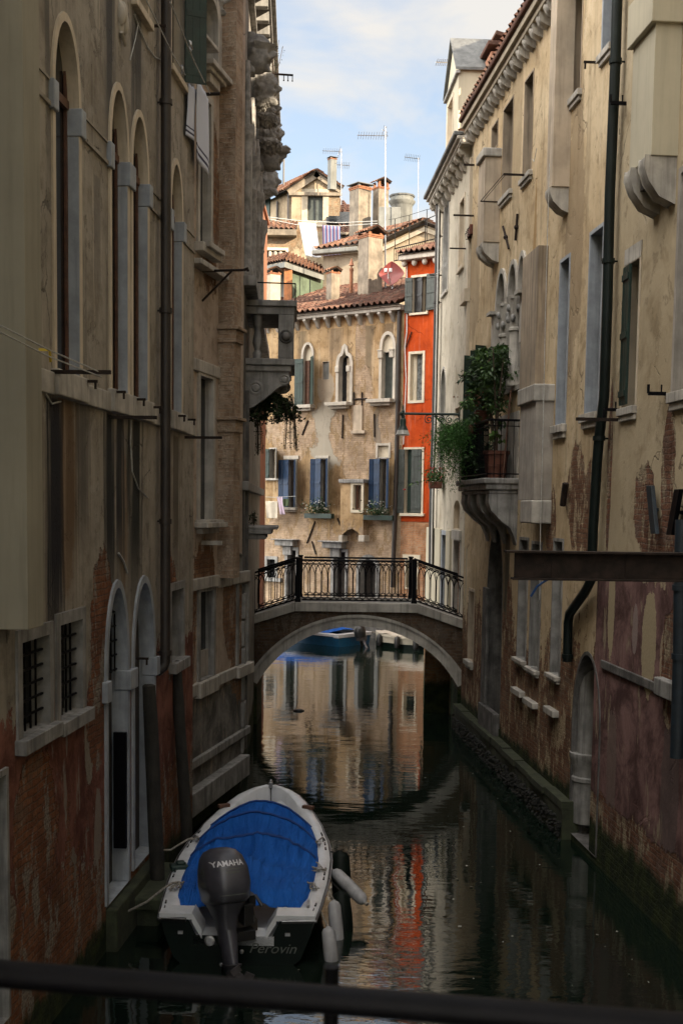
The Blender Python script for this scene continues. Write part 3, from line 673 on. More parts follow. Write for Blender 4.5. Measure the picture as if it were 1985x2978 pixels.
    downpipe(h,pts,.062,'pipe',[F.pt(u,z,.1) for z in (4.5,7.0,9.4,2.9)],F)
    # cables on the wall
    m=MB()
    def cable(k,pts,r=.008,n=.015): m.tube([F.pt(*F.uz(k,x,y),n) for x,y in pts],r,5)
    cable('c',[(1185,1480),(1180,1700),(1195,1950),(1250,2100),(1340,2190)]); cable('e',[(1070,340),(1120,420),(1150,520)],.012)
    cable('a',[(1215,130),(1260,260),(1330,420),(1400,520),(1470,550)]); cable('a',[(1250,210),(1225,350),(1175,550)],.006); cable('c',[(400,1100),(410,1250),(460,1330),(540,1310)],.009)
    m.build('cable',M['line'],h)
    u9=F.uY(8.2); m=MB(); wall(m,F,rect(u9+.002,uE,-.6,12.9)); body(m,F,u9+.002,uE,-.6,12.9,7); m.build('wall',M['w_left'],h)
    m=MB(); m.fbox(F,0,u9,-.6,22,-8,0); m.fbox(F,-.2,u9+.2,22.002,22.3,-8.3,.4); tag(m.build('shade_house',M['cream2']),'unseen tall plain house added for shade next to the stained ochre house, behind the viewer','house')  # unseen house added only to shade the near canal
    e=MB(); e.fbox(F,u9,uE,12.9,13.1,-.1,.3); e.build('eaves',M['wood_d'],h)
    tile_roof(h,F.pt(u9,13.13,.35),F.pt(uE,13.13,.35),F.pt(uE,14.4,-3.5),F.pt(u9,14.4,-3.5),row=.8,pitch=.42)
    # near chimney breast
    uf=F.U('D',123*1568/1985,900,.27); un=F.U('D',76*1568/1985,900,.27); zb=F.Z('e',100,1090,.27)
    m=MB(); m.fbox(F,un,uf,zb,12.85,-.02,.27); m.build('chimney_breast',M['oriel'],h,bevel=.006)
left_house()
# ------------------------------------------------------------------ left: palazzo with brick pier, carved heads, balcony
def face_bump(d,q,c,s,a):
    return a*math.exp(-((d-Vector(c).normalized()).length_squared)/(s*s))
def stone_head(par,c,fwd,size,kind,seed):
    bm=bmesh.new(); bmesh.ops.create_icosphere(bm,subdivisions=5,radius=1)
    fwd=Vector(fwd).normalized(); sd=UPZ.cross(fwd).normalized()
    for v in bm.verts:
        d=v.co.normalized(); r=1.0
        e=Vector((.86,.66,1.0)); p=Vector((d.x*e.x,d.y*e.y,d.z*e.z))
        f=0
        f+=face_bump(d,0,(1,0,.28),.20,.10)+face_bump(d,0,(1,.28,.30),.16,.10)+face_bump(d,0,(1,-.28,.30),.16,.10)
        f+=face_bump(d,0,(1,.0,.02),.13,.24)+face_bump(d,0,(1,.0,.16),.10,.13)
        f-=face_bump(d,0,(1,.3,.12),.12,.16)+face_bump(d,0,(1,-.3,.12),.12,.16)
        f+=face_bump(d,0,(1,.5,-.08),.2,.08)+face_bump(d,0,(1,-.5,-.08),.2,.08)
        f-=face_bump(d,0,(1,0,-.42),.15,.30); f+=face_bump(d,0,(1,0,-.26),.12,.10)+face_bump(d,0,(.9,0,-.75),.22,.16)
        f+=face_bump(d,0,(.05,1,.05),.18,.14)+face_bump(d,0,(.05,-1,.05),.18,.14)
        nz=mnoise.noise(d*3.2+Vector((seed,0,0))); n2=mnoise.noise(d*8+Vector((0,seed,3)))
        if kind=='helmet':
            if d.z>.36: f+=.13+.02*n2; 
            if .30<d.z<.44 and d.x>.1: f+=.12
        elif kind=='curls':
            m=max(0,min(1,(d.z-.25)*3))+max(0,min(1,(-d.x+.25)*2.2)); f+=min(1,m)*(.10+.16*abs(n2)+.08*nz)
            if d.z<-.5: f+=.12*abs(n2)+.06
        elif kind=='cap':
            if d.z>.3: f+=.12+.04*nz
            if .15<d.z<.45 and d.x>.3: f+=.28*max(0,d.x)
        else:
            f+=.10*abs(n2)+.10*nz
            if d.z<-.35: f+=.14+.16*abs(n2)
            if d.z>.5 and abs(d.y)>.25: f+=.18
        p=p*(1+f*1.7)
        w=fwd*p.x+sd*p.y+UPZ*p.z
        v.co=Vector(c)+w*size*.5
    mb=MB(); mb.v=[v.co.copy() for v in bm.verts]; bm.verts.index_update(); mb.f=[[v.index for v in f.verts] for f in bm.faces]; mb.uv=[None]*len(mb.f); mb.mi=[0]*len(mb.f); bm.free()
    return mb.build('stone_head',M['stone_h'],par,smooth=70)
def palazzo():
    F=F2; h=thing('palazzo','weathered palazzo with a tall brick pier, carved stone heads and a stone balcony','palazzo',F.pt(1.8,0,0))
    M['w_pal']=wallmat('rough_pinkish_plaster',(.40,.325,.265),(.48,.395,.325),.4,.55,low=(1.9,.25,(.15,.145,.135),(.24,.23,.215)),patches=((1.0,3.5,.55,.7,1.2),(2.45,3.2,.55,.9,.8),(.35,2.9,.25,.9,1.0),(2.9,2.1,.5,.6,1.3),(1.2,9,.5,1.2,1.4)),
       bcol=((.22,.11,.06),(.32,.19,.11),(.20,.14,.10)),moss=.5,rough_b=1.3,stains=((1.9,1.85,.5,1.5,(.03,.033,.028),.9),(1.1,1.85,.25,1.2,(.05,.052,.045),.8),(2.9,1.85,.4,1.7,(.04,.04,.035),.9)))
    M['w_pier']=wallmat('worn_pier_brick',(.46,.36,.27),(.54,.43,.33),.35,.5,brick=(40,1.5),bcol=((.36,.245,.165),(.46,.34,.245),(.44,.36,.28)),moss=0,rough_b=1.8)
    M['w_stone']=wallmat('istrian_facade_stone',(.22,.205,.185),(.30,.28,.25),.55,.45,moss=.6,stains=((.5,9,.6,4,(.06,.06,.06),.7),))
    def win(a,b,yt,yb,name='window',**k):
        u0,u1=F.U(*a),F.U(*b); kk=dict(depth=.11,fw=.1,proud=.03,fm='stone',pm='glass'); kk.update(k)
        return window(h,F,rect(u0,u1,F.Z(*yb),F.Z(*yt)),name=name,**kk)
    win(('b',557,1700),('b',655,1700),('b',600,900),('b',600,2255),sill=(.2,.14,.13))
    win(('d',560,1500),('d',676,1500),('d',600,1085),('d',600,2385),sill=(.16,.16,.12,1))
    w=win(('f',560,1100),('f',680,1100),('f',600,690),('f',600,1485),fm='stone_b'); m=MB(); m.fbox(F,F.U('f',560,1100)+.02,F.U('f',680,1100)-.02,F.Z('f',600,1480),F.Z('f',600,1240),-.09,-.05); m.build('low_panel',M['grey_render'],w)
    m=MB(); u0=F.U('f',560,1100); m.fbox(F,u0+.05,u0+.3,F.Z('f',600,1080),F.Z('f',600,870),-.095,-.08); m.build('pane_card',M['cl_white'],w)
    win(('f',912,1000),('f',992,1000),('f',950,620),('f',950,1345),fm='stone_b',depth=.14)
    u0,u1=F.U('f',852,450),F.U('f',953,450); window(h,F,arch(u0,u1,F.Z('f',900,515),F.Z('f',900,400),F.Z('f',900,342)),.25,.02,.006,'stone_b','glass',name='niche')
    u0,u1=F.U('b',585,300),F.U('b',710,300); window(h,F,arch(u0,u1,F.Z('b',650,600),F.Z('b',650,150),F.Z('b',650,-20)),.25,.16,.05,'stone','glass',name='arched_window')
    m=MB()
    def fb(a,b,k,yt,yb,n0,n1,x): m.fbox(F,F.U(*a),F.U(*b),F.Z(k,x,yb),F.Z(k,x,yt),n0,n1)
    fb(('d',462,900),('d',733,1100),'d',895,1010,-.02,.045,465); fb(('f',460,600),('f',718,600),'f',580,690,-.02,.06,470)
    fb(('f',850,600),('f',1003,600),'f',520,625,-.02,.06,860); fb(('f',725,600),('f',848,600),'f',535,660,-.02,.03,730)
    fb(('f',448,1600),('f',1010,1450),'f',1560,1670,-.02,.05,460); fb(('f',520,1600),('f',692,1600),'f',1520,1660,-.02,.1,540); fb(('f',880,1450),('f',1012,1450),'f',1380,1480,-.02,.1,890)
    m.build('stone_band',M['stone'],h,bevel=.012)
    m=MB(); fb(('f',450,2250),('f',1000,2100),'f',2240,2320,-.02,.06,470); zc=F.Z('f',545,2350); m.fbox(F,0,F.len,.28,.62,-.02,.16); m.build('base_course',M['stone_b'],h,bevel=.015)
    m=MB(); fb(('b',530,500),('b',650,500),'b',395,430,-.02,.16,600); fb(('b',570,640),('b',750,640),'b',590,640,-.02,.2,620); fb(('b',585,700),('b',730,700),'b',640,700,-.02,.14,640); fb(('b',610,760),('b',700,760),'b',700,790,-.02,.09,650)
    fb(('b',540,2200),('b',680,2200),'b',2240,2290,-.02,.2,600); fb(('d',470,20),('d',730,100),'d',20,70,-.02,.18,500); fb(('f',520,70),('f',710,90),'f',60,110,-.02,.2,540)
    m.build('cornice_block',M['stone'],h,bevel=.01)
    m=MB(); fb(('b',430,1500),('b',460,1500),'b',700,2350,-.02,.02,440); fb(('d',425,1500),('d',462,1500),'d',0,2350,-.02,.022,440); m.fbox(F,.02,.14,3.6,12.6,-.02,.03); m.build('edge_strip',M['cream'],h)
    # brick pier
    uP=F.U('d',735,1200); uC=F.U('d',940,1200,.25); zb=F.Z('f',760,560)
    m=MB(); m.fbox(F,uP,uC,zb,14.6,-.02,.25); m.build('pier',M['w_pier'],h)
    m=MB()
    for k,y0,y1 in (('d',655,770),('d',1480,1590)):
        m.fbox(F,uP-.03,uC+.03,F.Z(k,735,y1),F.Z(k,735,y0),-.02,.285); z=F.Z(k,735,y0); m.fbox(F,uP-.07,uC+.07,z,z+.05,-.02,.33)
    m.build('pier_band',M['w_pier'],h,bevel=.01)
    for p,L in ((('d',590,120),.62),): 
        b=MB(); u,z=F.uz(*p); b.tube([F.pt(u,z,0),F.pt(u,z,L)],.018,6); b.tube([F.pt(u,z-.42,0),F.pt(u,z,L*.72)],.016,6); b.tube([F.pt(u,z,L),F.pt(u,z+.02,L+.05),F.pt(u,z-.02,L+.06)],.022,6); b.build('iron_arm',M['rust'],h)
    for p,L in ((('b',440,775),.12),(('f',590,245),.3)): bracket(h,F,F.U(*p),F.Z(*p),L,.03 if L>.2 else .012,'stone_spout' if L>.2 else 'iron_hook',m='stone' if L>.2 else 'rust')
    m=MB(); wall(m,F,rect(0,F.len,-.6,14.6)); body(m,F,0,F.len,-.6,14.6,6); m.build('wall',M['w_pal'],h)
    # stone front seen edge-on
    F=F3; m=MB()
    for k,(u,r) in enumerate(((.14,.075),(1.9,.09),(2.35,.09),(4.3,.1),(4.75,.1),(6.6,.1),(7.0,.1))):
        zt_=F.Z('b',980,1135); m.lathe([(r*1.5,8.35),(r*1.5,8.5),(r*1.15,8.55),(r,8.7),(r*.86,zt_-.6),(r*1.1,zt_-.55),(r*.95,zt_-.5),(r*1.35,zt_-.2),(r*1.7,zt_-.13),(r*1.7,zt_),(r*.7,zt_+.02),(r*.6,zt_+1.0)],F.pt(u,0,.03),14)
    m.build('column',M['stone_h'],h,smooth=35)
    m=MB()
    for z0,z1,n in ((8.2,8.36,.2),(12.98,13.05,.1),(13.4,13.55,.34),(13.55,13.62,.42),(14.7,14.85,.3),(4.95,5.1,.1)): m.fbox(F,-.02,F.len,z0,z1,-.05,n)
    for u in [x*.62 for x in range(15)]: m.fbox(F,u,u+.16,13.22,13.4,-.02,.3)
    m.build('entablature',M['stone_b'],h,bevel=.012)
    for a,b in ((.55,1.55),(2.75,3.9),(5.1,6.2),(7.3,8.3)): window(h,F,arch(a,b,8.4,10.6,11.3),.3,.1,.06,'stone','glass',name='arched_window')
    m=MB(); wall(m,F,rect(0,F.len,-.6,15)); body(m,F,0,F.len,-.6,15,6); m.build('stone_front',M['w_stone'],h)
    m=MB(); m.fbox(F,.03,.36,3.2,6.35,-.05,.03); m.fbox(F,.5,.62,.6,6.6,-.02,.08); m.build('dark_shaft',M['stone_d'],h,bevel=.01)
    m=MB()
    for k,z in enumerate((.62,1.05,1.5,1.95,2.4,2.85)): m.fbox(F,.02,.3+.06*(k%2),z,z+.42,-.02,.05+.02*(k%2))
    m.build('quoin',M['stone_b'],h,bevel=.02)
    heads=[('b',1060,512,20.8,.62,'helmet'),('b',1135,825,22.4,.56,'curls'),('b',1150,1000,23.4,.52,'beast'),('b',1165,1225,25.2,.62,'beast'),('b',1180,1430,26.5,.68,'cap'),('b',1165,1665,28.8,.60,'curls'),('b',690,10,18.6,.5,'curls')]
    for i,(k,x,y,Y,s,kd) in enumerate(heads):
        c=P(k,x,y,Y)+Vector((.05 if i<6 else 0,0,0)); stone_head(h,c,(1,-.35,-.12),s*.93,kd,i*3.7)
        if i<6:
            b=MB(); u=F.uY(Y); b.fbox(F,u-.13,u+.13,c.z-.3,c.z+.35,-.02,.12); b.build('keystone',M['stone_b'],h,bevel=.02)
    # slot of doors / cornice at water level
    u0=F.uY(20.7); z1=F.Z('f',1000,85); m=MB(); m.fbox(F,u0,u0+1.6,z1-.05,z1,-.02,.56); m.fbox(F,u0,u0+1.55,z1-.13,z1-.052,-.02,.46); m.fbox(F,u0+.05,u0+1.5,z1-.22,z1-.132,-.02,.36); m.build('door_hood',M['stone_b'],h,bevel=.012)
    # balcony
    b=MB(); ub=F.uY(20.72); L=1.7; X=.82
    zt,zr,zs,z0=8.13,7.9,7.17,6.98
    b.fbox(F,ub,ub+L,z0+.08,zs,-.02,X); b.fbox(F,ub+.04,ub+L-.04,z0-.02,z0+.078,-.02,X-.06); bal=b.build('balcony',M['stone_b'],h,bevel=.015)
    b=MB(); b.fbox(F,ub-.01,ub+L+.01,zt-.1,zt,-.02,X+.03); b.fbox(F,ub+.03,ub+L-.03,zr,zt-.102,-.02,X-.01); b.build('handrail',M['stone_b'],bal,bevel=.012)
    b=MB()
    for uu in (ub+.02,ub+L-.27):
        b.fbox(F,uu,uu+.25,zs+.003,zr-.003,X-.28,X-.02)
    b.build('corner_post',M['stone_b'],bal,bevel=.015)
    b=MB(); c=F.pt(ub+.02,(zs+zr)/2-.0,X-.15); dn=-Vector((F.e.x,F.e.y,0)); R=dn.to_track_quat('Z','Y').to_matrix()
    b.lathe([(.10,0),(.115,.015),(.10,.03),(.085,.02),(.075,.02),(.07,.05),(.04,.075),(0.001,.08)],c,20,0,R); b.build('boss',M['stone_d'],bal,smooth=50)
    def baluster(pos):
        q=MB(); hgt=zr-zs; q.lathe([(.075,0),(.075,.1),(.05,.14),(.065,.2),(.085,.27),(.07,.36),(.05,.46),(.045,.5),(.06,.53),(.075,.56),(.075,hgt)],pos,14); q.build('baluster',M['stone_b'],bal,smooth=40)
    baluster(F.pt(ub+.14,zs,.19))
    for k in range(5): baluster(F.pt(ub+.42+k*.22,zs,X-.15))
    # scrolled consoles
    for uu in (ub+.08,ub+L-.3):
        pr=[(.0,6.97),(X-.1,6.97),(X-.08,6.85),(X-.14,6.74),(X-.24,6.72),(X-.34,6.64),(X-.5,6.5),(.12,6.36),(0,6.34)]
        b=MB(); a=[F.pt(uu,z,n) for n,z in pr]; b.extr(a,Vector((F.e.x,F.e.y,0))*.22)
        for n,z,r in ((X-.17,6.83,.1),(.17,6.68,.13)): b.lathe([(r,-.02),(r,.0),(r*.7,.012),(r*.55,-.005),(r*.4,.02),(.001,.03)],F.pt(uu,z,n),18,0,R)
        b.build('console',M['stone_b'],bal,smooth=35)
    b=MB(); b.tube([F.pt(ub-.01,zt+.28,0),F.pt(ub-.01,zt+.27,X-.0),F.pt(ub-.01,zt,X-.0)],.012,5); b.tube([F.pt(ub,zt+.27,X),F.pt(ub+L,zt+.27,X)],.012,5); b.build('wire_guard',M['iron'],bal)
    # bar with pegs below the heads, weeds in the cornice
    b=MB(); p=P('b',1205,672,22.5); q=P('b',1418,686,22.5); b.tube([p-Vector((.25,0,0)),p,q],.018,6)
    for t in (.6,.78,.97): r=p.lerp(q,t); b.tube([r,r-UPZ*.1],.008,5); b.ball(r-UPZ*.1,.014,6,5)
    b.build('iron_arm',M['rust'],h)
palazzo()
def weed(name,label,cat,c,R,n,mat,size,droop,thinstems=8,group=None,seed=1):
    rnd=random.Random(seed); o=thing(name,label,cat,c,group); st=MB(); lf=MB(); c=Vector(c)
    for k in range(thinstems):
        d=Vector((rnd.uniform(-1,1)*R[0],rnd.uniform(-1,1)*R[1],rnd.uniform(.3,1)*R[2])); pts=[c+d*t+Vector((0,0,-droop*t*t)) for t in (0,.33,.66,1)]
        st.tube(pts,.006,4)
        for i in range(n//thinstems):
            t=rnd.random()**.7; q=c+d*t+Vector((rnd.gauss(0,.03),rnd.gauss(0,.03),-droop*t*t)); lf.leaf(q,Vector((rnd.uniform(-1,1),rnd.uniform(-1,1),rnd.uniform(-.6,.8))),size*.5,size)
    st.build('stem',M['stem'],o); lf.build('foliage',M[mat],o); return o
weed('climbing_plant','dark trailing plant hanging under the stone balcony of the palazzo','plant',P('d',1230,1240,21.2)+Vector((0,0,.0)),(.5,.7,-.22),2200,'ivy',.075,.3,34,seed=3)
weed('trailing_weed','thin bare weed trailing in front of the flaked brick, below the balcony tip','plant',P('d',1390,1250,21.4),(.14,.2,.1),420,'ivy',.035,1.0,16,seed=4)
weed('trailing_weed','thin dark weed hanging close to the palazzo wall under the balcony','plant',P('d',1100,1420,21.5),(.1,.2,.1),200,'ivy',.035,.75,12,seed=6)
weed('wall_weed','wispy upright weed sprouting beside the iron bar with three pegs, by the carved heads','plant',P('b',1215,850,22.6),(.22,.1,.85),150,'ivy',.03,-.2,6,seed=8)
# bricole
def pole(label,base,top,r):
    mb=MB(); pts=[]; rr=[]
    for k in range(13):
        t=k/12; p=Vector(base).lerp(Vector(top),t); p+=Vector((mnoise.noise(Vector((t*3,r*90,0)))*.02,0,0)); pts.append(p); rr.append(r*(1.05-.12*t)+.004*mnoise.noise(Vector((t*9,3,r*50))))
    rr[-1]*=.92; pts.append(pts[-1]+Vector((0,0,.012))); rr.append(rr[-1]*.75)
    mb.tube(pts,rr,14); tag(mb.build('mooring_pole',M['bricola'],smooth=40),label,'pole','mooring poles beside the boat')
b0=PZ('D',374,2085,0); t0=P('D',342,1575,b0.y+.05); pole('thicker leaning mooring pole in front of the arched water doors',b0-Vector((0,0,1.2))-(t0-b0)*.3,t0,.088)
b0=P('D',434,2003,15.6); b0.z=0; t0=P('D',404,1520,15.7); pole('thinner mooring pole beyond the boat, against the corner of the palazzo',b0-(t0-b0)*.4,t0,.078)
# ------------------------------------------------------------------ footbridge
def bridge():
    Y0,Y1=26.0,27.7; xL,xR=-1.95,2.75
    h=thing('footbridge','small stone arch footbridge with black wrought iron railings crossing the canal','bridge',(.35,(Y0+Y1)/2,0))
    M['w_bridge']=wallmat('dark_bridge_brick',(.16,.13,.10),(.2,.16,.12),.5,.5,brick=(40,1),bcol=((.10,.062,.04),(.15,.10,.065),(.12,.10,.08)),moss=.9,rough_b=1.0)
    ax,az,w,hh=.36,2.17,2.16,1.28; R=(w*w+hh*hh)/(2*hh); zc=az-R; th=math.asin(w/R)
    def arc(r,n=28,t=th): return [(ax+r*math.sin(-t+2*t*k/n), zc+r*math.cos(-t+2*t*k/n)) for k in range(n+1)]
    # top line of the coping
    TL=[(-1.95,2.35),(-1.0,2.66),(1.62,2.66),(2.75,2.28)]
    def ztop(x):
        for (a,b),(c,d) in zip(TL,TL[1:]):
            if a<=x<=c: return b+(d-b)*(x-a)/(c-a)
        return TL[0][1] if x<TL[0][0] else TL[-1][1]
    inn=arc(R); ring=arc(R+.19); 
    m=MB()   # body: spandrel faces between ring and coping
    for y,sg in ((Y0+.05,1),(Y1-.05,-1)):
        pts=[(xL,-.5),(inn[0][0],-.5)]+inn+[(inn[-1][0],-.5),(xR,-.5)]+[(x,ztop(x)-.15) for x in (xR,1.62,-1.0,xL)]
        vs=[Vector((x,z)) for x,z in pts]; V2,E2,F2,_,_,_=delaunay_2d_cdt(vs,[],[list(range(len(vs)))],1,1e-5)
        m.add([(v.x,y,v.y) for v in V2],[tuple(f) if sg>0 else tuple(f[::-1]) for f in F2],[(v.x,v.y) for v in V2])
    for (a,b),(c,d) in zip(inn,inn[1:]): m.add([(a,Y0+.05,b),(c,Y0+.05,d),(c,Y1-.05,d),(a,Y1-.05,b)],[(0,1,2,3)],[(0,a),(0,c),(1.6,c),(1.6,a)])
    for x,sg in ((inn[0][0],1),(inn[-1][0],-1)):
        z=inn[0][1]; m.add([(x,Y0+.05,-.5),(x,Y1-.05,-.5),(x,Y1-.05,z),(x,Y0+.05,z)],[(0,1,2,3)],[(0,-.5),(1.6,-.5),(1.6,z),(0,z)])
    m.build('bridge_body',M['w_bridge'],h)
    m=MB(); n=len(inn)-1; rnd=random.Random(2)
    for y0,y1 in ((Y0,Y0+.3),(Y1-.3,Y1)):
        for k in range(0,n,4):
            a,b=list(inn[k:k+5]),list(ring[k:k+5]); q_=.035; a[0]=(a[0][0]+(a[1][0]-a[0][0])*q_,a[0][1]+(a[1][1]-a[0][1])*q_); b[0]=(b[0][0]+(b[1][0]-b[0][0])*q_,b[0][1]+(b[1][1]-b[0][1])*q_); poly=[Vector((x,y0,z)) for x,z in a]+[Vector((x,y0,z)) for x,z in b[::-1]]
            d=.004 if k else 0
            m.extr([p+Vector((0,-rnd.uniform(0,.006) if y0==Y0 else 0,0)) for p in poly],(0,y1-y0,0))
        lip=arc(R+.19); lip2=arc(R+.24)
        for k in range(n): m.extr([Vector((x,y0-.035,z)) for x,z in (lip[k],lip[k+1],lip2[k+1],lip2[k])],(0,y1-y0+.03,0))
    m.build('arch_ring',M['stone'],h,bevel=.006)
    m=MB()
    cuts=[-1.95,-1.5,-1.0,-.02,.58,1.62,2.1,2.75]
    for y0 in (Y0-.03,Y1-.27):
        for a,b in zip(cuts,cuts[1:]):
            a2,b2=a+.003,b-.003; za,zb=ztop(a2),ztop(b2); p=[(a2,y0,za-.19),(b2,y0,zb-.19),(b2,y0+.3,zb-.19),(a2,y0+.3,za-.19)]
            m.box8([Vector(q) for q in p]+[Vector((a2,y0,za)),Vector((b2,y0,zb)),Vector((b2,y0+.3,zb)),Vector((a2,y0+.3,za))])
    m.build('coping',M['stone'],h,bevel=.008)
    m=MB()
    for a,b in zip(TL,TL[1:]): m.box8([Vector((a[0],Y0+.27,a[1]-.3)),Vector((b[0],Y0+.27,b[1]-.3)),Vector((b[0],Y1-.27,b[1]-.3)),Vector((a[0],Y1-.27,a[1]-.3))]+[Vector((a[0],Y0+.27,a[1]-.06)),Vector((b[0],Y0+.27,b[1]-.06)),Vector((b[0],Y1-.27,b[1]-.06)),Vector((a[0],Y1-.27,a[1]-.06))])
    m.build('deck',M['stone_b'],h)
    # railings
    H=.9
    def panel(x0,x1,y,nm):
        m=MB(); s=.135; n=max(2,round((x1-x0)/s)); s=(x1-x0)/n
        zb=lambda x: ztop(x)+.045
        zt=lambda x: ztop(x)+H
        for f,r in ((zt,.022),(lambda x:zt(x)-.075,.011),(zb,.014),(lambda x:zb(x)+.05,.008)):
            m.tube([(x0+(x1-x0)*k/6,y,f(x0+(x1-x0)*k/6)) for k in range(7)],r,6)
        for i in range(n+1):
            x=x0+s*i; m.tube([(x,y,zb(x)+.11),(x,y,zt(x)-.34)],.0095,5)
        for i in range(-1,n):
            for sg in (1,-1):
                pts=[]
                for k in range(7):
                    t=k/6; xx=x0+s*(i if sg>0 else i+2)+sg*s*(1-math.cos(t*math.pi/2)); zz=zt(min(max(xx,x0),x1))-.34+.255*math.sin(t*math.pi/2)
                    if x0-1e-3<=xx<=x1+1e-3: pts.append((xx,y,zz))
                if len(pts)>1: m.tube(pts,.008,5)
                pts=[]
                for k in range(7):
                    t=k/6; xx=x0+s*(i if sg>0 else i+2)+sg*s*(1-math.cos(t*math.pi/2)); zz=zb(min(max(xx,x0),x1))+.11-.10*math.sin(t*math.pi/2)+.0
                    if x0-1e-3<=xx<=x1+1e-3: pts.append((xx,y,zz))
                if len(pts)>1: m.tube(pts,.008,5)
        return m.build('railing',M['iron'],h,smooth=40)
    for y in (Y0+.12,Y1-.12):
        for a,b in ((-1.9,-1.0),(-.86,1.48),(1.62,2.66)): panel(a,b,y,'')
        for x in (-.94,1.55):
            m=MB(); w_=.05 if y<27 else .045; z=ztop(x)
            m.box((x-w_,y-w_,z-.01),(x+w_,y+w_,z+H+.02)); m.box((x-w_*1.3,y-w_*1.3,z+H+.02),(x+w_*1.3,y+w_*1.3,z+H+.05)); m.box((x-w_*1.25,y-w_*1.25,z-.012),(x+w_*1.25,y+w_*1.25,z+.07))
            m.build('railing_post',M['iron'],h,bevel=.006)
        m=MB()
        for x in (-1.88,2.64): m.box((x-.018,y-.018,ztop(x)-.02),(x+.018,y+.018,ztop(x)+H))
        m.build('end_bar',M['iron'],h)
bridge()
# quay that the bridge lands on
m=MB(); M['w_quay']=wallmat('quay_brick',(.3,.2,.12),(.36,.25,.16),.4,.5,brick=(40,1),bcol=((.30,.14,.06),(.40,.22,.10),(.28,.22,.15)),moss=.75,rough_b=1.6)
Fq=Fac((1.93,27.9),(2.36,34.5),(-1,0)); wall(m,Fq,rect(0,Fq.len,-.5,1.95),holes=[]); Fq2=Fac((1.93,27.9),(2.75,27.9),(0,-1)); wall(m,Fq2,rect(0,Fq2.len,-.5,1.95),holes=[]); body(m,Fq,0,Fq.len,-.5,1.95,.9)
tag(m.build('quay_wall',M['w_quay']),'mossy brick quay wall under the far end of the footbridge','wall')
m=MB(); m.fbox(Fq,-.05,Fq.len,1.953,2.06,-.9,.06); tag(m.build('pavement',M['stone_b'],bevel=.01),kind='structure')
m=MB(); UL=FR.U('s',828,1250); m.fbox(FR,.0,UL,-.5,.44,-.1,.14)
for k in range(9): m.fbox(FR,UL*k/9,UL*(k+1)/9-.008,.441,.54+.015*math.sin(k*5),-.1,.17+.02*math.sin(k*3))
for k in range(520):
    u=random.uniform(0,UL); z=random.uniform(-.02,.3); m.ball(FR.pt(u,z,.17),(.03,.03,.025),5,4,1)
tag(m.build('ledge',[M['mossy'],M['mussel']]),'mossy mussel-covered stone ledge at the foot of the flaking tan house','ledge')
m=MB(); uq=FR.uY(22.6)
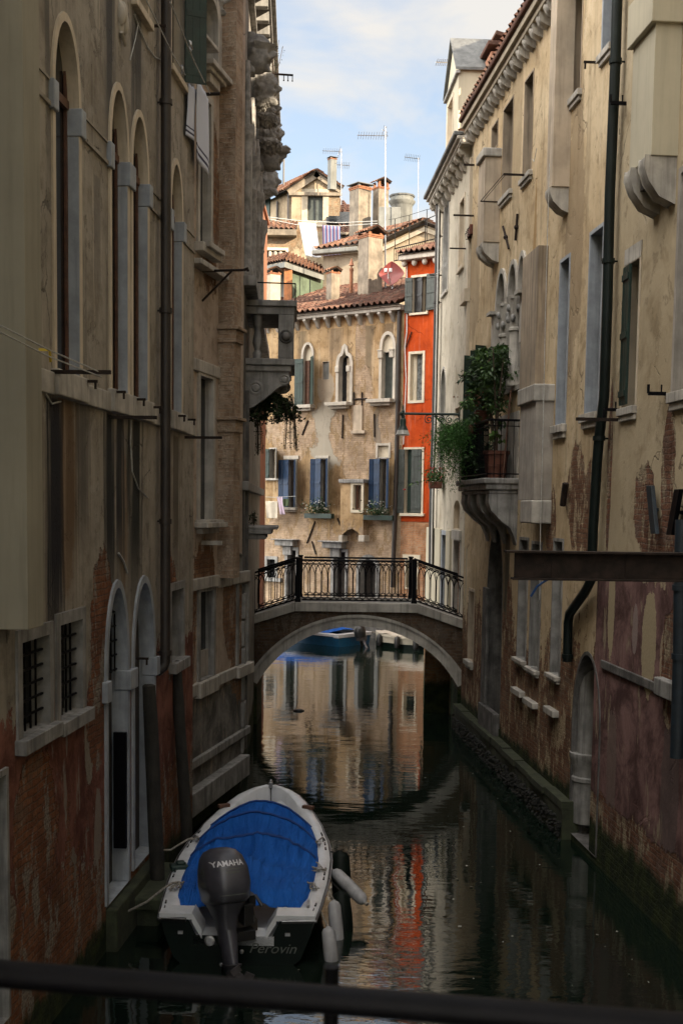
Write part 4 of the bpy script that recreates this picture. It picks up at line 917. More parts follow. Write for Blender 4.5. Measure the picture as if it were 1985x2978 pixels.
# ------------------------------------------------------------------ right: tan house with balcony (far part) and yellow house (near part)
def right_houses():
    F=FR; uS=F.U('q',690,1500)
    h=thing('tan_house','tall flaking tan plastered house with a plant-filled balcony and triple arched window','house',F.pt(uS*.5,0,0))
    fu=lambda k,x,y:F.U(k,x,y)
    M['w_tan']=wallmat('flaking_tan_plaster',(.49,.37,.225),(.61,.49,.325),.5,.4,brick=(2.7,3.6),  # upper coat lightened, brick darkened: light falloff put into the colours
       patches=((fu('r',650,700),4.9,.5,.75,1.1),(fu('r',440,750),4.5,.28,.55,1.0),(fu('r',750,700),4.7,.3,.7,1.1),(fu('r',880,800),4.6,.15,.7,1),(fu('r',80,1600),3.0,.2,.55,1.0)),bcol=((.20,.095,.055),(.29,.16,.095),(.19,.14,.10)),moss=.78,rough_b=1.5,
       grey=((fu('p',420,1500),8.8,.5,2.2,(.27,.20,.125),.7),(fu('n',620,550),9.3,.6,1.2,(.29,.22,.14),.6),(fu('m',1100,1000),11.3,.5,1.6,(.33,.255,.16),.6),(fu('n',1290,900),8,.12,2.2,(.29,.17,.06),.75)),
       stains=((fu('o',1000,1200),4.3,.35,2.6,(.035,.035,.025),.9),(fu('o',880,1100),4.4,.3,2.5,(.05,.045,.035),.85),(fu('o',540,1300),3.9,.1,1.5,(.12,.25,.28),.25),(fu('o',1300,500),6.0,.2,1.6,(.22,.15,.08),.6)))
    def win(k,x0,y0,x1,y1,yt,yb,xt=None,xb=None,**kw):
        u0,u1=F.U(k,x0,y0),F.U(k,x1,y1); zt=F.Z(k,x1 if xt is None else xt,yt); zb=F.Z(k,x0 if xb is None else xb,yb)
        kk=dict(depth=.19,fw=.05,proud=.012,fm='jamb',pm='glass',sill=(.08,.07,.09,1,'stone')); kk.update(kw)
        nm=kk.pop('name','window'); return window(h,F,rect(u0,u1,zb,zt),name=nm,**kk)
    bw=dict(fm='brown_render',fw=.03,depth=.16)
    win('m',1192,1000,1285,1000,500,1630,1240,1200,**bw)
    win('m',950,1300,1055,1300,800,1860,1010,960,**bw)
    win('m',822,1200,888,1200,1010,1330,870,830,sill=None,**bw)
    win('p',375,600,468,600,-180,985,420,370,**bw)
    win('p',684,250,772,250,-500,520,720,690)
    win('q',247,1200,330,1200,345,1975,330,240,sill=(.1,.08,.12,1,'stone'))
    win('q',530,1200,650,1200,60,1870,640,500,sill=(.1,.08,.12,1,'stone'))
    # lower small windows with weathered jambs and sills
    for x0,x1,yb in ((165,232,1790),(270,345,1870),(455,525,1925)):
        u0,u1=F.U('r',x0,1500),F.U('r',x1,1500); zb=F.Z('r',x0,yb)
        w=window(h,F,rect(u0,u1,zb,zb+2.0),.2,.05,.015,'stone_b','glass',name='window',sill=(.08,.09,.07,1,'stone'))
        m=MB(); m.fbox(F,u0-.05,u1+.05,zb-.62,zb-.52,-.02,.1); m.build('lower_sill',M['stone'],w,bevel=.012)
    u0,u1=F.U('o',565,2150),F.U('o',620,2150); window(h,F,rect(u0,u1,F.Z('s',140,265),F.Z('o',600,2040)),.18,.06,.012,'tan_render','glass',name='window',sill=(.06,.1,.1,1,'stone'))
    # tall pointed recess under the balcony
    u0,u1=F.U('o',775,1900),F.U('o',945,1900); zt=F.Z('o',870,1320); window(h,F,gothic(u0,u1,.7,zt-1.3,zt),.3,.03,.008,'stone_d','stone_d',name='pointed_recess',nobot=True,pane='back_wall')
    m=MB(); up=F.U('s',340,700); m.fbox(F,F.U('s',230,700),up,-.4,.95,-.02,.09); m.fbox(F,F.U('s',236,400),F.U('s',262,400),.951,3.2,-.02,.05); m.build('pilaster',M['stone_d'],h,bevel=.015)
    # triple arched window: two and a half arches on columns
    A=[((870,1500),(972,900)),((1000,1500),(1098,800)),((1112,1500),(1192,700))]; zs=F.Z('n',985,930); 
    tops=[570,470,375]
    for k,((x0,_),(x1,_2)) in enumerate(A):
        u0,u1=F.U('n',x0+14,1100),F.U('n',x1+8,1100); zt=F.Z('n',(x0+x1)/2+20,tops[k])
        window(h,F,arch(u0,u1,F.Z('n',985,1900),zs,zt,16),.3,.085,.04,'stone','glass',name='arched_window')
    us=[F.U('n',x,1100) for x in (870,993,1108,1195)]
    for k,u in enumerate(us):
        m=MB(); r=.11 if k in(1,2) else .08; z0=F.Z('n',985,1900); z1=zs-.55
        c=F.pt(u+(.03 if k in (1,2) else 0),0,.03)
        if k in (1,2): m.lathe([(r*1.3,z0),(r*1.3,z0+.1),(r,z0+.16),(r*.92,z1-.05),(r*1.15,z1-.04),(r*1.15,z1+.0),(r*.95,z1+.02),(r*1.0,z1+.2),(r*1.5,z1+.45),(r*1.65,zs-.02)],c,16)
        else: m.fbox(F,u-.09,u+.09,z0,z1-.3,-.02,.05); m.fbox(F,u-.11,u+.11,z1-.3,zs,-.02,.07)
        m.fbox(F,u-.16+.03*(k in(1,2)),u+.16+.03*(k in(1,2)),zs-.06,zs-.003,-.1,.16)
        m.build('column',M['stone'],h,smooth=35)
        if k in (1,2):
            m=MB(); rr=random.Random(k)
            for a in range(9):
                an=a/9*6.283; m.ball(c+Vector((math.cos(an)*r*1.25,math.sin(an)*r*1.25,z1+.16+.18*(a%2))),(.045,.045,.07),8,6)
            m.build('capital_carving',M['stone_b'],h,smooth=60)
    # chimney breasts
    def breast(k,xf,xn,y,n,zt,zb,m_,cap=True,corb=True,capk=None,steps=False):
        uf,un=F.U(k,xf,y,n),F.U(k,xn,y,n); m=MB(); m.fbox(F,uf,un,zb,zt,-.02,n); b=m.build('chimney_breast',M[m_],h,bevel=.006)
        if cap: m=MB(); m.fbox(F,uf-.04,un+.04,zt+.002,zt+.16,-.02,n+.05); m.build('cap_stone',M['stone'],b,bevel=.02)
        if corb:
            for u0 in (uf+.02,un-.2):
                m=MB(); pr=[(0,zb-.002),(n+.02,zb-.002),(n+.02,zb-.08),(n-.03,zb-.2),(n*.4,zb-.32),(0,zb-.36)]; m.extr([F.pt(u0,z,q) for q,z in pr],Vector((F.e.x,F.e.y,0))*.18); m.build('corbel',M['stone'],b,smooth=30)
        return b
    breast('m',664,735,1800,.3,F.Z('m',740,1400,.3),F.Z('n',700,230,.3),'tan_render')
    zb=F.Z('p',150,1850,.26); breast('p',150,205,900,.26,13.0,zb,'tan_render',cap=False)
    zL=F.Z('q',60,1640,.3); breast('q',-120,30,900,.16,zb-.6,zL,'brown_render',cap=False,corb=False)
    zl2=F.Z('r',300,450,.3); b=breast('q',-130,20,1900,.28,zL,zl2,'grey_render',cap=False,corb=False)
    m=MB(); uf,un=F.U('q',-130,1900,.28),F.U('q',20,1900,.28); m.fbox(F,uf-.03,un+.03,zL-.12,zL+.14,-.02,.33); m.fbox(F,uf+.25,un+.02,zl2-.36,zl2-.003,-.02,.3); m.build('band_stone',M['stone'],b,bevel=.02)
    # eaves: stone cornice on rounded modillions, red gutter
    zc=12.40; m=MB(); m.fbox(F,-.06,uS,zc,zc+.1,-.02,.19); m.fbox(F,-.08,uS,zc+.1,zc+.22,-.02,.25); m.build('cornice',M['frame_w'],h,bevel=.012)
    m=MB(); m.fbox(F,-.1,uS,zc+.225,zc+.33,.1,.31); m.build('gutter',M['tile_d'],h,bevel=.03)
    k=0
    while -.05+k*.47<uS-.2:
        u=-.05+k*.47; m=MB(); pr=[(0,zc-.003),(.15,zc-.003),(.165,zc-.06),(.13,zc-.13),(.06,zc-.17),(0,zc-.19)]; m.extr([F.pt(u,z,q) for q,z in pr],Vector((F.e.x,F.e.y,0))*.2); m.build('modillion',M['stone'],h,bevel=.03); k+=1
    tile_roof(h,F.pt(-.08,zc+.36,.26),F.pt(uS,zc+.36,.26),F.pt(uS,zc+5.3,-4.5),F.pt(-.08,zc+5.3,-4.5))  # steep pitch out of view, ridge raised to shade the palazzo front
    # chimney on the roof, end facing the canal
    c=F.pt(F.U('m',860,300,-.9),zc+.2,-1.1); b=MB(); b.obox(c+UPZ*1.0,(.8,1.0,2.3),math.atan2(F.e.y,F.e.x)+1.57); ch=b.build('chimney',M['terra_r'],h,bevel=.01)
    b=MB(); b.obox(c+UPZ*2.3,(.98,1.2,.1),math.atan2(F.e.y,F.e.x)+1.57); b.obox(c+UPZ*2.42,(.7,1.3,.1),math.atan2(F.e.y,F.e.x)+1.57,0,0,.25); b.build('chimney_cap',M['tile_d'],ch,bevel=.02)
    # iron arms, ties, hooks
    for k_,x,y,L in (('m',620,1490,.22),('m',612,2068,.42),('m',1235,1605,.42),('p',365,212,.15)):
        if L: bracket(h,F,F.U(k_,x,y),F.Z(k_,x,y),L,.016)
    m=MB(); u,z=F.uz('m',1235,1605); u2,z2=F.uz('m',915,1910); m.tube([F.pt(u,z,.42),F.pt(u2,z2,.37)],.007,5); m.tube([F.pt(u2,z2,0),F.pt(u2,z2,.37)],.014,5); m.tube([F.pt(u,z,.38),F.pt(u2,z2,.32)],.005,5); m.build('drying_line',M['rust'],h)
    for a,b_ in (((965,35),(1030,285)),((1130,-110),(1108,195))):
        m=MB(); p,q=F.pt(*F.uz('n',*a),.03),F.pt(*F.uz('n',*b_),.03); m.tube([p,q],.022,6); m.ball(p.lerp(q,.5),.045,8,6); m.build('wall_tie',M['rust'],h)
    for a,b_ in (((1240,830),(1210,1400)),): 
        m=MB(); m.tube([F.pt(*F.uz('n',*a),.03),F.pt(*F.uz('n',*b_),.03)],.012,5); m.build('iron_rod',M['rust'],h)
    m=MB(); m.tube([F.pt(*F.uz('r',600,310),.06),F.pt(*F.uz('r',575,500),.06)],.045,6); m.build('iron_plate',M['rust'],h)
    for k_,x,y in (('p',605,610),('p',340,1080)): bracket(h,F,F.U(k_,x,y),F.Z(k_,x,y),.16,.014,'iron_hook',hook=1)
    bracket(h,F,F.U('q',842,1920),F.Z('q',842,1920),.56,.02)
    m=MB(); 
    for pts in ([('p',155,1600),('q',115,900),('q',95,1900),('r',352,700),('r',345,1300)],[('m',1330,1300),('m',1300,1450),('m',1280,1420)]):
        m.tube([F.pt(*F.uz(k_,x,y,.3),.3) for k_,x,y in pts],.006,5)
    m.build('cable',M['line'],h)
    # balcony
    zt=F.Z('o',1000,738,.3); uN=F.U('o',1135,740); nB=.55
    uC=uN; zb=zt; uF=uN-2.75
    m=MB(); m.fbox(F,uF,uN,zt-.1,zt,-.02,nB+.06); m.fbox(F,uF+.03,uN-.03,zt-.2,zt-.103,-.02,nB+.02); m.fbox(F,uF+.07,uN-.07,zt-.27,zt-.203,-.02,nB-.04); bal=m.build('balcony',M['stone_b'],h,bevel=.02)
    for u0 in (uN-.36,uN-1.2,uN-2.05,uN-2.68):
        m=MB(); pr=[(0,zt-.272),(nB-.05,zt-.272),(nB-.04,zt-.42),(nB-.09,zt-.56),(nB-.2,zt-.66),(nB*.5,zt-.74),(.12,zt-.85),(.05,zt-1.0),(0,zt-1.15)]
        m.extr([F.pt(u0,z,q) for q,z in pr],Vector((F.e.x,F.e.y,0))*.28); m.build('corbel',M['stone_b'],bal,smooth=40)
    m=MB(); zr=zt+.98
    cs=[(uF+.03,.0),(uF+.03,nB),(uN-.03,nB),(uN-.03,.0)]
    for z,r in ((zr,.02),(zr-.1,.008),(zt+.07,.012)): m.tube([F.pt(u,z,n) for u,n in cs],r,6)
    for (a,an),(b_,bn) in zip(cs,cs[1:]):
        L=math.hypot(b_-a,bn-an); k=max(2,int(L/.095))
        for i in range(k+1): m.tube([F.pt(a+(b_-a)*i/k,zt,an+(bn-an)*i/k),F.pt(a+(b_-a)*i/k,zr,an+(bn-an)*i/k)],.007,5)
    m.build('railing',M['iron'],bal)
    for x0,y0,y1,an in ((640,1515,2350,1.3),(710,1460,2350,1.25),(765,1400,2350,1.2)):
        u=F.U('n',x0,1800); z1=F.Z('n',x0,y0); m=MB(); shutter(h,F,u,u+.24,zt+.05,z1,.03,'sh_green',ang=an)
    m=MB(); u0=F.U('n',640,1800); m.fbox(F,u0-.02,u0+.9,zt+.0,zt+2.1,-.2,-.15); m.fbox(F,F.U('n',860,1800),uN-.1,zt,zt+1.15,-.02,.03); m.build('door_panel',M['stone'],h)
    # downpipe at the seam with its bent foot
    pts=[F.pt(*F.uz(k_,x,y,.12),.12) for k_,x,y in (('p',812,-60),('p',800,600),('p',745,1900),('q',720,800),('q',690,1700),('q',640,2100),('q',620,2340),('r',800,700),('r',785,1130))]
    pts+=[F.pt(*F.uz('r',735,1230,.1),.1),F.pt(*F.uz('r',600,1420,.08),.08),F.pt(*F.uz('r',588,1500,.08),.08),F.pt(*F.uz('r',580,1830,.08),.08)]
    pts[0].z=13.0
    downpipe(h,pts,.066,'pipe_g',[pts[1],pts[2].lerp(pts[3],.6),pts[5],pts[-1]+UPZ*.08],F)
    # arched water gate with stone half column
    u0,u1=F.U('s',842,500),F.U('s',1020,500); zt=F.Z('s',960,250); w=window(h,F,arch(u0,u1,.1,zt-1.0,zt),.95,.05,.01,'stone_d','wood_d',name='water_gate',nobot=True,pane='door_leaf')
    m=MB(); c=F.pt(u0+.02,0,-.25); z1=F.Z('s',830,885); r=.24
    m.lathe([(r*.96,.25),(r*.96,z1-.42),(r*1.06,z1-.4),(r*1.06,z1-.35),(r*.98,z1-.33),(r*1.0,z1-.2),(r*1.12,z1-.14),(r*1.12,z1-.1),(r*1.2,z1-.07),(r*1.2,z1)],c,20); m.lathe([(r*.8,z1+.003),(r*.8,z1+.5),(r*.85,z1+1.5)],c,16); m.build('half_column',M['stone_b'],w,smooth=35)
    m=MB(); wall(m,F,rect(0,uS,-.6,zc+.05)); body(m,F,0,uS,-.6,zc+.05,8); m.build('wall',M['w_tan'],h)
    # ---------------- yellow house
    y=thing('yellow_house','smooth yellow plastered house over a peeling purple-red lower wall','house',F.pt(uS+3,0,0)); h=y
    M['w_yel']=wallmat('yellow_over_red_plaster',(.40,.325,.215),(.46,.38,.26),.14,.1,low=(3.95,1.0,(.135,.07,.066),(.245,.145,.135)),brick=(.95,.5),
       patches=((fu('r',1230,700),4.75,.35,.55,1.0),(fu('r',1420,600),5.2,.22,.75,1.0),(fu('r',930,500),5.3,.10,1.1,.9),(fu('r',1350,800),4.3,.6,.35,1.2),(fu('r',1470,1450),3.0,.25,.7,1.1)),bcol=((.17,.075,.045),(.24,.12,.075),(.17,.12,.095)),moss=.62,rough_b=1.7,
       grey=((fu('s',1150,600),2.2,.45,.9,(.09,.07,.075),.7),(fu('s',1350,900),1.9,.6,.9,(.085,.07,.075),.7)),
      over=((fu('r',960,1300),F.Z('r',960,1350),.13,.75,(.45,.37,.24),.95),(fu('r',1275,1650),F.Z('r',1275,1680),.24,.62,(.45,.37,.24),.95),(fu('r',1420,1800),F.Z('r',1420,1800),.2,.35,(.42,.33,.23),.9),(fu('r',1160,1500),F.Z('r',1160,1560),.1,.35,(.34,.27,.25),.8),(fu('s',1090,1000),F.Z('s',1090,1050),.2,.8,(.20,.15,.13),.7),(fu('s',1480,1100),F.Z('s',1480,1150),.3,1.0,(.13,.10,.095),.7)))
    u0,u1=F.U('q',893,1000),F.U('q',1022,1000); zt_,zb_=F.Z('q',1030,345),F.Z('q',900,1800)
    w=window(h,F,rect(u0,u1,zb_,zt_),.16,.06,.012,'cream','sh_green',sill=(.06,.06,.1,1,'stone'),pane='closed_shutter'); 
    m=MB(); m.fbox(F,u0-.06,u1+.06,zt_+.01,zt_+.2,-.01,.016); m.build('lintel',M['stone'],w)
    shutter(w,F,u0+.02,u0+.32,zb_+.03,zt_-.03,.02,'sh_green',ang=.05)
    u0,u1=F.U('q',1395,1000),F.U('q',1640,1000); zb_=F.Z('q',1380,1650); w=window(h,F,rect(u0,u1,zb_,zb_+2.35),.18,.07,.015,'grey_render','sh_green',sill=(.06,.07,.12,1,'stone'),pane='closed_shutter')
    n=.3; uf,un=F.U('p',960,900,n),F.U('p',1170,900,n); zc2=F.Z('p',1180,240,n); zb2=F.Z('p',1165,1500,n)
    m=MB(); m.fbox(F,uf,un,zb2,15,-.02,n); b=m.build('chimney_breast',M['cream2'],h,bevel=.006)
    m=MB(); m.fbox(F,uf-.05,un+.05,zc2,zc2+.48,-.02,n+.06); m.build('cap_band',M['cream2'],b,bevel=.01)
    for u0 in (uf+.02,un-.24):
        m=MB(); pr=[(0,zb2-.002),(n+.05,zb2-.002),(n+.06,zb2-.1),(n+.0,zb2-.26),(n*.6,zb2-.42),(0,zb2-.5)]; m.extr([F.pt(u0,z,q) for q,z in pr],Vector((F.e.x,F.e.y,0))*.22); m.build('corbel',M['stone'],b,smooth=30,bevel=.01)
    m=MB(); m.fbox(F,uf+.241,un-.241,zb2-.26,zb2-.004,-.02,n*.8); m.build('corbel_slab',M['wood_d'],b)
    for k_,x,yy in (('p',905,1012),('p',1440,465),('q',1290,1665),('q',840,1822)):
        m=MB(); u,z=F.uz(k_,x,yy); m.fbox(F,u-.016,u+.016,z-.02,z+.02,-.02,.2); m.tube([F.pt(u,z,.2),F.pt(u,z+(.1 if yy!=1822 else -.12),.2)],.016,6); m.tube([F.pt(u,z,.05),F.pt(u,z+.1,.05)],.01,5); m.build('iron_hook',M['iron'],h)
    for a,b_,mm in (((1305,330),(1345,740),'blue_ir'),((1550,360),(1480,750),'iron')):
        m=MB(); p,q=F.pt(*F.uz('r',*a,.05),.05),F.pt(*F.uz('r',*b_,.05),.05); d=(q-p).normalized(); s_=Vector((F.e.x,F.e.y,0))*.085; nn=Vector((F.n.x,F.n.y,0))*.05
        m.box8([p-s_,p+s_,p+s_+nn,p-s_+nn,q-s_,q+s_,q+s_+nn,q-s_+nn]); c=p.lerp(q,.5); m.fbox(F,F.U('r',a[0]-40,540,.05),F.U('r',a[0]+20,540,.05),c.z-.02,c.z+.02,.0,.04); m.build('tie_plate',M[mm],h,bevel=.006)
    pts=[F.pt(*F.uz('r',1560,620,.1),.1),F.pt(*F.uz('r',1545,1200,.1),.1),F.pt(*F.uz('s',1545,250,.1),.1),F.pt(*F.uz('s',1525,925,.1),.1)]
    downpipe(h,pts,.075,'blue_ir',[pts[1],pts[2]],F)
    u0,u1=F.U('r',1390,1950),F.U('r',1500,1950); z=F.Z('r',1400,1960); m=MB(); m.fbox(F,u0,u1+.3,z-.2,z,-.02,.1); m.build('stone_sill',M['stone_b'],h,bevel=.015)
    m=MB(); m.fbox(F,F.U('s',1030,300),u0,F.Z('s',1040,330),F.Z('s',1040,300)+.05,-.02,.03); m.build('broken_edge',M['stone_d'],h,bevel=.01)
    uE=F.uY(8.6); m=MB(); wall(m,F,rect(uS+.001,uE,-.6,14.6)); body(m,F,uS+.001,uE,-.6,14.6,8); m.build('wall',M['w_yel'],h)
    e=MB(); e.fbox(F,uS+.01,uE,14.6,14.75,-.02,.5); e.build('eaves',M['stone'],h)
    tile_roof(h,F.pt(uS,14.8,.55),F.pt(uE,14.8,.55),F.pt(uE,17.0,-4.5),F.pt(uS,17.0,-4.5),pitch=.42,row=.8)
    m=MB(); m.fbox(F,uE+.002,F.len,-.6,22,-8,0); m.fbox(F,uE-.2,F.len,22.002,22.3,-8.3,.4); tag(m.build('shade_house',M['cream2']),'unseen tall plain house added for shade next to the yellow house, behind the viewer','house')  # out of view, added to cut sky light on the near walls
    return y
right_houses()
def steel_beam():
    Y=11.6; a=P('D',1180,1300,Y); z1=P('D',1300,1266,Y).z; z0=P('D',1300,1333,Y).z; x0=a.x; x1=4.783-.085*Y+.3
    m=MB(); m.box((x0,Y-.012,z0+.02),(x1,Y+.012,z1-.02)); m.box((x0-.02,Y-.09,z0),(x1,Y+.09,z0+.02)); m.box((x0-.09,Y-.09,z1-.022),(x1,Y+.09,z1)); 
    for k in range(3): m.box((x0+.35+k*.7,Y-.03,z0+.021),(x0+.36+k*.7,Y-.0125,z1-.023))
    tag(m.build('steel_beam',M['rust'],bevel=.003),'rusty steel beam sticking out of the yellow house over the water','beam')
    m=MB(); p=P('r',395,1140,Y+.2); q=P('r',270,1275,Y+.2); m.tube([p+Vector((.25,0,.12)),p,p.lerp(q,.5)+Vector((-.012,0,.02)),q],.012,6); tag(m.build('hose',M['blue_pl'],smooth=50),'short blue hose end hanging below the rusty steel beam','hose')
steel_beam()
# ------------------------------------------------------------------ white house beyond the bridge
def white_house():
    F=FWh; h=thing('white_house','pale cream house just beyond the footbridge with a dormer tower and carved eaves','house',F.pt(2.5,0,0))
    M['w_white']=wallmat('pale_cream_plaster',(.50,.45,.36),(.58,.525,.425),.3,.15,low=None,grey=((F.U('o',420,600),6.0,.5,.7,(.33,.32,.28),.6),),moss=0)
    M['w_wbrick']=wallmat('low_brick',(.4,.3,.2),(.45,.35,.25),.4,.4,brick=(40,1),bcol=((.26,.15,.10),(.34,.21,.14),(.32,.27,.22)),moss=0)
    zc=F.Z('m',72,1945,.34)
    def win(k,x0,x1,y,yt,yb,fn=None,zs=None,**kw):
        u0,u1=F.U(k,x0,y),F.U(k,x1,y); zt=F.Z(k,x1,yt); zb=F.Z(k,x0,yb); kk=dict(depth=.16,fw=.07,proud=.02,fm='cream',pm='glass'); kk.update(kw)
        return window(h,F,rect(u0,u1,zb,zt) if fn is None else fn(u0,u1,zb,zt-zs,zt),**kk)
    u0,u1=F.U('m',458,2200),F.U('m',508,2200); window(h,F,rect(u0,u1,F.Z('n',480,490),F.Z('m',500,1870)),.16,.07,.02,'cream','curtain',sill=(.08,.06,.09))
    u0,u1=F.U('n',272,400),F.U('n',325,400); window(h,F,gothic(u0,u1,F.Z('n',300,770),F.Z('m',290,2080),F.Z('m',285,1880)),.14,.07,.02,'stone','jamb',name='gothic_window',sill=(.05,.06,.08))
    u0,u1=F.U('n',243,2000),F.U('n',290,2000); window(h,F,gothic(u0,u1,F.Z('o',230,730),F.Z('n',265,1900),F.Z('n',270,1660)),.14,.06,.02,'stone','sh_grey',name='gothic_window',sill=(.12,.1,.12))
    u0,u1=F.U('n',405,2120),F.U('n',465,2120); window(h,F,rect(u0,u1,F.Z('n',440,2200),F.Z('n',440,2095)),.12,.02,.005,'cream','glass')
    u0,u1=F.U('o',385,1250),F.U('o',452,1250); window(h,F,arch(u0,u1,F.Z('o',420,1325),F.Z('o',420,1090),F.Z('o',425,1000)),.12,.015,.004,'cream','tan_render',name='niche',pane='back_wall')
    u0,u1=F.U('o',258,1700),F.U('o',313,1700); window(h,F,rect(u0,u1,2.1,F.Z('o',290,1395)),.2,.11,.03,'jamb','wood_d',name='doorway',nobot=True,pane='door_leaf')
    u0,u1=F.U('o',388,1700),F.U('o',462,1700); window(h,F,rect(u0,u1,2.1,F.Z('o',420,1460)),.1,.07,.02,'stone','w_wbrick',name='walled_doorway',nobot=True,pane='brick_infill',lintel=(.1,.2,.06))
    m=MB(); z=F.Z('o',300,1335); m.fbox(F,F.U('o',92,1500),F.U('o',250,1500),1.8,z,-.02,.05); m.fbox(F,F.U('o',316,1500),F.U('o',362,1500),1.8,z,-.02,.05); m.build('plinth',M['cream2'],h,bevel=.008)
    m=MB(); m.fbox(F,F.len-.16,F.len-.02,F.Z('n',545,2300),12,-.02,.05); m.fbox(F,F.U('n',515,850),F.len,F.Z('n',540,915),F.Z('n',540,775),-.02,.12); m.build('edge_strip',M['cream'],h)
    # carved cornice on scrolled brackets
    m=MB(); m.fbox(F,-.2,F.len,zc+.0,zc+.07,-.02,.28); m.fbox(F,-.22,F.len,zc+.07,zc+.14,-.02,.34); m.build('cornice',M['stone_w'],h,bevel=.015)
    m=MB(); m.fbox(F,-.25,F.len,zc+.143,zc+.23,.2,.41); m.fbox(F,-.22,F.len,zc+.143,zc+.18,-.02,.2); m.build('gutter',M['copper'],h,bevel=.02)
    m=MB(); 
    for k in range(40): m.fbox(F,-.15+k*.135,-.15+k*.135+.07,zc-.035,zc-.002,-.02,.26)
    m.build('dentil_row',M['stone_w'],h)
    for k in range(9):
        u=-.12+k*.6; m=MB(); pr=[(0,zc-.003),(.25,zc-.003),(.26,zc-.1),(.2,zc-.17),(.15,zc-.16),(.11,zc-.27),(.07,zc-.33),(0,zc-.36)]; m.extr([F.pt(u,z,q) for q,z in pr],Vector((F.e.x,F.e.y,0))*.2); m.build('cornice_bracket',M['stone_w'],h,smooth=40)
    tile_roof(h,F.pt(-.2,zc+.2,.3),F.pt(F.len,zc+.2,.3),F.pt(F.len,zc+2.0,-4),F.pt(-.2,zc+2.0,-4))
    # dormer tower: gable towards the canal
    n=.02; ua,ub=F.U('m',300,1000,n),F.U('m',432,1000,n); zt=F.Z('m',410,470,n); zp=F.Z('m',345,175,n)
    T=Fac(F.pt(ua,0,n).xy,F.pt(ub,0,n).xy,(-1,0)); W_=T.len; d=h
    ow=[]; u0,u1=T.U('m',322,1000),T.U('m',378,1000); 
    m=MB(); hole=rect(u0,u1,T.Z('m',320,1270),T.Z('m',375,720)); wall(m,T,rect(0,W_,zc+.1,zt),holes=[hole]); wall(m,T,[(-.0,zt),(W_,zt),(W_/2,zp-.1)],holes=[]); body(m,T,0,W_,zc+.1,zt,2.4); dm=m.build('dormer',M['cream2'],h)
    window(dm,T,hole,.14,.06,.02,'cream','curtain',hole=False)
    m=MB(); 
    for s_ in (0,1):
        e=W_+.07 if s_ else -.07; p=[T.pt(e,zt-.05,.08),T.pt(W_/2,zp,.08),T.pt(W_/2,zp,-2.4),T.pt(e,zt-.05,-2.4)]; m.box8([q for q in p]+[q+UPZ*.06 for q in p])
    m.build('dormer_roof',M['copper'],dm)
    m=MB(); m.fbox(T,-.06,W_+.06,zt-.12,zt-.06,-.02,.07); m.build('pediment_band',M['stone_b'],dm)
    tile_roof(h,F.pt(1.5,zc+2.1,-1.2),F.pt(F.len-.2,zc+2.1,-1.2),F.pt(F.len-.2,zc+4.6,-4.5),F.pt(1.5,zc+4.6,-4.5))
    # downpipe
    pts=[F.pt(*F.uz(k,x,y,.12),.12) for k,x,y in (('m',212,1850),('m',205,2300),('n',190,900),('n',165,2200),('o',140,700),('o',125,1750))]
    downpipe(h,pts,.065,'pipe',[pts[1],pts[2],pts[3],pts[4]],F)
    pw=[q+F_off(F,.1) for q in pts]; m=MB(); m.tube(pw,.02,6); m.build('cable',M['pipe_w'],h)
    for k,x,y,L in (('n',525,287,.35),('n',250,590,.3)): bracket(h,F,F.U(k,x,y),F.Z(k,x,y),L,.014)
    m=MB(); a=P('n',435,287,28.9); b=P('n',180,580,30.6)
    m.tube([a,b],.006,4); m.tube([a-UPZ*.05,b-UPZ*.05],.006,4); m.build('drying_line',M['line'],h)
    m=MB(); wall(m,F,rect(-.02,F.len,-.5,zc+.03)); body(m,F,-.02,F.len,-.5,zc+.03,6); m.build('wall',M['w_white'],h)
def F_off(F,d): return Vector((F.e.x*d,F.e.y*d,0))
white_house()
# a flower box on the white house, geranium spilling
def geranium(c,label,n=260,R=(.28,.2,.2),trail=None,fl='fl_red',lf='leaf_l',nf=30,s=.06,group=None,box=(.5,.16,.14),boxm='terra',seed=1,name='flower_box',ang=0):
    rnd=random.Random(seed); o=thing(name,label,'flower box',c,group); c=Vector(c); b=MB(); b.obox(c+UPZ*box[2]/2,box,ang); b.build('planter',M[boxm],o,bevel=.01); l=MB(); f=MB()
    for k in range(n):
        p=c+Vector((rnd.gauss(0,.42)*R[0],rnd.gauss(0,.42)*R[1],box[2]+abs(rnd.gauss(.3,.4))*R[2])); l.leaf(p,Vector((rnd.uniform(-1,1),rnd.uniform(-1,1),rnd.uniform(-.4,1))),s*.8,s)
    for k in range(nf):
        p=c+Vector((rnd.gauss(0,.5)*R[0],rnd.gauss(0,.55)*R[1],box[2]+rnd.uniform(.2,1.2)*R[2]))
        for i in range(4): f.leaf(p,Vector((rnd.uniform(-1,1),rnd.uniform(-1,1),rnd.uniform(-.2,1))),s*.6,s*.55)
    if trail:
        for k in range(trail[1]): 
            t=rnd.random(); p=c+Vector(trail[0])*t+Vector((0,0,-.12*t*t+box[2]))+Vector((rnd.gauss(0,.025),rnd.gauss(0,.025),rnd.gauss(0,.025))); l.leaf(p,Vector((rnd.uniform(-1,1),rnd.uniform(-1,1),rnd.uniform(-.4,1))),s*.7,s*.9)
        for i in range(8): f.leaf(c+Vector(trail[0])+Vector((0,0,-.02)),Vector((rnd.uniform(-1,1),rnd.uniform(-1,1),rnd.uniform(-.2,1))),s*.7,s*.7)
    l.build('foliage',M[lf],o); f.build('blossom',M[fl],o); return o
geranium(P('o',175,865,29.6)+Vector((0,0,.0)),'small red planter with a trailing geranium on the pale cream house',300,(.3,.3,.28),((-.75,-.1,-.02),40),box=(.3,.45,.16),boxm='terra',seed=3)
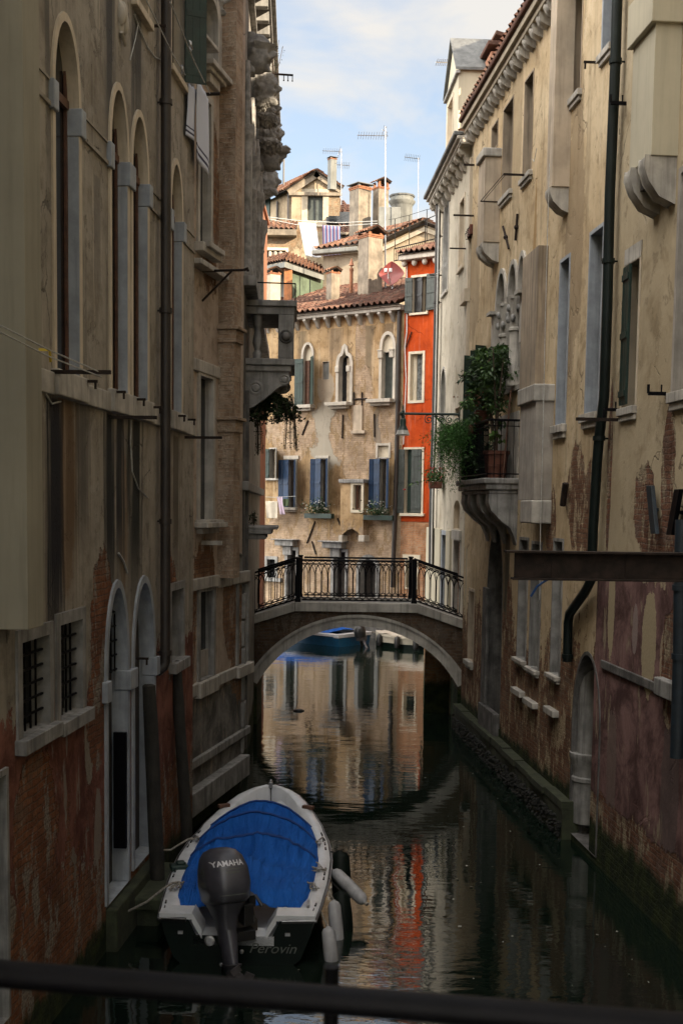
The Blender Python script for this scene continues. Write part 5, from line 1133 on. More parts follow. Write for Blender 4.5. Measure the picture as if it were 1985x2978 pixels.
c=P('n',612,150,26.0); o=geranium(c,'dry terracotta window box held high by an iron cradle on the tan house',0,(.1,.1,.1),None,nf=0,box=(.22,.5,.2),seed=4)
m=MB(); 
for dy in (-.22,.0,.22): m.tube([c+Vector((.3,dy,-.01)),c+Vector((-.14,dy,-.01)),c+Vector((-.16,dy,.1)),c+Vector((.05,dy,.24))],.008,5)
m.build('cradle',M['iron'],o)
# ------------------------------------------------------------------ tan facade closing the canal
def tan_facade():
    F=FT; h=thing('tan_facade_house','tan house closing the end of the canal with blue shutters and pointed windows','house',F.pt(6,0,0))
    M['w_T']=wallmat('stained_tan_plaster',(.31,.205,.105),(.43,.305,.175),.75,.6,brick=(3.9,3.2),
       patches=((F.U('h',300,1000),F.Z('h',300,1000),1.15,1.1,1.0),(F.U('h',880,900),F.Z('h',880,900),.5,1.9,1.1),(F.U('h',860,1250),F.Z('h',860,1250),.75,1.2,1.0),(F.U('h',1110,900),F.Z('h',1110,900),.55,1.3,1.1),(F.U('h',700,1000),F.Z('h',700,1000),.5,.9,1.1),(F.U('h',860,350),F.Z('h',860,350),.22,2.2,.9),(F.U('i',300,520),F.Z('i',300,520),.9,.7,1.1),(F.U('i',980,600),F.Z('i',980,600),.7,.7,1.1)),
       bcol=((.44,.315,.21),(.54,.40,.28),(.40,.31,.22)),moss=.3,rough_b=.9,
       grey=((F.U('h',580,1020),F.Z('h',580,1020),.95,1.3,(.35,.32,.265),.9),(F.U('h',580,650),F.Z('h',580,650),.4,.6,(.36,.32,.26),.7),(F.U('h',1040,880),F.Z('h',1040,880),.45,.5,(.20,.16,.12),.8),(F.U('h',1040,1000),F.Z('h',1040,1000),.5,.7,(.22,.20,.175),.7)),
       stains=((F.U('h',390,90),11.2,.3,1.6,(.12,.10,.07),.6),(F.U('h',660,90),11.2,.5,1.5,(.14,.11,.08),.6),(F.U('h',930,90),11.2,.3,2.5,(.10,.085,.065),.7),(F.U('h',890,1000),6.9,.1,2.0,(.06,.05,.04),.8),(F.U('h',1100,90),11.2,.3,1.2,(.10,.08,.06),.6)))
    def bx(k,x0,x1,y0,y1): 
        xm=(x0+x1)/2; ym=(y0+y1)/2; return F.U(k,x0,ym),F.U(k,x1,ym),F.Z(k,xm,y1),F.Z(k,xm,y0)
    def sillz(w,k,x0,x1,y0,y1,n=.3):
        u0,u1,z0,z1=bx(k,x0,x1,y0,y1); m=MB(); m.fbox(F,u0,u1,z0+(z1-z0)*.45,z1,-.02,n); m.fbox(F,u0+.1,u1-.1,z0,z0+(z1-z0)*.44,-.02,n*.6); m.build('sill',M['stone_w'],w,bevel=.01)
    # arched window with dark green shutters
    u0,u1,z0,z1=bx('h',398,470,385,780); zt=F.Z('h',430,288); w=window(h,F,arch(u0,u1,z0,z1,zt),.22,.09,.05,'stone_w','glass',name='arched_window')
    m=MB(); m.prism(F,[(u0+.01,z1-.12)]+[(u1-.01,z1-.12)]+arch(u0+.01,u1-.01,z0,z1,zt-.01)[2:],-.2,-.1); m.build('lunette',M['plaster_w'],w)
    m=MB(); m.fbox(F,u0+.02,u0+.2,z0,z1-.13,-.2,-.08); m.fbox(F,u1-.3,u1-.26,z0,z1-.13,-.2,-.1); m.build('window_frame',M['wood'],w)
    a,b,c,d=bx('h',340,404,405,780); shutter(w,F,b,a,c,d,.05,'sh_green',ang=.12); a,b,c,d=bx('h',462,498,388,778); shutter(w,F,a,a+.55,c,d,.05,'sh_green',ang=.75); sillz(w,'h',325,492,780,828)
    # ogee window
    u0,u1,z0,z1=bx('h',688,779,460,752); zt=F.Z('h',733,285); w=window(h,F,ogee(u0,u1,z0,z1,zt),.22,.12,.06,'stone_w','glass',name='ogee_window')
    m=MB(); m.fbox(F,u0+.48*(u1-u0),u1-.02,z0+.02,z1+.3,-.2,-.14); m.build('curtain',M['curtain'],w)
    m=MB(); us=(u0-.0,u1+.0)
    for u in us: m.fbox(F,u-.14,u+.03,z1-.22,z1,-.02,.1)
    m.build('capital',M['stone_w'],w,bevel=.02); sillz(w,'h',610,790,758,810,.34)
    # right arched window, closed shutters
    u0,u1,z0,z1=bx('h',1038,1130,325,728); zt=F.Z('h',1080,205); w=window(h,F,arch(u0,u1,z0,z1,zt),.2,.11,.06,'stone_w','sh_grey',name='arched_window',pane='closed_shutter')
    m=MB(); m.prism(F,[(u0+.01,z1-.05)]+[(u1-.01,z1-.05)]+arch(u0+.01,u1-.01,z0,z1,zt-.01)[2:],-.18,-.06); m.build('lunette',M['plaster_w'],w)
    m=MB()
    for u in (u0,u1):
        m.fbox(F,u-.14,u+.04,z1-.3,z1-.05,-.02,.11); m.fbox(F,u-.16,u+.05,z1-.05,z1+.0,-.02,.13)
    m.fbox(F,u0,u1,z1-.1,z1-.052,-.18,-.04); m.build('capital',M['stone_w'],w,bevel=.02); sillz(w,'h',945,1142,732,785,.34)
    # blind square niche
    u0,u1,z0,z1=bx('h',553,606,425,570); window(h,F,rect(u0,u1,z0,z1),.06,.01,.003,'tan_render','chim_g',name='niche',pane='back_wall')
    # blue shutters
    for (a,b,c,d,yt,yb,kind) in ((232,304,338,370,92,430,0),(457,532,563,585,85,430,0),(874,950,992,1024,85,440,1)):
        u0,u1=F.U('i',b-20,250),F.U('i',c+4,250); z0,z1=F.Z('i',b,yb),F.Z('i',b,yt); w=window(h,F,rect(u0,u1,z0,z1),.2,.06,.02,'stone','curtain',sill=(.1,.12,.1,1,'stone_w'))
        m=MB(); m.fbox(F,F.U('i',b,250)-.02,F.U('i',b,250)+.06,z0,z1,-.19,-.1); m.fbox(F,u1-.08,u1-.01,z0,z1,-.19,-.1); m.build('window_frame',M['wood_d'],w)
        if not kind: m=MB(); m.fbox(F,F.U('i',a+28,70),F.U('i',d-4,70),z1+.03,F.Z('i',b,62),-.02,.05); m.build('lintel',M['stone_w'],w)
        ua,ub=F.U('i',a,250),F.U('i',b-1,250); um=ua+(ub-ua)*.38
        shutter(w,F,um,ua,z0+.02,z1,.05,'sh_blue',ang=.25); shutter(w,F,um+.02,ub,z0+.02,z1,.06,'sh_blue',ang=.1); uc,ud=F.U('i',c,250),F.U('i',d,250); shutter(w,F,uc,uc+.5,z0+.02,z1,.05,'sh_blue',ang=.85)
    u0,u1,z0,z1=bx('h',985,1110,1212,1213); u0,u1=F.U('h',993,1180),F.U('h',1104,1180); z0=F.Z('h',1050,1210); window(h,F,arch(u0+.06,u1-.06,z0-.0,z0+.45,F.Z('h',1050,1108)),.08,.08,.04,'stone_w','plaster_w',name='lunette_window',pane='lunette',nobot=True)
    u0,u1=F.U('i',160,120),F.U('i',200,120); z0,z1=F.Z('i',180,222),F.Z('i',180,14); w=window(h,F,rect(u0,u1,z0,z1),.2,.05,.02,'stone','glass',sill=(.2,.1,.08))
    m=MB(); m.fbox(F,F.U('i',178,120),F.U('i',188,120),z0,z1,-.19,-.1); m.build('curtain',M['curtain'],w); a=F.U('i',113,120); shutter(w,F,u0,a,z0,z1,.04,'sh_green',ang=.15); shutter(w,F,u1,u1+.5,z0,z1,.04,'sh_green',ang=.9)
    # projecting chimney breast with the small brown window
    u0,u1,z0,z1=bx('i',691,853,258,650); m=MB(); n=.28; F2_=Fac(F.pt(u0,0,n).xy,F.pt(u1,0,n).xy,(0,-1)); wv=F2_.len; ho=rect(F2_.U('i',752,350),F2_.U('i',810,350),F2_.Z('i',780,448),F2_.Z('i',780,270))
    wall(m,F2_,[(0,z0+.02),(.12,z0+.14),(.35,z0+.3),(wv/2,z0+.36),(wv-.35,z0+.3),(wv-.12,z0+.14),(wv,z0+.02),(wv,z1),(0,z1)],holes=[ho]); body(m,F2_,0,wv,z0+.0,z1,n+.02); cb=m.build('chimney_breast',M['w_T'],h)
    w=window(cb,F2_,ho,.2,.1,.03,'plaster_w','curtain',hole=False); m=MB(); q=ho; m.fbox(F2_,q[0][0]+.05,q[0][0]+.12,q[0][1],q[2][1],-.19,-.1); m.fbox(F2_,q[1][0]-.09,q[1][0]-.02,q[0][1],q[2][1],-.19,-.1); m.fbox(F2_,q[0][0]+.05,q[1][0]-.02,q[0][1],q[0][1]+.07,-.19,-.1); m.fbox(F2_,q[0][0]+.05,q[1][0]-.02,q[2][1]-.06,q[2][1],-.19,-.1); m.build('casement',M['wood'],w)
    m=MB(); m.fbox(F,u0-.05,u1+.05,z1,z1+.14,-.02,n+.08); m.build('cap_stone',M['stone_b'],cb,bevel=.02)
    for x0,x1 in ((684,710),(824,866)): a,b,c,d=bx('i',x0,x1,628,674); m=MB(); m.fbox(F,a,b,c,d,-.02,.34); m.build('corbel',M['stone_w'],cb,bevel=.02)
    # ground floor
    def door(x0,x1,yt,zb,pm='wood_d',fm='stone_b',**k): return window(h,F,rect(F.U('i',x0,850),F.U('i',x1,850),zb,F.Z('i',(x0+x1)/2,yt)),.25,.12,.04,fm,pm,name='doorway',nobot=True,pane='door_leaf',**k)
    w=door(285,345,735,.5); 
    for x0,x1,y0,y1 in ((208,372,655,684),(542,720,668,700)):
        a,b,c,d=bx('i',x0,x1,y0,y1); m=MB(); m.fbox(F,a,b,c+.12,d,-.02,.42); m.fbox(F,a+.12,b-.12,c-.1,c+.118,-.02,.3); m.fbox(F,a+.35,b-.35,c-.45,c-.103,-.02,.1); m.build('door_hood',M['stone_b'],h,bevel=.02)
    door(614,697,748,.5); 
    u0,u1=F.U('i',802,950),F.U('i',915,950); w=window(h,F,arch(u0,u1,.4,F.Z('i',860,870),F.Z('i',860,798)),.3,.16,.05,'stone_b','wood_d',name='arched_door',nobot=True,pane='door_leaf')
    u0,u1,z0,z1=bx('i',140,197,800,930); window(h,F,rect(u0,u1,z0,z1),.2,.12,.03,'stone_b','glass',sill=(.35,.12,.14),bars=(4,4,.012))
    for k,a,b in (('i',(482,530),(425,685)),('i',(643,508),(688,622)),('h',(722,860),(716,1050)),('h',(976,852),(980,1040)),('h',(437,905),(390,1022)),('h',(97,978),(64,1078)),('i',(460,672),(488,765)),('h',(812,675),(812,785)),('h',(877,675),(877,785)),('h',(806,731),(914,727))):
        m=MB(); m.tube([F.pt(*F.uz(k,*a),.03),F.pt(*F.uz(k,*b),.03)],.03,5); m.build('wall_tie',M['rust'],h)
    m=MB(); a,b,c,d=bx('h',808,880,780,985); m.fbox(F,a,b,c,d,-.02,.05); m.fbox(F,a-.05,b+.15,c-.12,c-.003,-.02,.12); m.build('brick_pilaster',M['tan_render'],h,bevel=.01)
    # eaves
    zc=F.Z('h',750,55); uE=F.len
    m=MB(); m.fbox(F,0,uE,zc,zc+.12,-.02,.3); m.fbox(F,0,uE,zc+.12,zc+.2,-.02,.36); m.build('cornice',M['stone'],h,bevel=.015)
    k=0
    while 3.4+k*.47<uE-.1:
        u=3.4+k*.47; m=MB(); pr=[(0,zc-.003),(.28,zc-.003),(.28,zc-.08),(.16,zc-.16),(.08,zc-.3),(0,zc-.36)]; m.extr([F.pt(u,z,q) for q,z in pr],Vector((F.e.x,F.e.y,0))*.12); m.build('modillion',M['stone'],h,smooth=40); k+=1
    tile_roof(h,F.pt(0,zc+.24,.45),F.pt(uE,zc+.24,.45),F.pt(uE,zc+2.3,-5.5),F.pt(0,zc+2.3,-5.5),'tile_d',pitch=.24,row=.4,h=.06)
    pts=[F.pt(*F.uz(k,x,y,.12),.12) for k,x,y in (('h',1178,5),('h',1165,750),('h',1150,1400),('i',1030,1000))]; downpipe(h,pts,.08,'pipe',pts[1:3],F)
    m=MB(); wall(m,F,rect(0,uE,-.5,zc+.02)); body(m,F,0,uE,-.5,zc+.02,6.5); m.build('wall',M['w_T'],h)
    m=MB(); m.fbox(F,0,uE,-.4,.5,-.02,.3); m.build('water_step',M['stone_d'],h)
    return h
tan_facade()
def fl_white(k,x,y,label,seed):
    u,z=FT.uz(k,x,y,.2); geranium(FT.pt(u,z,.2),label,420,(.62,.18,.42),None,'fl_white','leaf',34,.075,'window boxes with white flowers',(1.25,.2,.18),'sh_green',seed,ang=math.atan2(FT.e.y,FT.e.x))
fl_white('i',508,508,'white flower window box under the blue shutters in the middle of the tan facade',5)
fl_white('i',935,522,'white flower window box under the blue shutters nearest the orange house',6)
def orange_house():
    F=FO; h=thing('orange_house','bright orange narrow house with brick base at the end of the canal','house',F.pt(1,0,0))
    M['w_O']=wallmat('bright_orange_plaster',(.37,.046,.006),(.44,.062,.009),.25,.25,brick=(F.Z('i',1180,532)-.0,.05),bcol=((.40,.19,.095),(.48,.26,.14),(.38,.27,.18)),moss=.3,rough_b=.5,smear=.0,flake=.3)
    def bx(k,x0,x1,y0,y1): 
        xm=(x0+x1)/2; ym=(y0+y1)/2; return F.U(k,x0,ym),F.U(k,x1,ym),F.Z(k,xm,y1),F.Z(k,xm,y0)
    u0,u1,z0,z1=bx('g',1290,1400,1080,1370); w=window(h,F,rect(u0,u1,z0,z1),.2,.08,.03,'plaster_w','glass',sill=(.1,.1,.08))
    m=MB(); m.fbox(F,u0+.42*(u1-u0),u0+.7*(u1-u0),z0,z1,-.19,-.12); m.build('curtain',M['curtain'],w)
    a,b,c,d=bx('g',1236,1288,1085,1365); shutter(w,F,u0,a,z0,z1,.04,'sh_grey',ang=.2); shutter(w,F,u0+.02,u0+.4,z0,z1,-.1,'black',ang=.3); shutter(w,F,u1+.02,u1+.62,z0+.05,z1+.05,.04,'sh_grey',ang=.15)
    u0,u1,z0,z1=bx('h',1262,1372,350,752); w=window(h,F,rect(u0+.03,u1-.03,z0+.05,z1-.05),.22,.09,.03,'plaster_w','sh_old',pane='closed_shutter')
    m=MB(); m.fbox(F,u0+.04,u0+.32*(u1-u0),z0+.06,z1-.06,-.215,-.16); m.build('jamb',M['plaster_w'],w)
    u0,u1,z0,z1=bx('i',1120,1240,16,472); w=window(h,F,rect(u0,u1,z0,z1),.2,.07,.03,'plaster_w','glass',sill=(.15,.12,.1))
    a=F.U('i',1068,250); shutter(w,F,u0,a,z0,z1,.04,'sh_grey',ang=.1); b=F.U('i',1165,250); shutter(w,F,u1-.03,b,z0+.02,z1-.02,-.02,'sh_grey',ang=.06); shutter(w,F,u0+.02,b-.02,z0+.02,z1-.02,-.16,'sh_green',ang=.0)
    u0,u1,z0,z1=bx('i',1128,1205,805,1000); window(h,F,rect(u0,u1,z0,z1),.2,.06,.03,'plaster_w','glass',lintel=(.14,.16,.05))
    zc=F.Z('g',1330,945); L=F.len; m=MB(); m.fbox(F,-.1,L,zc,zc+.2,-.02,.34); m.build('cornice',M['stone_w'],h,bevel=.03)
    for k in range(8): m=MB(); u=-.05+k*.42; m.ball(F.pt(u+.08,zc-.08,.14),(.1,.1,.13),10,7); m.build('modillion',M['stone_w'],h,smooth=60)
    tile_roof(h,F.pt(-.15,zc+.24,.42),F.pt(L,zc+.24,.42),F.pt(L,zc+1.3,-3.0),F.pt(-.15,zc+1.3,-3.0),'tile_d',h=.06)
    m=MB(); m.tube([F.pt(*F.uz(k,x,y,.04),.04) for k,x,y in (('g',1238,960),('h',1238,180),('h',1222,300),('h',1232,560),('h',1210,1100))],.022,5); m.build('cable',M['pipe_w'],h)
    m=MB(); m.tube([F.pt(*F.uz('h',1282,182),.04),F.pt(*F.uz('h',1235,310),.04)],.022,5); m.build('wall_tie',M['rust'],h)
    m=MB(); wall(m,F,rect(.0,L,-.5,zc+.02)); body(m,F,0,L,-.5,zc+.02,3); m.build('wall',M['w_O'],h)
    # roof terrace railing
    y=thing('roof_terrace_railing','thin black railing with tall wire posts on the roof terrace behind the orange house','railing',P('g',1300,900,46.2)); m=MB()
    A=P('g',1135,850,46.6); B=P('g',1500,760,45.4); A0=P('g',1135,950,46.6); hgt=A.z-A0.z
    for k in range(23): 
        p=A.lerp(B,k/22); m.tube([p,p-UPZ*hgt],.014,4)
    m.tube([A,B],.022,5); m.tube([A-UPZ*hgt,B-UPZ*hgt],.02,5)
    tp=[]
    for x,yt in ((1142,605),(1260,575),(1402,530)):
        t=(x-1135)/365; p=A.lerp(B,t); q=P('g',x,yt,p.y); m.tube([p,q],.016,5); tp.append(q)
    m.tube([P('g',1090,612,47)]+tp+[P('g',1475,520,45.5)],.009,4); m.tube([q-UPZ*.5 for q in tp],.007,4); q=P('g',1390,612,46); m.tube([q,P('g',1478,575,45.6)],.016,4); m.tube([q,q-UPZ*2],.02,4)
    m.build('bars',M['iron'],y)
orange_house()
# ------------------------------------------------------------------ roofs and chimneys behind
def chim(label,k,x0,x1,yt,yb,Y,rot,m='chim',capk='tile',cat='chimney',ratio=1.0,collar='brickc',name='chimney'):
    a,b=P(k,x0,yb,Y),P(k,x1,yb,Y); zt=P(k,(x0+x1)/2,yt,Y).z; base=a.lerp(b,.5); wv=(b-a).length; w=wv/(abs(math.cos(rot))+abs(math.sin(rot))*ratio); d=w*ratio; H=zt-base.z
    o=thing(name,label,cat,base-UPZ*.4); s=MB(); hc=.22*w if capk!='none' else 0
    s.obox(base+UPZ*((H-hc)/2-.2),(w,d,H-hc+.4),rot); s.build('shaft',M[m],o,bevel=.012)
    zc=base.z+H-hc; c=Vector((base.x,base.y,zc))
    q=MB(); q.obox(c+UPZ*.0-UPZ*.12*w,(w*1.06,d*1.06,.1*w),rot); q.obox(c-UPZ*.02,(w*1.12,d*1.12,.09*w),rot); q.build('collar',M[collar],o,bevel=.006)
    R=Matrix.Rotation(rot,3,'Z'); q=MB()
    if capk=='flat': 
        for sx in (-1,1):
            for sy in (-1,1): q.obox(c+R@Vector((sx*w*.42,sy*d*.42,hc*.35)),(w*.16,d*.16,hc*.7),rot)
        q.obox(c+UPZ*(hc*.8),(w*1.3,d*1.3,hc*.22),rot); q.obox(c+UPZ*(hc*1.0),(w*1.0,d*1.0,hc*.2),rot); q.build('cap',M['copper'],o,bevel=.006)
    elif capk in('tile','house'):
        hh=hc if capk=='tile' else w*.75; z0=c.z+(0 if capk=='tile' else 0)
        for sx in (-1,1):
            for sy in (-1,1): q.obox(c+R@Vector((sx*w*.4,sy*d*.4,hh*.3)),(w*.2,d*.2,hh*.6),rot)
        q.build('cap_pier',M['brickc'],o)
        P0=lambda x,y,z:c+R@Vector((x*w,y*d,z))
        for sg in (-1,1): tile_roof(o,P0(.68*sg,-.68,hh*.55),P0(.68*sg,.68,hh*.55),P0(0,.68,hh*.55+w*.38),P0(0,-.68,hh*.55+w*.38),'tile',name='cap',pitch=.15,row=.25,h=.03,thick=.04)
    return o
def back_roofs():
    # gabled dormer house far behind
    h=thing('dormer_house','distant cream house with a pedimented dormer and closed green shutters','house',P('g',500,690,60)-UPZ*8)
    Y=60; G=Fac(P('g',300,690,Y).xy,P('g',690,690,Y).xy,(0,-1)); M['w_D']=wallmat('sunny_cream_plaster',(.27,.21,.14),(.34,.275,.19),.3,.35,patches=((G.U('g',620,500),G.Z('g',620,500),.5,1.2,1.3),(G.U('g',450,800),G.Z('g',450,800),1.2,.9,1.2)),bcol=((.27,.17,.10),(.32,.23,.15),(.30,.24,.17)),moss=0,rough_b=.9)
    z0=G.Z('g',500,1000); zE=G.Z('g',500,372); zP=G.Z('g',505,245); L=G.len; uc=G.U('g',505,300)
    u0,u1=G.U('g',432,500),G.U('g',556,500); w=window(h,G,rect(u0,u1,G.Z('g',500,622),G.Z('g',500,412)),.15,.28,.03,'frame_w','sh_grey',pane='closed_shutter')
    m=MB(); us=(u0+u1)/2; m.fbox(G,us-.02,us+.02,G.Z('g',500,622),G.Z('g',500,412),-.14,-.11); m.build('shutter_gap',M['black'],w)
    m=MB(); wall(m,G,rect(0,L,z0,zE)); body(m,G,0,L,z0,zE,5); wall(m,G,[(-.05,zE),(L,zE),(uc,zP)]); m.build('wall',M['w_D'],h)
    m=MB()
    for a,b in (((-.2,zE-.06),(uc,zP+.12)),((uc,zP+.12),(L+.1,zE+.1))):
        d=(Vector(b)-Vector(a)).normalized(); n_=Vector((-d.y,d.x)); m.prism(G,[a,b,(b[0]-n_.x*.25,b[1]-n_.y*.25),(a[0]-n_.x*.25,a[1]-n_.y*.25)],-.05,.14)
    m.fbox(G,-.15,L+.1,zE-.28,zE-.12,-.02,.12); m.build('pediment',M['chim'],h,bevel=.02)
    back=Vector((-4.2,7,0)); R0=G.pt(uc,zP+.2,.25); E0=G.pt(-.35,zE-.05,.25); E1=G.pt(L+.2,zE+.1,.25)
    tile_roof(h,E0,E0+back,R0+back,R0,'tile'); tile_roof(h,E1,E1+back*.6,R0+back*.6,R0,'tile')
    m=MB(); a=G.pt(0,z0,0); b=a+back; m.add([a,b,b+UPZ*(zE-z0),a+UPZ*(zE-z0)],[(0,1,2,3)]); m.build('side_wall',M['w_D'],h)
    S=Fac(a.xy,b.xy,(-1,0)); m=MB()
    u0,u1=S.U('g',128,540),S.U('g',68,540); m.fbox(S,u0,u1,S.Z('g',100,632),S.Z('g',100,448),-.02,.05); m.build('closed_shutter',M['sh_green'],h)
    m=MB(); p=S.pt(S.U('g',200,500),zE-.3,.1); m.tube([p,p-UPZ*3],.06,6); p=S.pt(.15,zE-.1,.1); m.tube([p,p-UPZ*6],.06,6); p=S.pt(S.U('g',193,300),zE+.2,-.3); m.tube([p,p+UPZ*2.2],.05,5); m.build('downpipe',M['pipe'],h)
    # lower wing with roof strip, window with draped cloth
    Wg=Fac(P('g',20,800,58.6).xy,P('g',900,800,58.6).xy,(0,-1)); zt=Wg.Z('g',200,705); zb=zt-12
    u0,u1=Wg.U('g',97,890),Wg.U('g',255,890); ww=window(h,Wg,rect(u0,u1,Wg.Z('g',170,990),Wg.Z('g',170,862)),.2,.12,.04,'plaster_w','glass')
    m=MB(); zz=Wg.Z('g',170,862); 
    def drape(s,t): 
        u=u0+.1+(u1-u0-.2)*s; return Wg.pt(u,zz-.05-(.9*math.sin(s*math.pi)*t+.35*t),-.05+.1*math.sin(s*18))
    m.grid(drape,16,6); m.build('draped_cloth',M['canvas'],ww,smooth=60)
    m=MB(); wall(m,Wg,rect(0,Wg.len,zb,zt)); body(m,Wg,0,Wg.len,zb,zt,1.2); m.build('lower_wall',M['w_D'],h)
    m=MB(); ua,ub=Wg.U('g',60,700),Wg.U('g',345,700); m.fbox(Wg,ua,ub,zt-.3,zt-.02,.0,.5); ud=Wg.U('g',690,740); m.fbox(Wg,ud,Wg.U('g',840,740),Wg.Z('g',760,755),Wg.Z('g',760,735),.0,.5); m.build('gutter',M['chim'],h,bevel=.03)
    tile_roof(h,Wg.pt(ua,zt,.5),Wg.pt(ub,zt,.5),Wg.pt(ub,zt+.7,-1.0),Wg.pt(ua,zt+.7,-1.0))
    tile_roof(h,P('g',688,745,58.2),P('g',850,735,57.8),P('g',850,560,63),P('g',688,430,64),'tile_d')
    m=MB(); c=P('g',720,600,60); m.obox(c,(1.6,.1,.7),0,-.5); m.build('skylight',M['glass'],h)
    # chimneys
    chim('slim grey chimney on the right shoulder of the dormer house','g',592,668,105,300,59,.5,'chim_g','flat')
    chim('broad cream chimney with a dark flat cap, right of the striped towel','g',768,944,328,700,57,.62,'chim','flat')
    chim('ornate chimney with a small tiled house-shaped cap','g',958,1086,335,670,57.5,.5,'chim','house')
    o=thing('round_chimney','round grey chimney with a flaring crown','chimney',P('g',1195,680,59)-UPZ*.5); c=P('g',1195,680,59); r=(P('g',1285,600,59).x-P('g',1105,600,59).x)/2; H=P('g',1195,405,59).z-c.z
    m=MB(); m.lathe([(r*.95,-.5),(r*.95,H*.62),(r*1.02,H*.66),(r*1.2,H*.74),(r*1.22,H*.78),(r*1.05,H*.8),(r*1.05,H*.9)],c,20); m.build('shaft',M['chim_g'],o,smooth=35)
    m=MB(); m.lathe([(r*1.15,H*.905),(r*1.18,H*.95),(r*.6,H*1.0),(.01,H*1.01)],c,10); m.build('cap',M['copper'],o)
    m=MB(); a=P('g',1010,680,56); b=P('g',1185,680,56); z=P('g',1100,508,56).z; m.box((a.x,56,a.z-1),(b.x,56.5,z)); tag(m.build('parapet_wall',M['chim_g'],bevel=.02),'low grey parapet wall beside the round chimney','wall')
    # middle house: gutter wall, hipped tile roof and gable end
    h=thing('gabled_house','cream rear house with a long tile roof and a small gable behind the roof terrace','house',P('g',800,1000,52)-UPZ*4); Yl,Yr=52.0,50.8
    Mw=Fac(P('g',556,1000,Yl).xy,P('g',1045,1000,Yr).xy,(0,-1)); zt=Mw.Z('g',690,895); zb=zt-7
    M['w_M']=wallmat('warm_grey_plaster',(.27,.225,.165),(.33,.275,.205),.3,.2,moss=0)
    m=MB(); wall(m,Mw,rect(0,Mw.len,zb,zt)); body(m,Mw,0,Mw.len,zb,zt,5); m.build('wall',M['w_M'],h)
    m=MB(); m.fbox(Mw,-.3,Mw.len*.66,zt-.02,zt+.16,.1,.5); m.build('gutter',M['chim_g'],h,bevel=.04)
    Gm=Fac(P('g',1040,900,50.6).xy,P('g',1700,900,49.6).xy,(0,-1)); zb=Gm.Z('g',1200,1080)
    pk=Gm.uz('g',1385,650); lf=Gm.uz('g',1045,795); rt=(pk[0]*2-lf[0],lf[1]); wall_p=[(lf[0],zb),(rt[0],zb),rt,pk,lf]
    m=MB(); wall(m,Gm,wall_p,holes=[]); m.build('gable_wall',M['w_D'],h)
    A=Mw.pt(-.2,zt+.2,.5); B=Gm.pt(lf[0]-.25,lf[1]-.0,.3); Cc=Gm.pt(pk[0],pk[1]+.15,.3); D_=P('g',965,708,54.3)
    tile_roof(h,A,B,Cc,D_,'tile',pitch=.24,row=.42,h=.06)
    bk=Vector((-2,6,0)); tile_roof(h,B,Cc,Cc+Vector((.3,.1,.0)),B+Vector((.3,.1,-.0)),'tile',name='verge',pitch=.2,row=.3)
    E1=Gm.pt(rt[0]+.2,rt[1]-.05,.3); tile_roof(h,E1,E1+bk,Cc+bk,Cc,'tile')
    m=MB(); m.prism(Gm,[(lf[0]-.1,lf[1]-.25),(pk[0],pk[1]-.12),(rt[0],rt[1]-.25),(rt[0],rt[1]-.4),(pk[0],pk[1]-.3),(lf[0]-.1,lf[1]-.42)],-.02,.1); m.build('gable_moulding',M['frame_w'],h)
    # chimneys standing on the near roof
    chim('small square chimney on the near roof, left of the red vent pipe','g',580,692,1025,1320,47.2,.55,'chim','tile')
    chim('tallest broad chimney with a tiled cap, behind the satellite dish','g',836,1035,715,1300,47.0,.62,'chim','tile')
    chim('plain white chimney seen just above the stone balcony','g',86,212,1030,1300,45.5,.5,'frame_w','tile')
    o=thing('vent_pipe','short red terracotta vent pipe with a conical hat on the near roof','vent',P('g',785,1228,48)); c=P('g',785,1228,48); s=48/3545*.357*14
    m=MB(); m.lathe([(s,-.3),(s,.9),(s*1.25,.92),(s*1.25,1.0),(s,1.02)],c,12); m.build('pipe',M['brickc'],o); m=MB(); m.lathe([(s*1.5,1.12),(.01,1.4)],c,12); m.lathe([(s*.5,1.0),(s*.5,1.15)],c,8); m.build('hat',M['terra_r'],o)
    m=MB(); m.tube([P('g',690,1285,47),P('g',760,1245,48),P('g',830,1215,48.6)],.06,8); tag(m.build('flue_pipe',M['pipe_w'],smooth=50),'white flue pipe lying across the near tile roof','pipe')
    # glazed roof terrace
    o=thing('glazed_roof_terrace','roof terrace room with dark green glazing, an orange post and a small tile roof','terrace room',P('g',300,1250,50))
    a,b,c_,d=P('g',300,1275,50),P('g',556,1190,51.5),P('g',556,1060,51.5),P('g',300,985,50); m=MB(); m.add([a,b,c_+UPZ*.1,d+UPZ*.1,a+Vector((0,.1,0)),b+Vector((0,.1,0)),c_+Vector((0,.1,.1)),d+Vector((0,.1,.1))],[(0,1,2,3),(7,6,5,4),(0,4,5,1),(1,5,6,2),(2,6,7,3),(3,7,4,0)]); m.build('glazing',M['grn_glass'],o)
    m=MB(); p,q=P('g',452,1225,50.85),P('g',452,1030,50.85); m.tube([p,q],.02,4); m.build('glazing_bar',M['black'],o)
    m=MB(); p=P('g',272,1285,49.9); q=P('g',272,1000,49.9); m.box((p.x-.16,p.y-.16,p.z),(p.x+.16,p.y+.16,q.z)); p=P('g',160,1010,50.6); m.box((p.x,50.5,P('g',160,1020,50.6).z),(q.x,50.6,P('g',160,985,50.6).z)); m.build('post',M['wood_o'],o,bevel=.02)
    f0,f1,f2=P('g',80,975,51),P('g',245,940,49.4),P('g',565,1050,51.2); up_=Vector((.1,2.2,.75))
    tile_roof(o,f0,f1,f1+up_,f0+up_,'tile'); tile_roof(o,f1,f2,f2+up_*.8,f1+up_,'tile')
    m=MB()
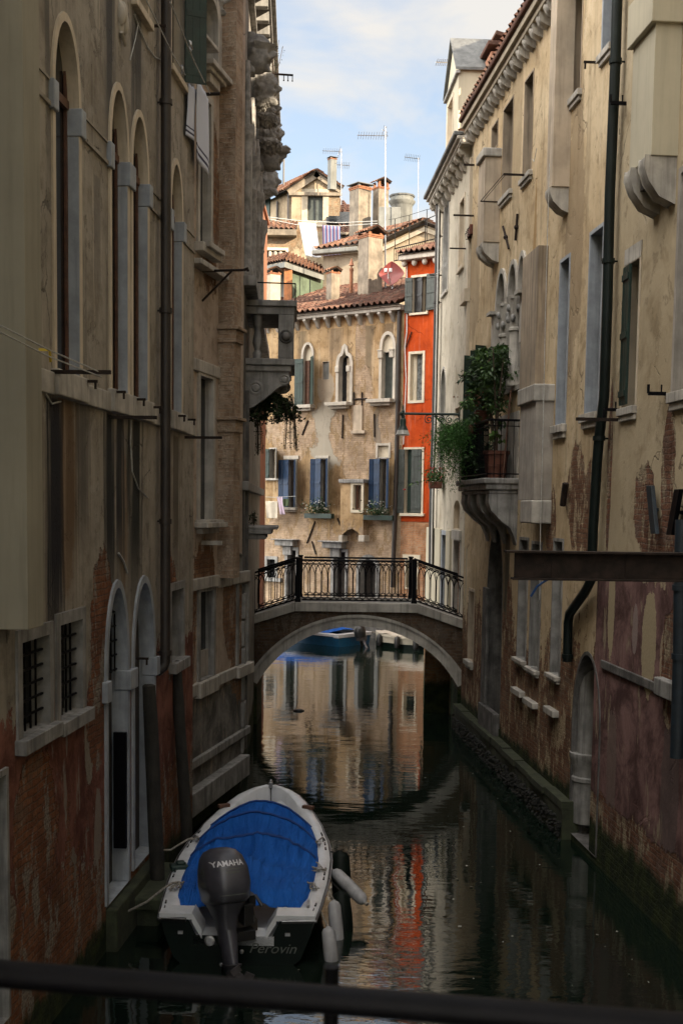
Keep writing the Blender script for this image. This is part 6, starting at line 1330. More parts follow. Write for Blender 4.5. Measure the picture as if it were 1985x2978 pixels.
    for p,q in ((f0,f1),(f1,f2)): m.box8([p-UPZ*.28,q-UPZ*.28,q-UPZ*.28+Vector((0,.1,0)),p-UPZ*.28+Vector((0,.1,0)),p-UPZ*.08,q-UPZ*.08,q-UPZ*.08+Vector((0,.1,0)),p-UPZ*.08+Vector((0,.1,0))])
    m.build('fascia',M['chim_g'],o)
    m=MB(); a=P('g',120,1260,51.2); b=P('g',250,1260,51.2); z=P('g',180,1010,51.2).z; m.box((a.x-.5,51.2,a.z-.5),(b.x,51.4,z)); m.build('back_wall',M['chim_g'],o)
    # strip of terracotta house squeezed behind the palazzo
    a=P('g',10,800,38); b=P('g',36,800,38); m=MB(); m.box((a.x-3,38,-.4),(b.x,42,P('g',50,415,38).z)); m.box((a.x-3,37.9,P('g',50,415,38).z+.003),(b.x+.08,42,P('g',50,415,38).z+.12)); tag(m.build('terracotta_house',M['terra_r'],bevel=.02),'sliver of a terracotta coloured house just past the palazzo corner','house')
    # unseen block added to throw shade, right of the end of the canal
    m=MB(); m.box((3.6,31.6,-.4),(11,40.2,14.2)); m.box((3.4,31.4,14.203),(11.2,40.3,14.45)); tag(m.build('shade_block',M['tan_render']),'unseen block added for shade behind the pale cream house','house')
    # antennas
    def antenna(label,k,x,yt,yb,Y,booms,r=.022):
        o=thing('tv_antenna',label,'antenna',P(k,x,yb,Y)); m=MB(); m.tube([P(k,x,yb,Y)-UPZ*.3,P(k,x,yt,Y)],r,6); m.build('mast',M['steel'],o); q=MB()
        for (x0,y0,x1,y1,n,el) in booms:
            p,e=P(k,x0,y0,Y),P(k,x1,y1,Y+.3); q.tube([p,e],.016,5)
            for i in range(n):
                c=p.lerp(e,(i+.5)/n); q.tube([c+Vector((0.02,-el,el*.35)),c-Vector((.02,-el,el*.35))],.008,4)
        q.build('yagi',M['steel'],o)
    antenna('tv antenna on the mast beside the dormer house chimney','g',706,35,440,59,[(552,52,712,58,9,.22),(660,165,775,172,8,.25),(680,90,700,35,2,.3)])
    antenna('tallest tv antenna mast rising beside the red satellite dish','g',1064,-145,1210,47.5,[(835,-75,1085,-70,12,.22),(1040,-120,1075,-100,2,.3)],.03)
    antenna('thin tv antenna mast right of the round chimney','g',1332,110,650,55,[(1218,102,1345,118,9,.25)])
    antenna('small roof antenna sticking out left of the grey dormer gable','m',330,310,420,31.5,[(182,316,330,320,7,.12)],.012)
    # diamond satellite dish
    c=P('g',1112,1050,46.6); o=thing('satellite_dish','red brown diamond-shaped satellite dish on the roof beside the orange house','satellite dish',c); s=(P('g',1218,1050,46.6).x-P('g',1005,1050,46.6).x)/2; m=MB(); nrm=Vector((-.25,-.95,.1)).normalized(); t1=UPZ.cross(nrm).normalized(); t2=nrm.cross(t1)
    def sup(a): 
        ca,sa=math.cos(a),math.sin(a); r=1/((abs(ca)**1.25+abs(sa)**1.25)**(1/1.25)); return r*ca*1.0,r*sa*.93
    vs=[c-nrm*.12]; fs=[]; N=40
    for j in range(1,7):
        for i in range(N): x,y=sup(6.2832*i/N); t=j/6; vs.append(c+(t1*x+t2*y)*s*t-nrm*.12*(1-t*t))
    for i in range(N): fs.append((0,1+i,1+(i+1)%N))
    for j in range(5):
        for i in range(N): a=1+j*N; fs.append((a+i,a+N+i,a+N+(i+1)%N,a+(i+1)%N))
    vb=[v-nrm*.04 for v in vs]; n0=len(vs); fs2=fs+[tuple(k+n0 for k in f[::-1]) for f in fs]+[(1+5*N+i,n0+1+5*N+i,n0+1+5*N+(i+1)%N,1+5*N+(i+1)%N) for i in range(N)]
    m.add(vs+vb,fs2); m.build('reflector',M['dish'],o,smooth=40)
    m=MB(); e=c+nrm*.55-UPZ*.05; m.tube([c-t2*s*.8,e-UPZ*.08],.02,5); m.tube([e-UPZ*.08,e-UPZ*.3,c-t2*s*1.05],.012,5); m.build('feed_arm',M['pipe_w'],o)
    for dx in (-.09,.09): m=MB(); m.obox(e+t1*dx,(.11,.14,.14)); m.build('receiver',M['pipe_w'],o,bevel=.015)
    m=MB(); m.tube([c-nrm*.2-UPZ*1.4,c-nrm*.2+UPZ*.4],.035,6); m.build('mount',M['steel'],o)
back_roofs()
# ------------------------------------------------------------------ washing
def cloth(label,name,A,B,drop,mat,cat='laundry',sw=.05,nrm=(0,-1,0),group=None,slant=0,fold=3.0,seed=0):
    A,B=Vector(A),Vector(B); nrm=Vector(nrm); m=MB()
    def f(s,t): 
        p=A.lerp(B,s)+Vector((slant*t,0,-drop*t))+(B-A)*((s-.5)*-.06*t); return p+nrm*(sw*math.sin(s*fold*6.28+seed)*(.25+.75*t)+sw*.6*math.sin(s*2.1*fold+t*3+seed*2))-UPZ*(.02*abs(math.sin(s*9+seed)))*(1-t)
    m.grid(f,36,20,uvf=lambda s,t:(s,1-t)); ob=m.build(name,M[mat],smooth=60); sm=ob.modifiers.new('thick','SOLIDIFY'); sm.thickness=.008; return tag(ob,label,cat,group)
def line(label,pts,r=.006,name='clothes_line',mat='line'):
    m=MB(); m.tube(pts,r,5); return tag(m.build(name,M[mat]),label,'line')
q0=P('g',360,635,56.5); q1=P('g',497,645,56.2); cloth('large white sheet hung out on the sunny roof line','hanging_sheet',q0,q1,(P('g',430,640,56.4).z-P('g',430,915,56.4).z),'cl_white',slant=.3,sw=.07,fold=1.2)
q0=P('g',552,655,56); q1=P('g',697,668,55.6); cloth('blue and red striped towel on the roof line beside the white sheet','hanging_towel',q0,q1,3.4,'cl_strip',sw=.06,slant=.1,fold=1.4)
for dy in (0,34): line('pale washing line above the roofs, '+('upper strand' if not dy else 'lower sagging strand')+' by the striped towel',[P('g',60,585+dy*.3,57),P('g',330,618+dy,56.6),P('g',690,638+dy*.8,55.7),P('g',998,624+dy*.6,55)],.016)
FTn=Vector((FT.n.x,FT.n.y,0))
a=FT.pt(*FT.uz('i',60,352,.55),.55); b=FT.pt(*FT.uz('i',345,350,.55),.55); line('short washing line across the tan facade beside the left blue shutters',[a,a.lerp(b,.5)-UPZ*.04,b],.008)
def tl(x0,x1,y0,y1): 
    u0,z=FT.uz('i',x0,y0,.55); u1,_=FT.uz('i',x1,y0,.55); return FT.pt(u0,z,.55),FT.pt(u1,z,.55),(y1-y0)/1568*640/3545*45.5
for x0,x1,y0,y1,mt,lb,sl,nm in ((86,127,387,512,'cl_yel','mustard yellow cloth at the left end of the low washing line',0,'hanging_cloth'),(129,211,383,508,'cl_crm','cream towel between the mustard cloth and the lilac shirt',.02,'hanging_towel'),(206,250,352,480,'cl_lil','lilac shirt hanging on the low washing line',.12,'hanging_shirt'),(252,292,366,422,'cl_grn','dark green cloth at the right end of the low washing line',0,'hanging_cloth')):
    A,B,d=tl(x0,x1,y0,y1); cloth(lb,nm,A,B,d,mt,nrm=FTn,slant=sl,sw=.03,fold=1.5,seed=x0)
# towels on the arm line by the palazzo window
a=P('b',652,862,17.4); b=P('b',395,885,16.6)
m=MB(); m.tube([P('b',645,862,17.3)-Vector((.1,0,0)),P('b',750,855,17.35)],.022,6); m.tube([P('b',388,882,16.55)-Vector((.15,0,0)),P('b',455,880,16.6)],.022,6); tag(m.build('drying_arm',M['rust']),'pair of short iron arms that carry the towels high on the left','iron arm')
for n,(p,q) in enumerate(((('b',300,20),('b',660,850)),(('b',60,-40),('b',500,790)))):
    p=P(*p,11.5); q=P(*q,17.3); line(('right' if not n else 'left')+' strand of the washing line with white towels, high on the left',[p,p.lerp(q,.5)-UPZ*.05,q],.007)
m=MB()
for x,y,Y in ((485,410,14.6),(410,628,15.8)): m.lathe([(.05,-.012),(.055,0),(.05,.012)],P('b',x,y,Y),10,0,Matrix.Rotation(1.2,3,'Y')); m.obox(P('b',x,y+10,Y),(.02,.05,.1))
tag(m.build('line_pulley',M['steel']),'two small line pulleys on the towel washing line','pulley')
cloth('long white towel with two dark bands hung high beside the palazzo','hanging_towel',P('b',543,690,16.6),P('b',650,905,17.3),1.06,'cl_band',sw=.05,nrm=(-.3,-.9,0),fold=1.1)
cloth('shorter white towel with dark hem, left of the long banded towel','hanging_towel',P('b',455,745,16.2),P('b',532,815,16.7),.68,'cl_band',sw=.05,nrm=(-.3,-.9,0),fold=.8,seed=2)
p=F1.pt(F1.U('c',920,1050),F1.Z('c',920,1050),.45)
for n in (0,1): line(('upper' if not n else 'lower')+' pale line running from the iron arm to the near left house',[P('c',930,1050+38*n,10.9),P('c',450,840+60*n,9.2),P('c',-60,585+62*n,7.9)],.006)
m=MB(); c=P('c',460,900,9.25); m.obox(c,(.016,.02,.08),0,.3); m.obox(c+Vector((-.05,-.0,.05)),(.07,.012,.02),.2,0); tag(m.build('clothes_peg',simple('yellow_peg_plastic',(.5,.36,.02),.5,.1)),'yellow clothes peg on the pale line at the left','peg')
# ------------------------------------------------------------------ boats
def lerp_tab(tab,t):
    for (a,b),(c,d) in zip(tab,tab[1:]):
        if t<=c: k=(t-a)/(c-a); k=k*k*(3-2*k)*.35+k*.65; return b+(d-b)*k
    return tab[-1][1]
def main_boat():
    s0=PZ('l',640,990,.5); yaw=-.02; o=thing('motor_boat','white open motor boat with a raised outboard moored beside two poles','boat',(s0.x,s0.y,0)); org=ORG[o]
    fx,fy=Vector((math.sin(-yaw),math.cos(yaw),0)),None; rx=Vector((math.cos(yaw),math.sin(yaw),0))
    def W3(x,t,z): return org+rx*x+fx*t+UPZ*z
    L=4.35; hw_t=[(0,.76),(.5,.80),(1.2,.845),(1.9,.855),(2.5,.81),(3.0,.71),(3.4,.60),(3.75,.49),(4.0,.385),(4.2,.26),(4.35,.08)]; sh=[(0,.50),(1.5,.53),(2.6,.60),(3.4,.72),(4.35,.86)]
    hw=lambda t:lerp_tab(hw_t,t); sz=lambda t:lerp_tab(sh,t)
    ts=[L*(1-(1-k/30)**1.3) for k in range(31)]
    # hull
    def sect(prof,ts=ts,both=True):
        m=MB(); n=len(prof(0)); 
        for sg in (1,-1):
            vs=[W3(sg*x,t,z) for t in ts for x,z in prof(t)]
            fs=[]
            for i in range(len(ts)-1):
                for j in range(n-1):
                    a=i*n+j; f=(a,a+n,a+n+1,a+1); fs.append(f if sg>0 else f[::-1])
            m.add(vs,fs)
        return m
    hullp=lambda t:[(hw(t)*.99+.03,sz(t)-.035),(hw(t)*.97+.01,sz(t)*.6),(hw(t)*.86,.06),(hw(t)*.55,-.14),(0,-.2+.25*(t/L)**6)]
    m=sect(hullp)
    ps=hullp(0); poly=[W3(x,0,z) for x,z in ps]+[W3(-x,0,z) for x,z in ps[::-1][1:]]; 
    # transom with the motor notch
    cut=[(.44,.5-.035),(.36,.30),(-.42,.30),(-.50,.5-.035)]
    pp=[(x,z) for x,z in ps]; ring=[(-x,z) for x,z in pp[::-1][1:]]; pr=pp+ring+[]   # from right gunwale down and up to left gunwale
    loop=[W3(x,0,z) for x,z in pr]+[W3(x,0,z) for x,z in ((-.50,.465),(-.42,.30),(.36,.30),(.44,.465))]
    m.add(loop,[tuple(range(len(loop)))]); m.build('hull',M['hull'],o,smooth=50,weld=True)
    # white moulded deck: rim, side deck, liner, floor
    gw=lambda t: max(.02,hw(t)+.035)
    dk=lambda t:[(gw(t),sz(t)-.05),(gw(t)+.005,sz(t)-.005),(max(.01,hw(t)-.02),sz(t)+.02),(max(.008,hw(t)*.93-.075),sz(t)+.012),(max(.006,hw(t)*.9-.10),sz(t)-.03),(max(.004,hw(t)*.8-.10),sz(t)*.45+.02),(0,sz(t)*.35+.02)]
    m=sect(dk)
    for sg,x0,x1 in ((1,.40,.80),(-1,.46,.80)):
        a=[W3(sg*x0,-.02,.47),W3(sg*x1,-.02,.47),W3(sg*x1,.24,.47),W3(sg*x0,.24,.47)]; m.box8(a+[q+UPZ*.06 for q in a])
        a=[W3(sg*(x0-.1),-.02,.27),W3(sg*x0,-.02,.44),W3(sg*x0,.26,.44),W3(sg*(x0-.1),.26,.27)]; m.box8(a+[q+UPZ*.1 for q in a])
    a=[W3(-.45,.0,.20),W3(.38,.0,.20),W3(.38,.26,.20),W3(-.45,.26,.20)]; m.box8(a+[q+UPZ*.1 for q in a])
    m.build('deck',M['gel'],o,smooth=40,weld=True)
    m=MB(); m.grid(lambda s,t:W3((s-.5)*2*.68*hw(3.0+t*1.15),3.0+t*1.15,sz(3.0+t*1.15)-.1-.16*(1-abs(s-.5)*1.6)*(1-t*.5)),10,8); m.build('foredeck_liner',M['gel'],o,smooth=60)
    # rub rail with black insert and steel strip
    m=MB(); rl=[W3(sg*(gw(t)+.012),t,sz(t)-.03) for sg in (1,) for t in ts]+[W3(-(gw(t)+.012),t,sz(t)-.03) for t in ts[::-1]]
    rl=[W3(.46,-.03,.47)]+rl+[W3(-.52,-.03,.47)]; m.tube(rl,.022,6); m.build('rub_rail',M['black'],o,smooth=60)
    m=MB(); m.tube([q+UPZ*.012+(q-W3(0,2,q.z-0)).normalized()*.018 for q in rl],.007,5); m.build('rub_strip',M['steel'],o)
    m=MB()
    for t in [x*.17+.15 for x in range(17)]:
        for sg in (1,-1): p=W3(sg*(hw(t)-.0),t,sz(t)+.022); p2=W3(sg*(hw(t+.07)-.0),t+.07,sz(t+.07)+.022); (m.tube([p,p2],.011,5) if int(t*10)%2 else None)
    m.build('rail_clips',M['black'],o)
    for sg in (1,-1):
        m=MB(); t=3.55; m.obox(W3(sg*(hw(t)-.0),t,sz(t)+.035),(.16,.07,.045),sg*-.5,0); m.build('bow_cleat',M['wood'],o,bevel=.008)
    m=MB(); m.obox(W3(0,L+.0,.88),(.05,.1,.08)); m.ball(W3(0,L,.93),.025,8,6); m.build('bow_fitting',M['steel'],o,bevel=.01)
    for t,sg in ((.75,-1),(2.4,-1),(2.35,1),(1.5,1),(.85,1),(.3,1)):
        m=MB(); c=W3(sg*(hw(t)-.07),t,sz(t)+.03); m.obox(c+UPZ*.03,(.03,.16,.02)); m.obox(c,(.03,.05,.05)); m.build('cleat',M['steel'],o,bevel=.006)
    # transom lettering and fittings
    tx=bpy.data.curves.new('t','FONT'); tx.body='Perovin'; tx.size=.15; tx.shear=.35; to=bpy.data.objects.new('t',tx); COL.objects.link(to); dg=bpy.context.evaluated_depsgraph_get(); me=to.evaluated_get(dg).to_mesh()
    m=MB(); m.v=[W3(v.co.x*1.05+.12,-.012,v.co.y+.13) for v in me.vertices]; m.f=[list(p.vertices) for p in me.polygons]; m.uv=[None]*len(m.f); m.mi=[0]*len(m.f); bpy.data.objects.remove(to); bpy.data.curves.remove(tx); m.build('boat_name',M['txt_d'],o)
    m=MB(); R=Matrix.Rotation(math.pi/2,3,'X')
    for x,z,r in ((-.28,.25,.055),(.05,.14,.022),(-.16,-.0,.02)): m.lathe([(r,-.0),(r,.02),(r*.6,.025)],W3(x,-.004,z),12,0,R)
    m.obox(W3(.52,-.012,.33),(.05,.02,.03)); m.obox(W3(-.58,-.012,.33),(.05,.02,.03)); m.build('transom_fitting',M['steel'],o)
    # ---- cover
    tv=thing('boat_cover','blue tarpaulin stretched over hoops on the white motor boat','boat cover',W3(0,1.8,.5)); m=MB(); t0,t1=.30,3.08
    bl=[(0,.03),(.2,.12),(.4,.24),(.6,.33),(.72,.34),(.85,.31),(1,.24)]
    def tz(s,q):
        t=t0+(t1-t0)*q; x=(s-.5)*2; edge=abs(x)
        t_=t-(.28 if q>.6 else 0)*max(0,(q-.6)/.4)*edge**2
        xx=x*(hw(t_)-.075); b=lerp_tab(bl,q)
        z=sz(t_)+.035+b*(1-edge**2.1)
        sg_=[.30,.52,.76,.985]
        for a_,b_ in zip(sg_,sg_[1:]):
            if a_<q<b_: z-=.11*math.sin(math.pi*(q-a_)/(b_-a_))**1.3*(1-edge**3)
        for hq,wd in ((.985,.014),(.76,.017),(.52,.014)): z+=.02*math.exp(-((q-hq)/wd)**2)*(1-edge**4)
        z+=.055*mnoise.noise(Vector((x*3.0,t*1.3,2)))*(1.25-q)*(1-edge**4)+.05*(abs(mnoise.noise(Vector((x*6.5+.5*math.sin(t*1.7),t*.55,9))))-.2)*(1.25-q)+.012*math.sin(x*17+3*math.sin(t*2))*(1-q)**1.5*max(0,1-edge) + .03*(1-q)*math.sin(x*9+q*3)*.4*(1-edge)
        if edge>.93: z-=.06*(edge-.93)/.07
        if q<.1: z-=.07*(1-q/.1)*(1 if edge<.95 else .6)
        p=W3(xx,t_-.02*math.sin(x*14)*(1-q)*.6,z)
        return p
    m.grid(tz,56,60); c=m.build('tarpaulin',M['tarp'],tv,smooth=70); sm=c.modifiers.new('thick','SOLIDIFY'); sm.thickness=.006
    m=MB()
    for qh in (.52,.76,.985): m.tube([tz(s/30,qh)+UPZ*.002 for s in range(1,30)],.016,6)
    m.build('hoop_seam',M['seam'],tv,smooth=60)
    # ---- outboard
    m=MB(); ang=.44; tilt=.3; pv=W3(-.10,-.10,.55)
    Rm=Matrix.Rotation(yaw,3,'Z')@Matrix.Rotation(ang,3,'Z')@Matrix.Rotation(-tilt,3,'X')   # tilt: head forward, foot back
    def OM(x,y,z): return pv+Rm@Vector((x,y,z))
    def loft(secs,seg=28,pw=2.8):
        vs=[];fs=[]
        for (cx,cy,z,w,d) in secs:
            for k in range(seg):
                a=6.28318*k/seg; ca,sa=math.cos(a),math.sin(a); r=1/((abs(ca)**pw+abs(sa)**pw)**(1/pw)); vs.append(OM(cx+r*ca*w/2,cy+r*sa*d/2,z))
        for i in range(len(secs)-1):
            for k in range(seg): fs.append((i*seg+k,i*seg+(k+1)%seg,(i+1)*seg+(k+1)%seg,(i+1)*seg+k))
        fs+=[tuple(range(seg))[::-1],tuple((len(secs)-1)*seg+k for k in range(seg))]; return vs,fs
    om=MB(); v,f=loft([(0,.02,-.14,.20,.26),(0,.02,-.02,.24,.30),(0,.0,.08,.32,.46),(0,-.01,.12,.36,.54)]); om.add(v,f)
    v,f=loft([(0,.0,-.60,.10,.32),(0,.0,-.40,.15,.28),(0,.02,-.14,.20,.26)],20,2.2); om.add(v,f)
    mo=om.build('outboard_motor',M['motor'],o,smooth=45)
    cs=[(0,-.01,.125,.37,.56),(0,-.015,.17,.43,.66),(0,-.02,.32,.47,.70),(0,-.01,.47,.45,.66),(0,.02,.585,.39,.54),(0,.05,.65,.30,.38),(0,.06,.678,.16,.22),(0,.06,.685,.04,.06)]
    k=MB(); v,f=loft(cs,36,3.0); k.add(v,f); k.build('cowling',M['motor'],mo,smooth=60)
    bv=BVHTree.FromPolygons(v,[q for q in f])
    def decal(txt,size,ox,oz,face,mat,extra=None,shear=0):
        if txt:
            tx=bpy.data.curves.new('t','FONT'); tx.body=txt; tx.size=size; tx.align_x='CENTER'; tx.shear=shear; tx.offset=.0015; to=bpy.data.objects.new('t',tx); COL.objects.link(to); d2=bpy.context.evaluated_depsgraph_get(); me=to.evaluated_get(d2).to_mesh(); bm=bmesh.new(); bm.from_mesh(me); bmesh.ops.triangulate(bm,faces=bm.faces); bmesh.ops.subdivide_edges(bm,edges=[e for e in bm.edges if e.calc_length()>.02],cuts=2); P2=[(x.co.x,x.co.y) for x in bm.verts]; bm.verts.index_update(); F2=[[x.index for x in q.verts] for q in bm.faces]; bm.free(); bpy.data.objects.remove(to); bpy.data.curves.remove(tx)
        else:
            w,hh=extra; P2=[(-w/2+w*i/12,hh*j) for j in (0,1) for i in range(13)]; F2=[[i,i+1,14+i,13+i] for i in range(12)]
        q=MB(); 
        for a,b in P2:
            if face=='back': p=OM(ox+a,-1,oz+b); d=Rm@Vector((0,1,0))
            else: p=OM(-1,ox-a,oz+b); d=Rm@Vector((1,0,0))
            hit=bv.ray_cast(p,d); q.v.append((hit[0] if hit[0] else p+d*.7)-d*.003)
        q.f=F2; q.uv=[None]*len(F2); q.mi=[0]*len(F2); q.build('lettering',M[mat],mo)
    decal('YAMAHA',.078,-.03,.49,'back','txt'); decal('',0,.0,.455,'back','txt_d',(.30,.006)); decal('four stroke',.032,.0,.415,'back','txt_d'); decal('40',.13,-.06,.40,'side','txt_d'); decal('',0,-.06,.30,'side','txt_d',(.15,.05)); decal('',0,0,.20,'back','txt_d',(.30,.008))
    m=MB(); m.obox(OM(.2,.03,.02),(.1,.3,.22),ang,0); m.obox(OM(.26,-.0,.14),(.07,.2,.12),ang,0); m.tube([OM(.2,.1,.1),OM(.3,-.1,.16),OM(.34,-.16,.05)],.02,6); m.tube([OM(.22,.2,.05),OM(.32,.1,.1),OM(.3,.02,-.1),OM(.2,.1,-.2)],.014,6); m.obox(OM(.17,.05,-.2),(.22,.2,.1),ang,0); m.build('clamp_bracket',M['black'],mo,bevel=.012)
    m=MB(); m.obox(OM(.22,.1,-.13),(.26,.08,.12),ang); m.build('clamp_block',M['wood_d'],mo,bevel=.008)
    m=MB(); v,f=loft([(0,-.02,-.50,.16,.46),(0,-.04,-.48,.16,.46)],18,2.0); m.add(v,f); v,f=loft([(0,-.02,-.82,.02,.12),(0,-.02,-.66,.03,.22),(0,-.02,-.62,.05,.30)],14,2); m.add(v,f)
    bl_=[OM(0,y,-.6) for y in (.18,.12,0,-.14,-.26)]; m.tube(bl_,[.015,.05,.065,.06,.045],12)
    for a in (0,2.09,4.19): m.obox(OM(.085*math.cos(a),-.29,-.6+.085*math.sin(a)),(.10,.02,.07),ang,0,0,a+.5)
    m.build('propeller_unit',M['motor2'],mo,smooth=40)
    # ---- fenders
    def fender(label,a,b,r,mat,top):
        a,b=Vector(a),Vector(b); d=(b-a); f=thing('fender',label,'fender',b,'fenders on the white motor boat'); q=MB(); n=[(0,.25),(.02,.3),(.05,.7),(.12,.96),(.5,1.03),(.88,.96),(.95,.7),(.98,.3),(1,.25)]
        q.tube([a+d*t for t,_ in n],[r*k for _,k in n],14); q.build('fender_body',M[mat],f,smooth=60); q=MB(); q.tube([a,a.lerp(Vector(top),.5)-UPZ*.01,top],.009,5); q.tube([b,b+d.normalized()*.035],r*.3,8); q.build('fender_rope',M['rope' if mat=='fender' else 'black'],f); return f
    e=lambda t,dz=.0:W3(gw(t)+.02,t,sz(t)-.01+dz)
    fender('light grey fender stuck out diagonally from the white motor boat',e(1.7)+Vector((.03,0,-.04)),e(1.7)+Vector((.40,-.42,-.28)),.075,'fender',e(1.75))
    fender('light grey upright fender, second from the stern of the white motor boat',e(.95)+Vector((.08,0,-.12)),e(.85)+Vector((.15,-.08,-.66)),.075,'fender',e(1.0))
    fender('light grey fender nearest the stern corner of the white motor boat',e(.25)+Vector((.09,0,-.16)),e(.2)+Vector((.15,-.05,-.62)),.075,'fender',e(.3))
    fender('dark green fender below the diagonal light one on the white motor boat',e(2.15)+Vector((.11,0,.04)),e(2.0)+Vector((.14,-.0,-.56)),.115,'fender_d',e(2.2))
    fender('dark green fender behind the upright light grey pair on the white motor boat',e(1.25)+Vector((.13,0,-.12)),e(1.1)+Vector((.20,-.0,-.62)),.105,'fender_d',e(1.3))
    # ---- ropes
    def rope(label,pts,r=.013): 
        q=MB(); q.tube(pts,r,7); return tag(q.build('mooring_rope',M['rope'],smooth=60),label,'rope')
    a=W3(-(hw(.75)-.07),.75,sz(.75)+.05); pb=PZ('D',374,2085,0)
    pts=[a+Vector((.03,.1,.02)),a+Vector((-.03,-.02,.05)),a+Vector((-.12,-.05,.0)),a+Vector((-.3,-.1,-.14)),a+Vector((-.62,.02,-.34)),F1.pt(F1.uY(13.3),.2,.05)]; rope('slack mooring rope from the port stern cleat to the left wall',pts)
    a=W3(-(hw(2.4)-.07),2.4,sz(2.4)+.05); pts=[a+Vector((.1,.0,.02)),a,a+Vector((-.1,-.05,.01)),a+Vector((-.3,-.15,-.1)),a+Vector((-.55,-.1,-.12))]; rope('mooring rope tied from the port midship cleat to the pole',pts)
    rnd=random.Random(4)
    for t,sg,n in ((.75,-1,10),(2.4,-1,9),(2.35,1,8),(1.5,1,9),(.85,1,10)):
        c=W3(sg*(hw(t)-.07),t,sz(t)+.05); rope({(.75,-1):'coil of rope on the port stern cleat',(2.4,-1):'knotted rope on the port midship cleat',(2.35,1):'coil of rope on the starboard side beside the cover front corner',(1.5,1):'knotted rope above the diagonal fender',(.85,1):'loose rope coil on the starboard side near the stern'}[(t,sg)],[c+Vector((rnd.uniform(-.09,.09),rnd.uniform(-.12,.12),rnd.uniform(-.02,.05))) for _ in range(n)],.009)
    m=MB(); c=W3(-(hw(1.5)-.02),1.5,sz(1.5)+.03); m.obox(c,(.2,.16,.07),.3); m.obox(c+Vector((.02,0,.05)),(.1,.1,.04),.3); tag(m.build('green_box',M['sh_green'],bevel=.02),'dark green plastic box wedged on the port gunwale of the white motor boat','box')
main_boat()
def far_boats():
    s=PZ('j',760,728,0); o=thing('blue_boat','blue boat with a blue cover and tilted outboard, seen under the bridge','boat',(s.x,s.y,0)); org=ORG[o]; d=Vector((-.62,.55,0)).normalized(); r=Vector((d.y,-d.x,0)); 
    def B(x,t,z): return org+r*x+d*t+UPZ*z
    hwf=lambda t:lerp_tab([(0,.85),(1.5,.95),(3.2,.8),(4.2,.45),(4.8,.05)],t); ts=[4.8*k/16 for k in range(17)]
    def sec(pf,name,mat,par=o,cap=False):
        m=MB(); n=len(pf(0))
        for sg in (1,-1):
            vs=[B(sg*x,t,z) for t in ts for x,z in pf(t)]; fs=[]
            for i in range(16):
                for j in range(n-1): a=i*n+j; f=(a,a+n,a+n+1,a+1); fs.append(f if sg>0 else f[::-1])
            m.add(vs,fs)
        if cap: 
            p=pf(0); q=[B(x,0,z) for x,z in p]+[B(-x,0,z) for x,z in p[::-1]]; m.add(q,[tuple(range(len(q)))])
        return m.build(name,M[mat],par,smooth=50)
    sec(lambda t:[(hwf(t),.36+.05*t*t/8),(hwf(t)*.93,.1),(hwf(t)*.8,-.2)],'hull','hull_b',cap=True)
    sec(lambda t:[(hwf(t)+.04,.34+.05*t*t/8),(hwf(t)+.04,.42+.05*t*t/8),(max(.01,hwf(t)-.16),.43+.05*t*t/8),(max(.01,hwf(t)-.18),.30+.05*t*t/8)],'gunwale','gel')
    m=MB(); m.box8([B(x,y,z) for z in (.30,.43) for x,y in ((-.88,-.03),(.88,-.03),(.88,.2),(-.88,.2))]); m.build('stern_deck',M['gel'],o,bevel=.02)
    tv=tag(MB(),None) if False else None
    m=MB(); m.grid(lambda s,t:B((s-.5)*2*(hwf(.5+t*3.4)-.1),.5+t*3.4,.44+.05*((.5+t*3.4)**2)/8+.30*math.sin(min(1,t*1.5+.15)*1.7)*(1-abs(s-.5)*2)**.8),16,14); tag(m.build('boat_cover',M['tarp'],smooth=60),'blue cover on the blue boat under the bridge','boat cover')
    mo=MB(); c=B(.0,-.18,.0); 
    mo.lathe([(.05,-.1),(.06,.2),(.11,.26),(.19,.3),(.21,.48),(.17,.6),(.1,.66),(.01,.67)],c+Vector((.1,-.1,.10)),14,0,Matrix.Rotation(.35,3,'X')@Matrix.Rotation(-.15,3,'Y')); mm=mo.build('outboard_motor',M['black'],o,smooth=45)
    q=MB(); q.obox(c+Vector((.1,-.15,.28)),(.3,.26,.18),.4); q.tube([c+Vector((.15,-.2,.25)),c+Vector((.22,-.4,.1)),c+Vector((.3,-.5,-.05))],.05,7); q.build('motor_leg',M['motor2'],mm,bevel=.03)
    # white boat with canvas cover
    a=PZ('j',850,742,0); b=PZ('j',1330,772,0); o=thing('white_boat','white boat under a beige canvas cover, cut off by the quay behind the bridge','boat',(a.x,a.y,0)); d=(b-a); d.z=0; Lg=d.length+1.5; d.normalize(); r=Vector((-d.y,d.x,0)); org=ORG[o]
    def B(x,t,z): return Vector((a.x,a.y,0))+r*(.9+x)+d*t+UPZ*z
    hb=lambda t:lerp_tab([(0,.1),(.4,.45),(1.2,.8),(2.5,.95),(Lg,.9)],t); ts=[Lg*(k/18)**1.2 for k in range(19)]; sz=lambda t:.46-.02*t
    def sec2(pf,name,mat):
        m=MB(); n=len(pf(0))
        for sg in (1,-1):
            vs=[B(sg*x,t,z) for t in ts for x,z in pf(t)]; fs=[(i*n+j,(i+1)*n+j,(i+1)*n+j+1,i*n+j+1) for i in range(18) for j in range(n-1)]; m.add(vs,fs)
        return m.build(name,M[mat],o,smooth=50)
    sec2(lambda t:[(hb(t)+.03,sz(t)),(hb(t)+.03,sz(t)-.09),(hb(t)-.01,sz(t)-.1),(hb(t)*.9,.14)],'hull','cl_crm'); sec2(lambda t:[(hb(t)*.9+.005,.15),(hb(t)*.82,-.2)],'boot_stripe','hull')
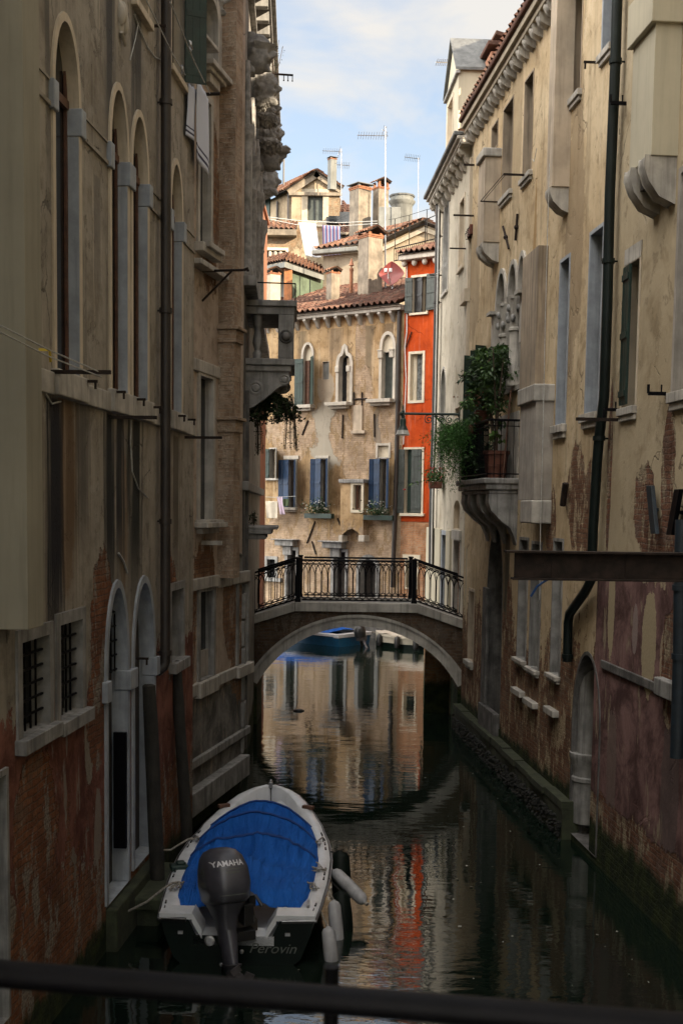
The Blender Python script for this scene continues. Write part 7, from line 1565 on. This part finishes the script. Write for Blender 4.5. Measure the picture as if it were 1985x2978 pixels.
    m=MB(); m.grid(lambda s,t:B((s-.5)*2*(hb(t*Lg)+.05),t*Lg,sz(t*Lg)+.02+.40*min(1,t*2.2+.05)*(1-abs(s-.5)*2)**.9-.05*abs(math.sin(t*22))*abs(s-.5)*2+.03*math.sin(t*16+s*7)),20,44); tag(m.build('boat_cover',M['canvas'],smooth=60),'beige canvas cover sagging over the white boat behind the bridge','boat cover')
    for k,t in enumerate((.25,1.05,1.75)):
        q=MB(); p=B(-hb(t)-.1,t,0); n=[(.42,.3),(.39,.8),(.32,1),(.12,1),(.05,.8),(.02,.3)]; q.tube([p+UPZ*z for z,_ in n],[.10*w for _,w in n],10); q.tube([p+UPZ*.42,B(-hb(t),t,sz(t))],.012,5); tag(q.build('fender',M['black'],smooth=60),('dark fender at the tip of the white boat','dark fender in the middle of the white boat side','dark fender nearest the quay on the white boat')[k],'fender')
    q=MB(); a=PZ('j',350,690,0); pts=[a+Vector((.6,.0,-.1)),a+Vector((.4,.2,.55)),a+Vector((1.6,.1,.42)),a+Vector((3.0,-.1,.3))]; q.tube(pts,[.02,.035,.03,.02],6); tag(q.build('mooring_line',M['rope']),'pale mooring line low over the water left of the blue boat','rope')
far_boats()
# ------------------------------------------------------------------ street lamp on its scrolled wall arm
def lamp():
    Y=27.2; A=P('h',1208,848,Y); w=FWh.pt(FWh.uY(Y),A.z,0); o=thing('wall_lamp','green bell-shaped wall lantern on a long scrolled arm by the orange house','street lamp',A-UPZ*.6)
    m=MB(); m.tube([A-Vector((.08,0,0)),w],.028,8); m.ball(A-Vector((.02,0,-.0)),.05,8,6); m.lathe([(.02,0),(.035,.06),(.012,.09),(.02,.12),(.004,.2)],A,8)
    b=A.lerp(w,.55); m.tube([w-UPZ*.62,w.lerp(b,.35)-UPZ*.42,w.lerp(b,.75)-UPZ*.16,b-UPZ*.04],.02,6); m.obox(w-UPZ*.3,(.04,.06,.8))
    def scroll(c,r,a0,sg,n=26,turns=1.6): m.tube([c+Vector((math.cos(a0+sg*6.28*turns*k/n),0,math.sin(a0+sg*6.28*turns*k/n)))*r*(1-.8*k/n) for k in range(n+1)],.012,5)
    scroll(b+Vector((-.12,0,-.12)),.10,1.57,1); scroll(b+Vector((.15,0,-.10)),.075,1.57,-1); scroll(b+Vector((.33,0,-.12)),.085,1.57,1); scroll(b+Vector((.52,0,-.15)),.11,1.57,-1); scroll(b+Vector((.60,0,-.38)),.08,0,1)
    m.build('arm',M['sh_green'],o,smooth=40)
    m=MB(); m.lathe([(.02,0),(.03,-.03),(.04,-.05),(.036,-.10),(.06,-.12),(.068,-.14),(.068,-.26),(.08,-.28),(.10,-.33),(.125,-.36)],A,18); m.build('lamp_shade',M['sh_green'],o,smooth=40)
    m=MB(); m.lathe([(.12,-.361),(.15,-.46),(.135,-.475),(.02,-.48)],A,18); m.build('lamp_glass',M['lampg'],o,smooth=40)
lamp()
# ------------------------------------------------------------------ balcony plants
def balcony_plants():
    F=FR; zt=F.Z('o',1000,738,.3); rnd=random.Random(21)
    uN=F.U('o',1135,740)
    # ficus in a large pot
    c=F.pt(uN-.55,zt,.3); o=thing('ficus_tree','leafy dark ficus tree in a brown tub on the iron-railed balcony','tree',c); m=MB(); m.lathe([(.17,0),(.22,.42),(.24,.42),(.24,.48),(.2,.48)],c,18); m.build('tub',M['terra'],o,smooth=30)
    m=MB(); tr=[]
    top=P('n',1010,1400,(c.y+.3)); H=top.z-zt
    for k in range(5):
        e=c+Vector((rnd.uniform(-.28,.25),rnd.uniform(-.5,.6),H*rnd.uniform(.6,.95))); pts=[c+UPZ*.4,c.lerp(e,.4)+Vector((rnd.uniform(-.06,.06),0,.15)),e]; m.tube(pts,[.03,.022,.008],6); tr.append(pts)
    m.build('trunk',M['stem'],o)
    m=MB(); m2=MB()
    for blob in range(34):
        z=zt+H*(.36+.64*rnd.random()**.9); w=(.55 if z<zt+H*.8 else .35); b=Vector((c.x+rnd.uniform(-.62,.30)*w/.5*.8,c.y+rnd.uniform(-.85,1.2)*w/.5*.55,z)); R=rnd.uniform(.10,.22)
        for k in range(95):
            d=Vector((rnd.gauss(0,1),rnd.gauss(0,1),rnd.gauss(0,.9))); d=d.normalized()*R*rnd.random()**.5; (m if rnd.random()<.85 else m2).leaf(b+d,Vector((rnd.uniform(-1,1),rnd.uniform(-1,1),rnd.uniform(-1.1,.3))),rnd.uniform(.028,.055),rnd.uniform(.06,.13))
    m.build('crown',M['leaf'],o); m2.build('young_leaves',M['leaf_l'],o)
    # feathery fern over the far corner of the railing
    c=F.pt(uN-1.75,zt+.92,.62); o=thing('hanging_fern','big feathery green fern tumbling over the balcony railing','plant',c-UPZ*.9); m=MB(); s=MB()
    for k in range(340):
        a=Vector((rnd.gauss(-.12,.16),rnd.gauss(.25,.55),rnd.uniform(-.15,.12))); d=Vector((rnd.gauss(-.16,.14),rnd.gauss(0,.22),rnd.uniform(-1.05,-.15))); p0=c+a
        for i in range(26):
            t=rnd.random(); p=p0+d*t+Vector((rnd.gauss(0,.03),rnd.gauss(0,.03),.18*math.sin(t*3.1))); m.leaf(p,d*.6+Vector((rnd.uniform(-.7,.7),rnd.uniform(-.7,.7),rnd.uniform(-.4,.4))),.012,.075)
    m.build('fronds',M['fern'],o)
    m=MB(); m.obox(c+Vector((.12,.2,.0)),(.2,1.0,.18),math.atan2(F.e.y,F.e.x)+1.57); m.build('planter',M['terra'],o,bevel=.01)
    c=F.pt(uN-1.2,zt+.98,.45); o=geranium(c,'terracotta pot of pinkish faded geranium on the balcony rail, above the fern',330,(.35,.4,.26),None,'fl_pink','leaf',110,.06,box=(.22,.34,.24),seed=9,name='flower_pot')
    # small plants and tools
    for u,n,s,lb,kd in ((uN-.28,.38,.2,'small red pot with one pale green broad leaf on the right balcony','leaf_l'),):
        c=F.pt(u,zt,n); o=thing('potted_plant',lb,'plant',c); m=MB(); m.lathe([(.08,0),(.11,.2),(.12,.2),(.12,.24),(.1,.24)],c,14); m.build('pot',M['terra'],o,smooth=30); m=MB(); m.tube([c+UPZ*.2,c+UPZ*.5,c+Vector((.02,0,.78))],.008,5); m.build('stem',M['stem'],o); m=MB()
        for k in range(16): m.leaf(c+Vector((rnd.gauss(0,.05),rnd.gauss(0,.05),.62+rnd.random()*.16)),Vector((rnd.uniform(-1,1),rnd.uniform(-1,1),.1)),.1,.14)
        m.build('foliage',M[kd],o)
    m=MB(); p=F.pt(uN-.18,zt,.25); m.tube([p,p+Vector((.1,.02,1.5))],.014,6); tag(m.build('broom_handle',M['wood']),'dark broom handle leaning in the near corner of the right balcony','broom')
    for k,(u,n) in enumerate(((uN-1.0,.4),(uN-1.5,.4),(uN-2.1,.38))):
        c=F.pt(u,zt,n); weed('shrub',('leafy shrub on the balcony just left of the ficus tub','dark shrub behind the fern in the middle of the balcony','low shrub at the far corner of the right balcony')[k],'plant',c,(.22,.25,.8),420,'leaf',.09,.05,9,seed=30+k)
balcony_plants()
c=P('f',1062,75,21.2); weed('wall_weed','tuft of dry grass on the small stone door hood by the water','plant',c-UPZ*.02,(.08,.08,.22),60,'ivy',.06,-.05,8,seed=51)
# ------------------------------------------------------------------ near railing of the bridge one stands on
m=MB(); a=PZ('D',-60,2232,4.2); b=PZ('D',1640,2366,4.2); d=(b-a).normalized(); a2=a-d*2.2; b2=b+d*2.5; nn=UPZ.cross(d); 
prof=[(.019*math.cos(t*6.2832/16)*1.25,.0125*math.sin(t*6.2832/16)) for t in range(16)]
vs=[q+nn*x+UPZ*z for q in (a2,b2) for x,z in prof]; m.add(vs,[(i,(i+1)%16,16+(i+1)%16,16+i) for i in range(16)]+[tuple(range(16))[::-1],tuple(range(16,32))])
o=thing('bridge_railing','out of focus black handrail of the near bridge crossing the bottom of the picture','railing',a.lerp(b,.5)-UPZ*1.0); m.build('handrail',M['iron'],o,smooth=60)
m=MB(); c=PZ('D',760,2320,4.14)
for k in range(-4,5):
    q=c+d*(k*.62) if k else c
    q=Vector((q.x,q.y,4.19)); m.tube([q,q-UPZ*.92],.009,6)
    for sg in (-1,1): m.tube([q-UPZ*.075+d*(sg*(.012+.045*math.sin(t*.52)))-UPZ*(.012*t)+UPZ*(.0) for t in range(7)],.006,6)
m.tube([a2-UPZ*.9,b2-UPZ*.9],.012,6); m.build('balusters',M['iron'],o,smooth=60)
# specks drifting on the water
m=MB(); rnd=random.Random(77)
for k in range(150):
    y=rnd.uniform(8,24); x=rnd.uniform(-1.2,3.2-.085*(y-14)); s=rnd.uniform(.006,.022); a=rnd.random()*6; m.add([(x+s*math.cos(a+q)*rnd.uniform(.6,1.4),y+s*math.sin(a+q),.006+.002*q) for q in (0,1.6,3.1,4.7)],[(0,1,2,3)])
tag(m.build('floating_debris',M['flotsam']),'pale specks drifting on the dark water','debris',kind='stuff')
m=MB(); c=PZ('k',362,900,0); m.ball(c+UPZ*.0,(.14,.1,.05),10,6); tag(m.build('mooring_float',M['black'],smooth=60),'small dark float alone on the water beyond the boat','float')
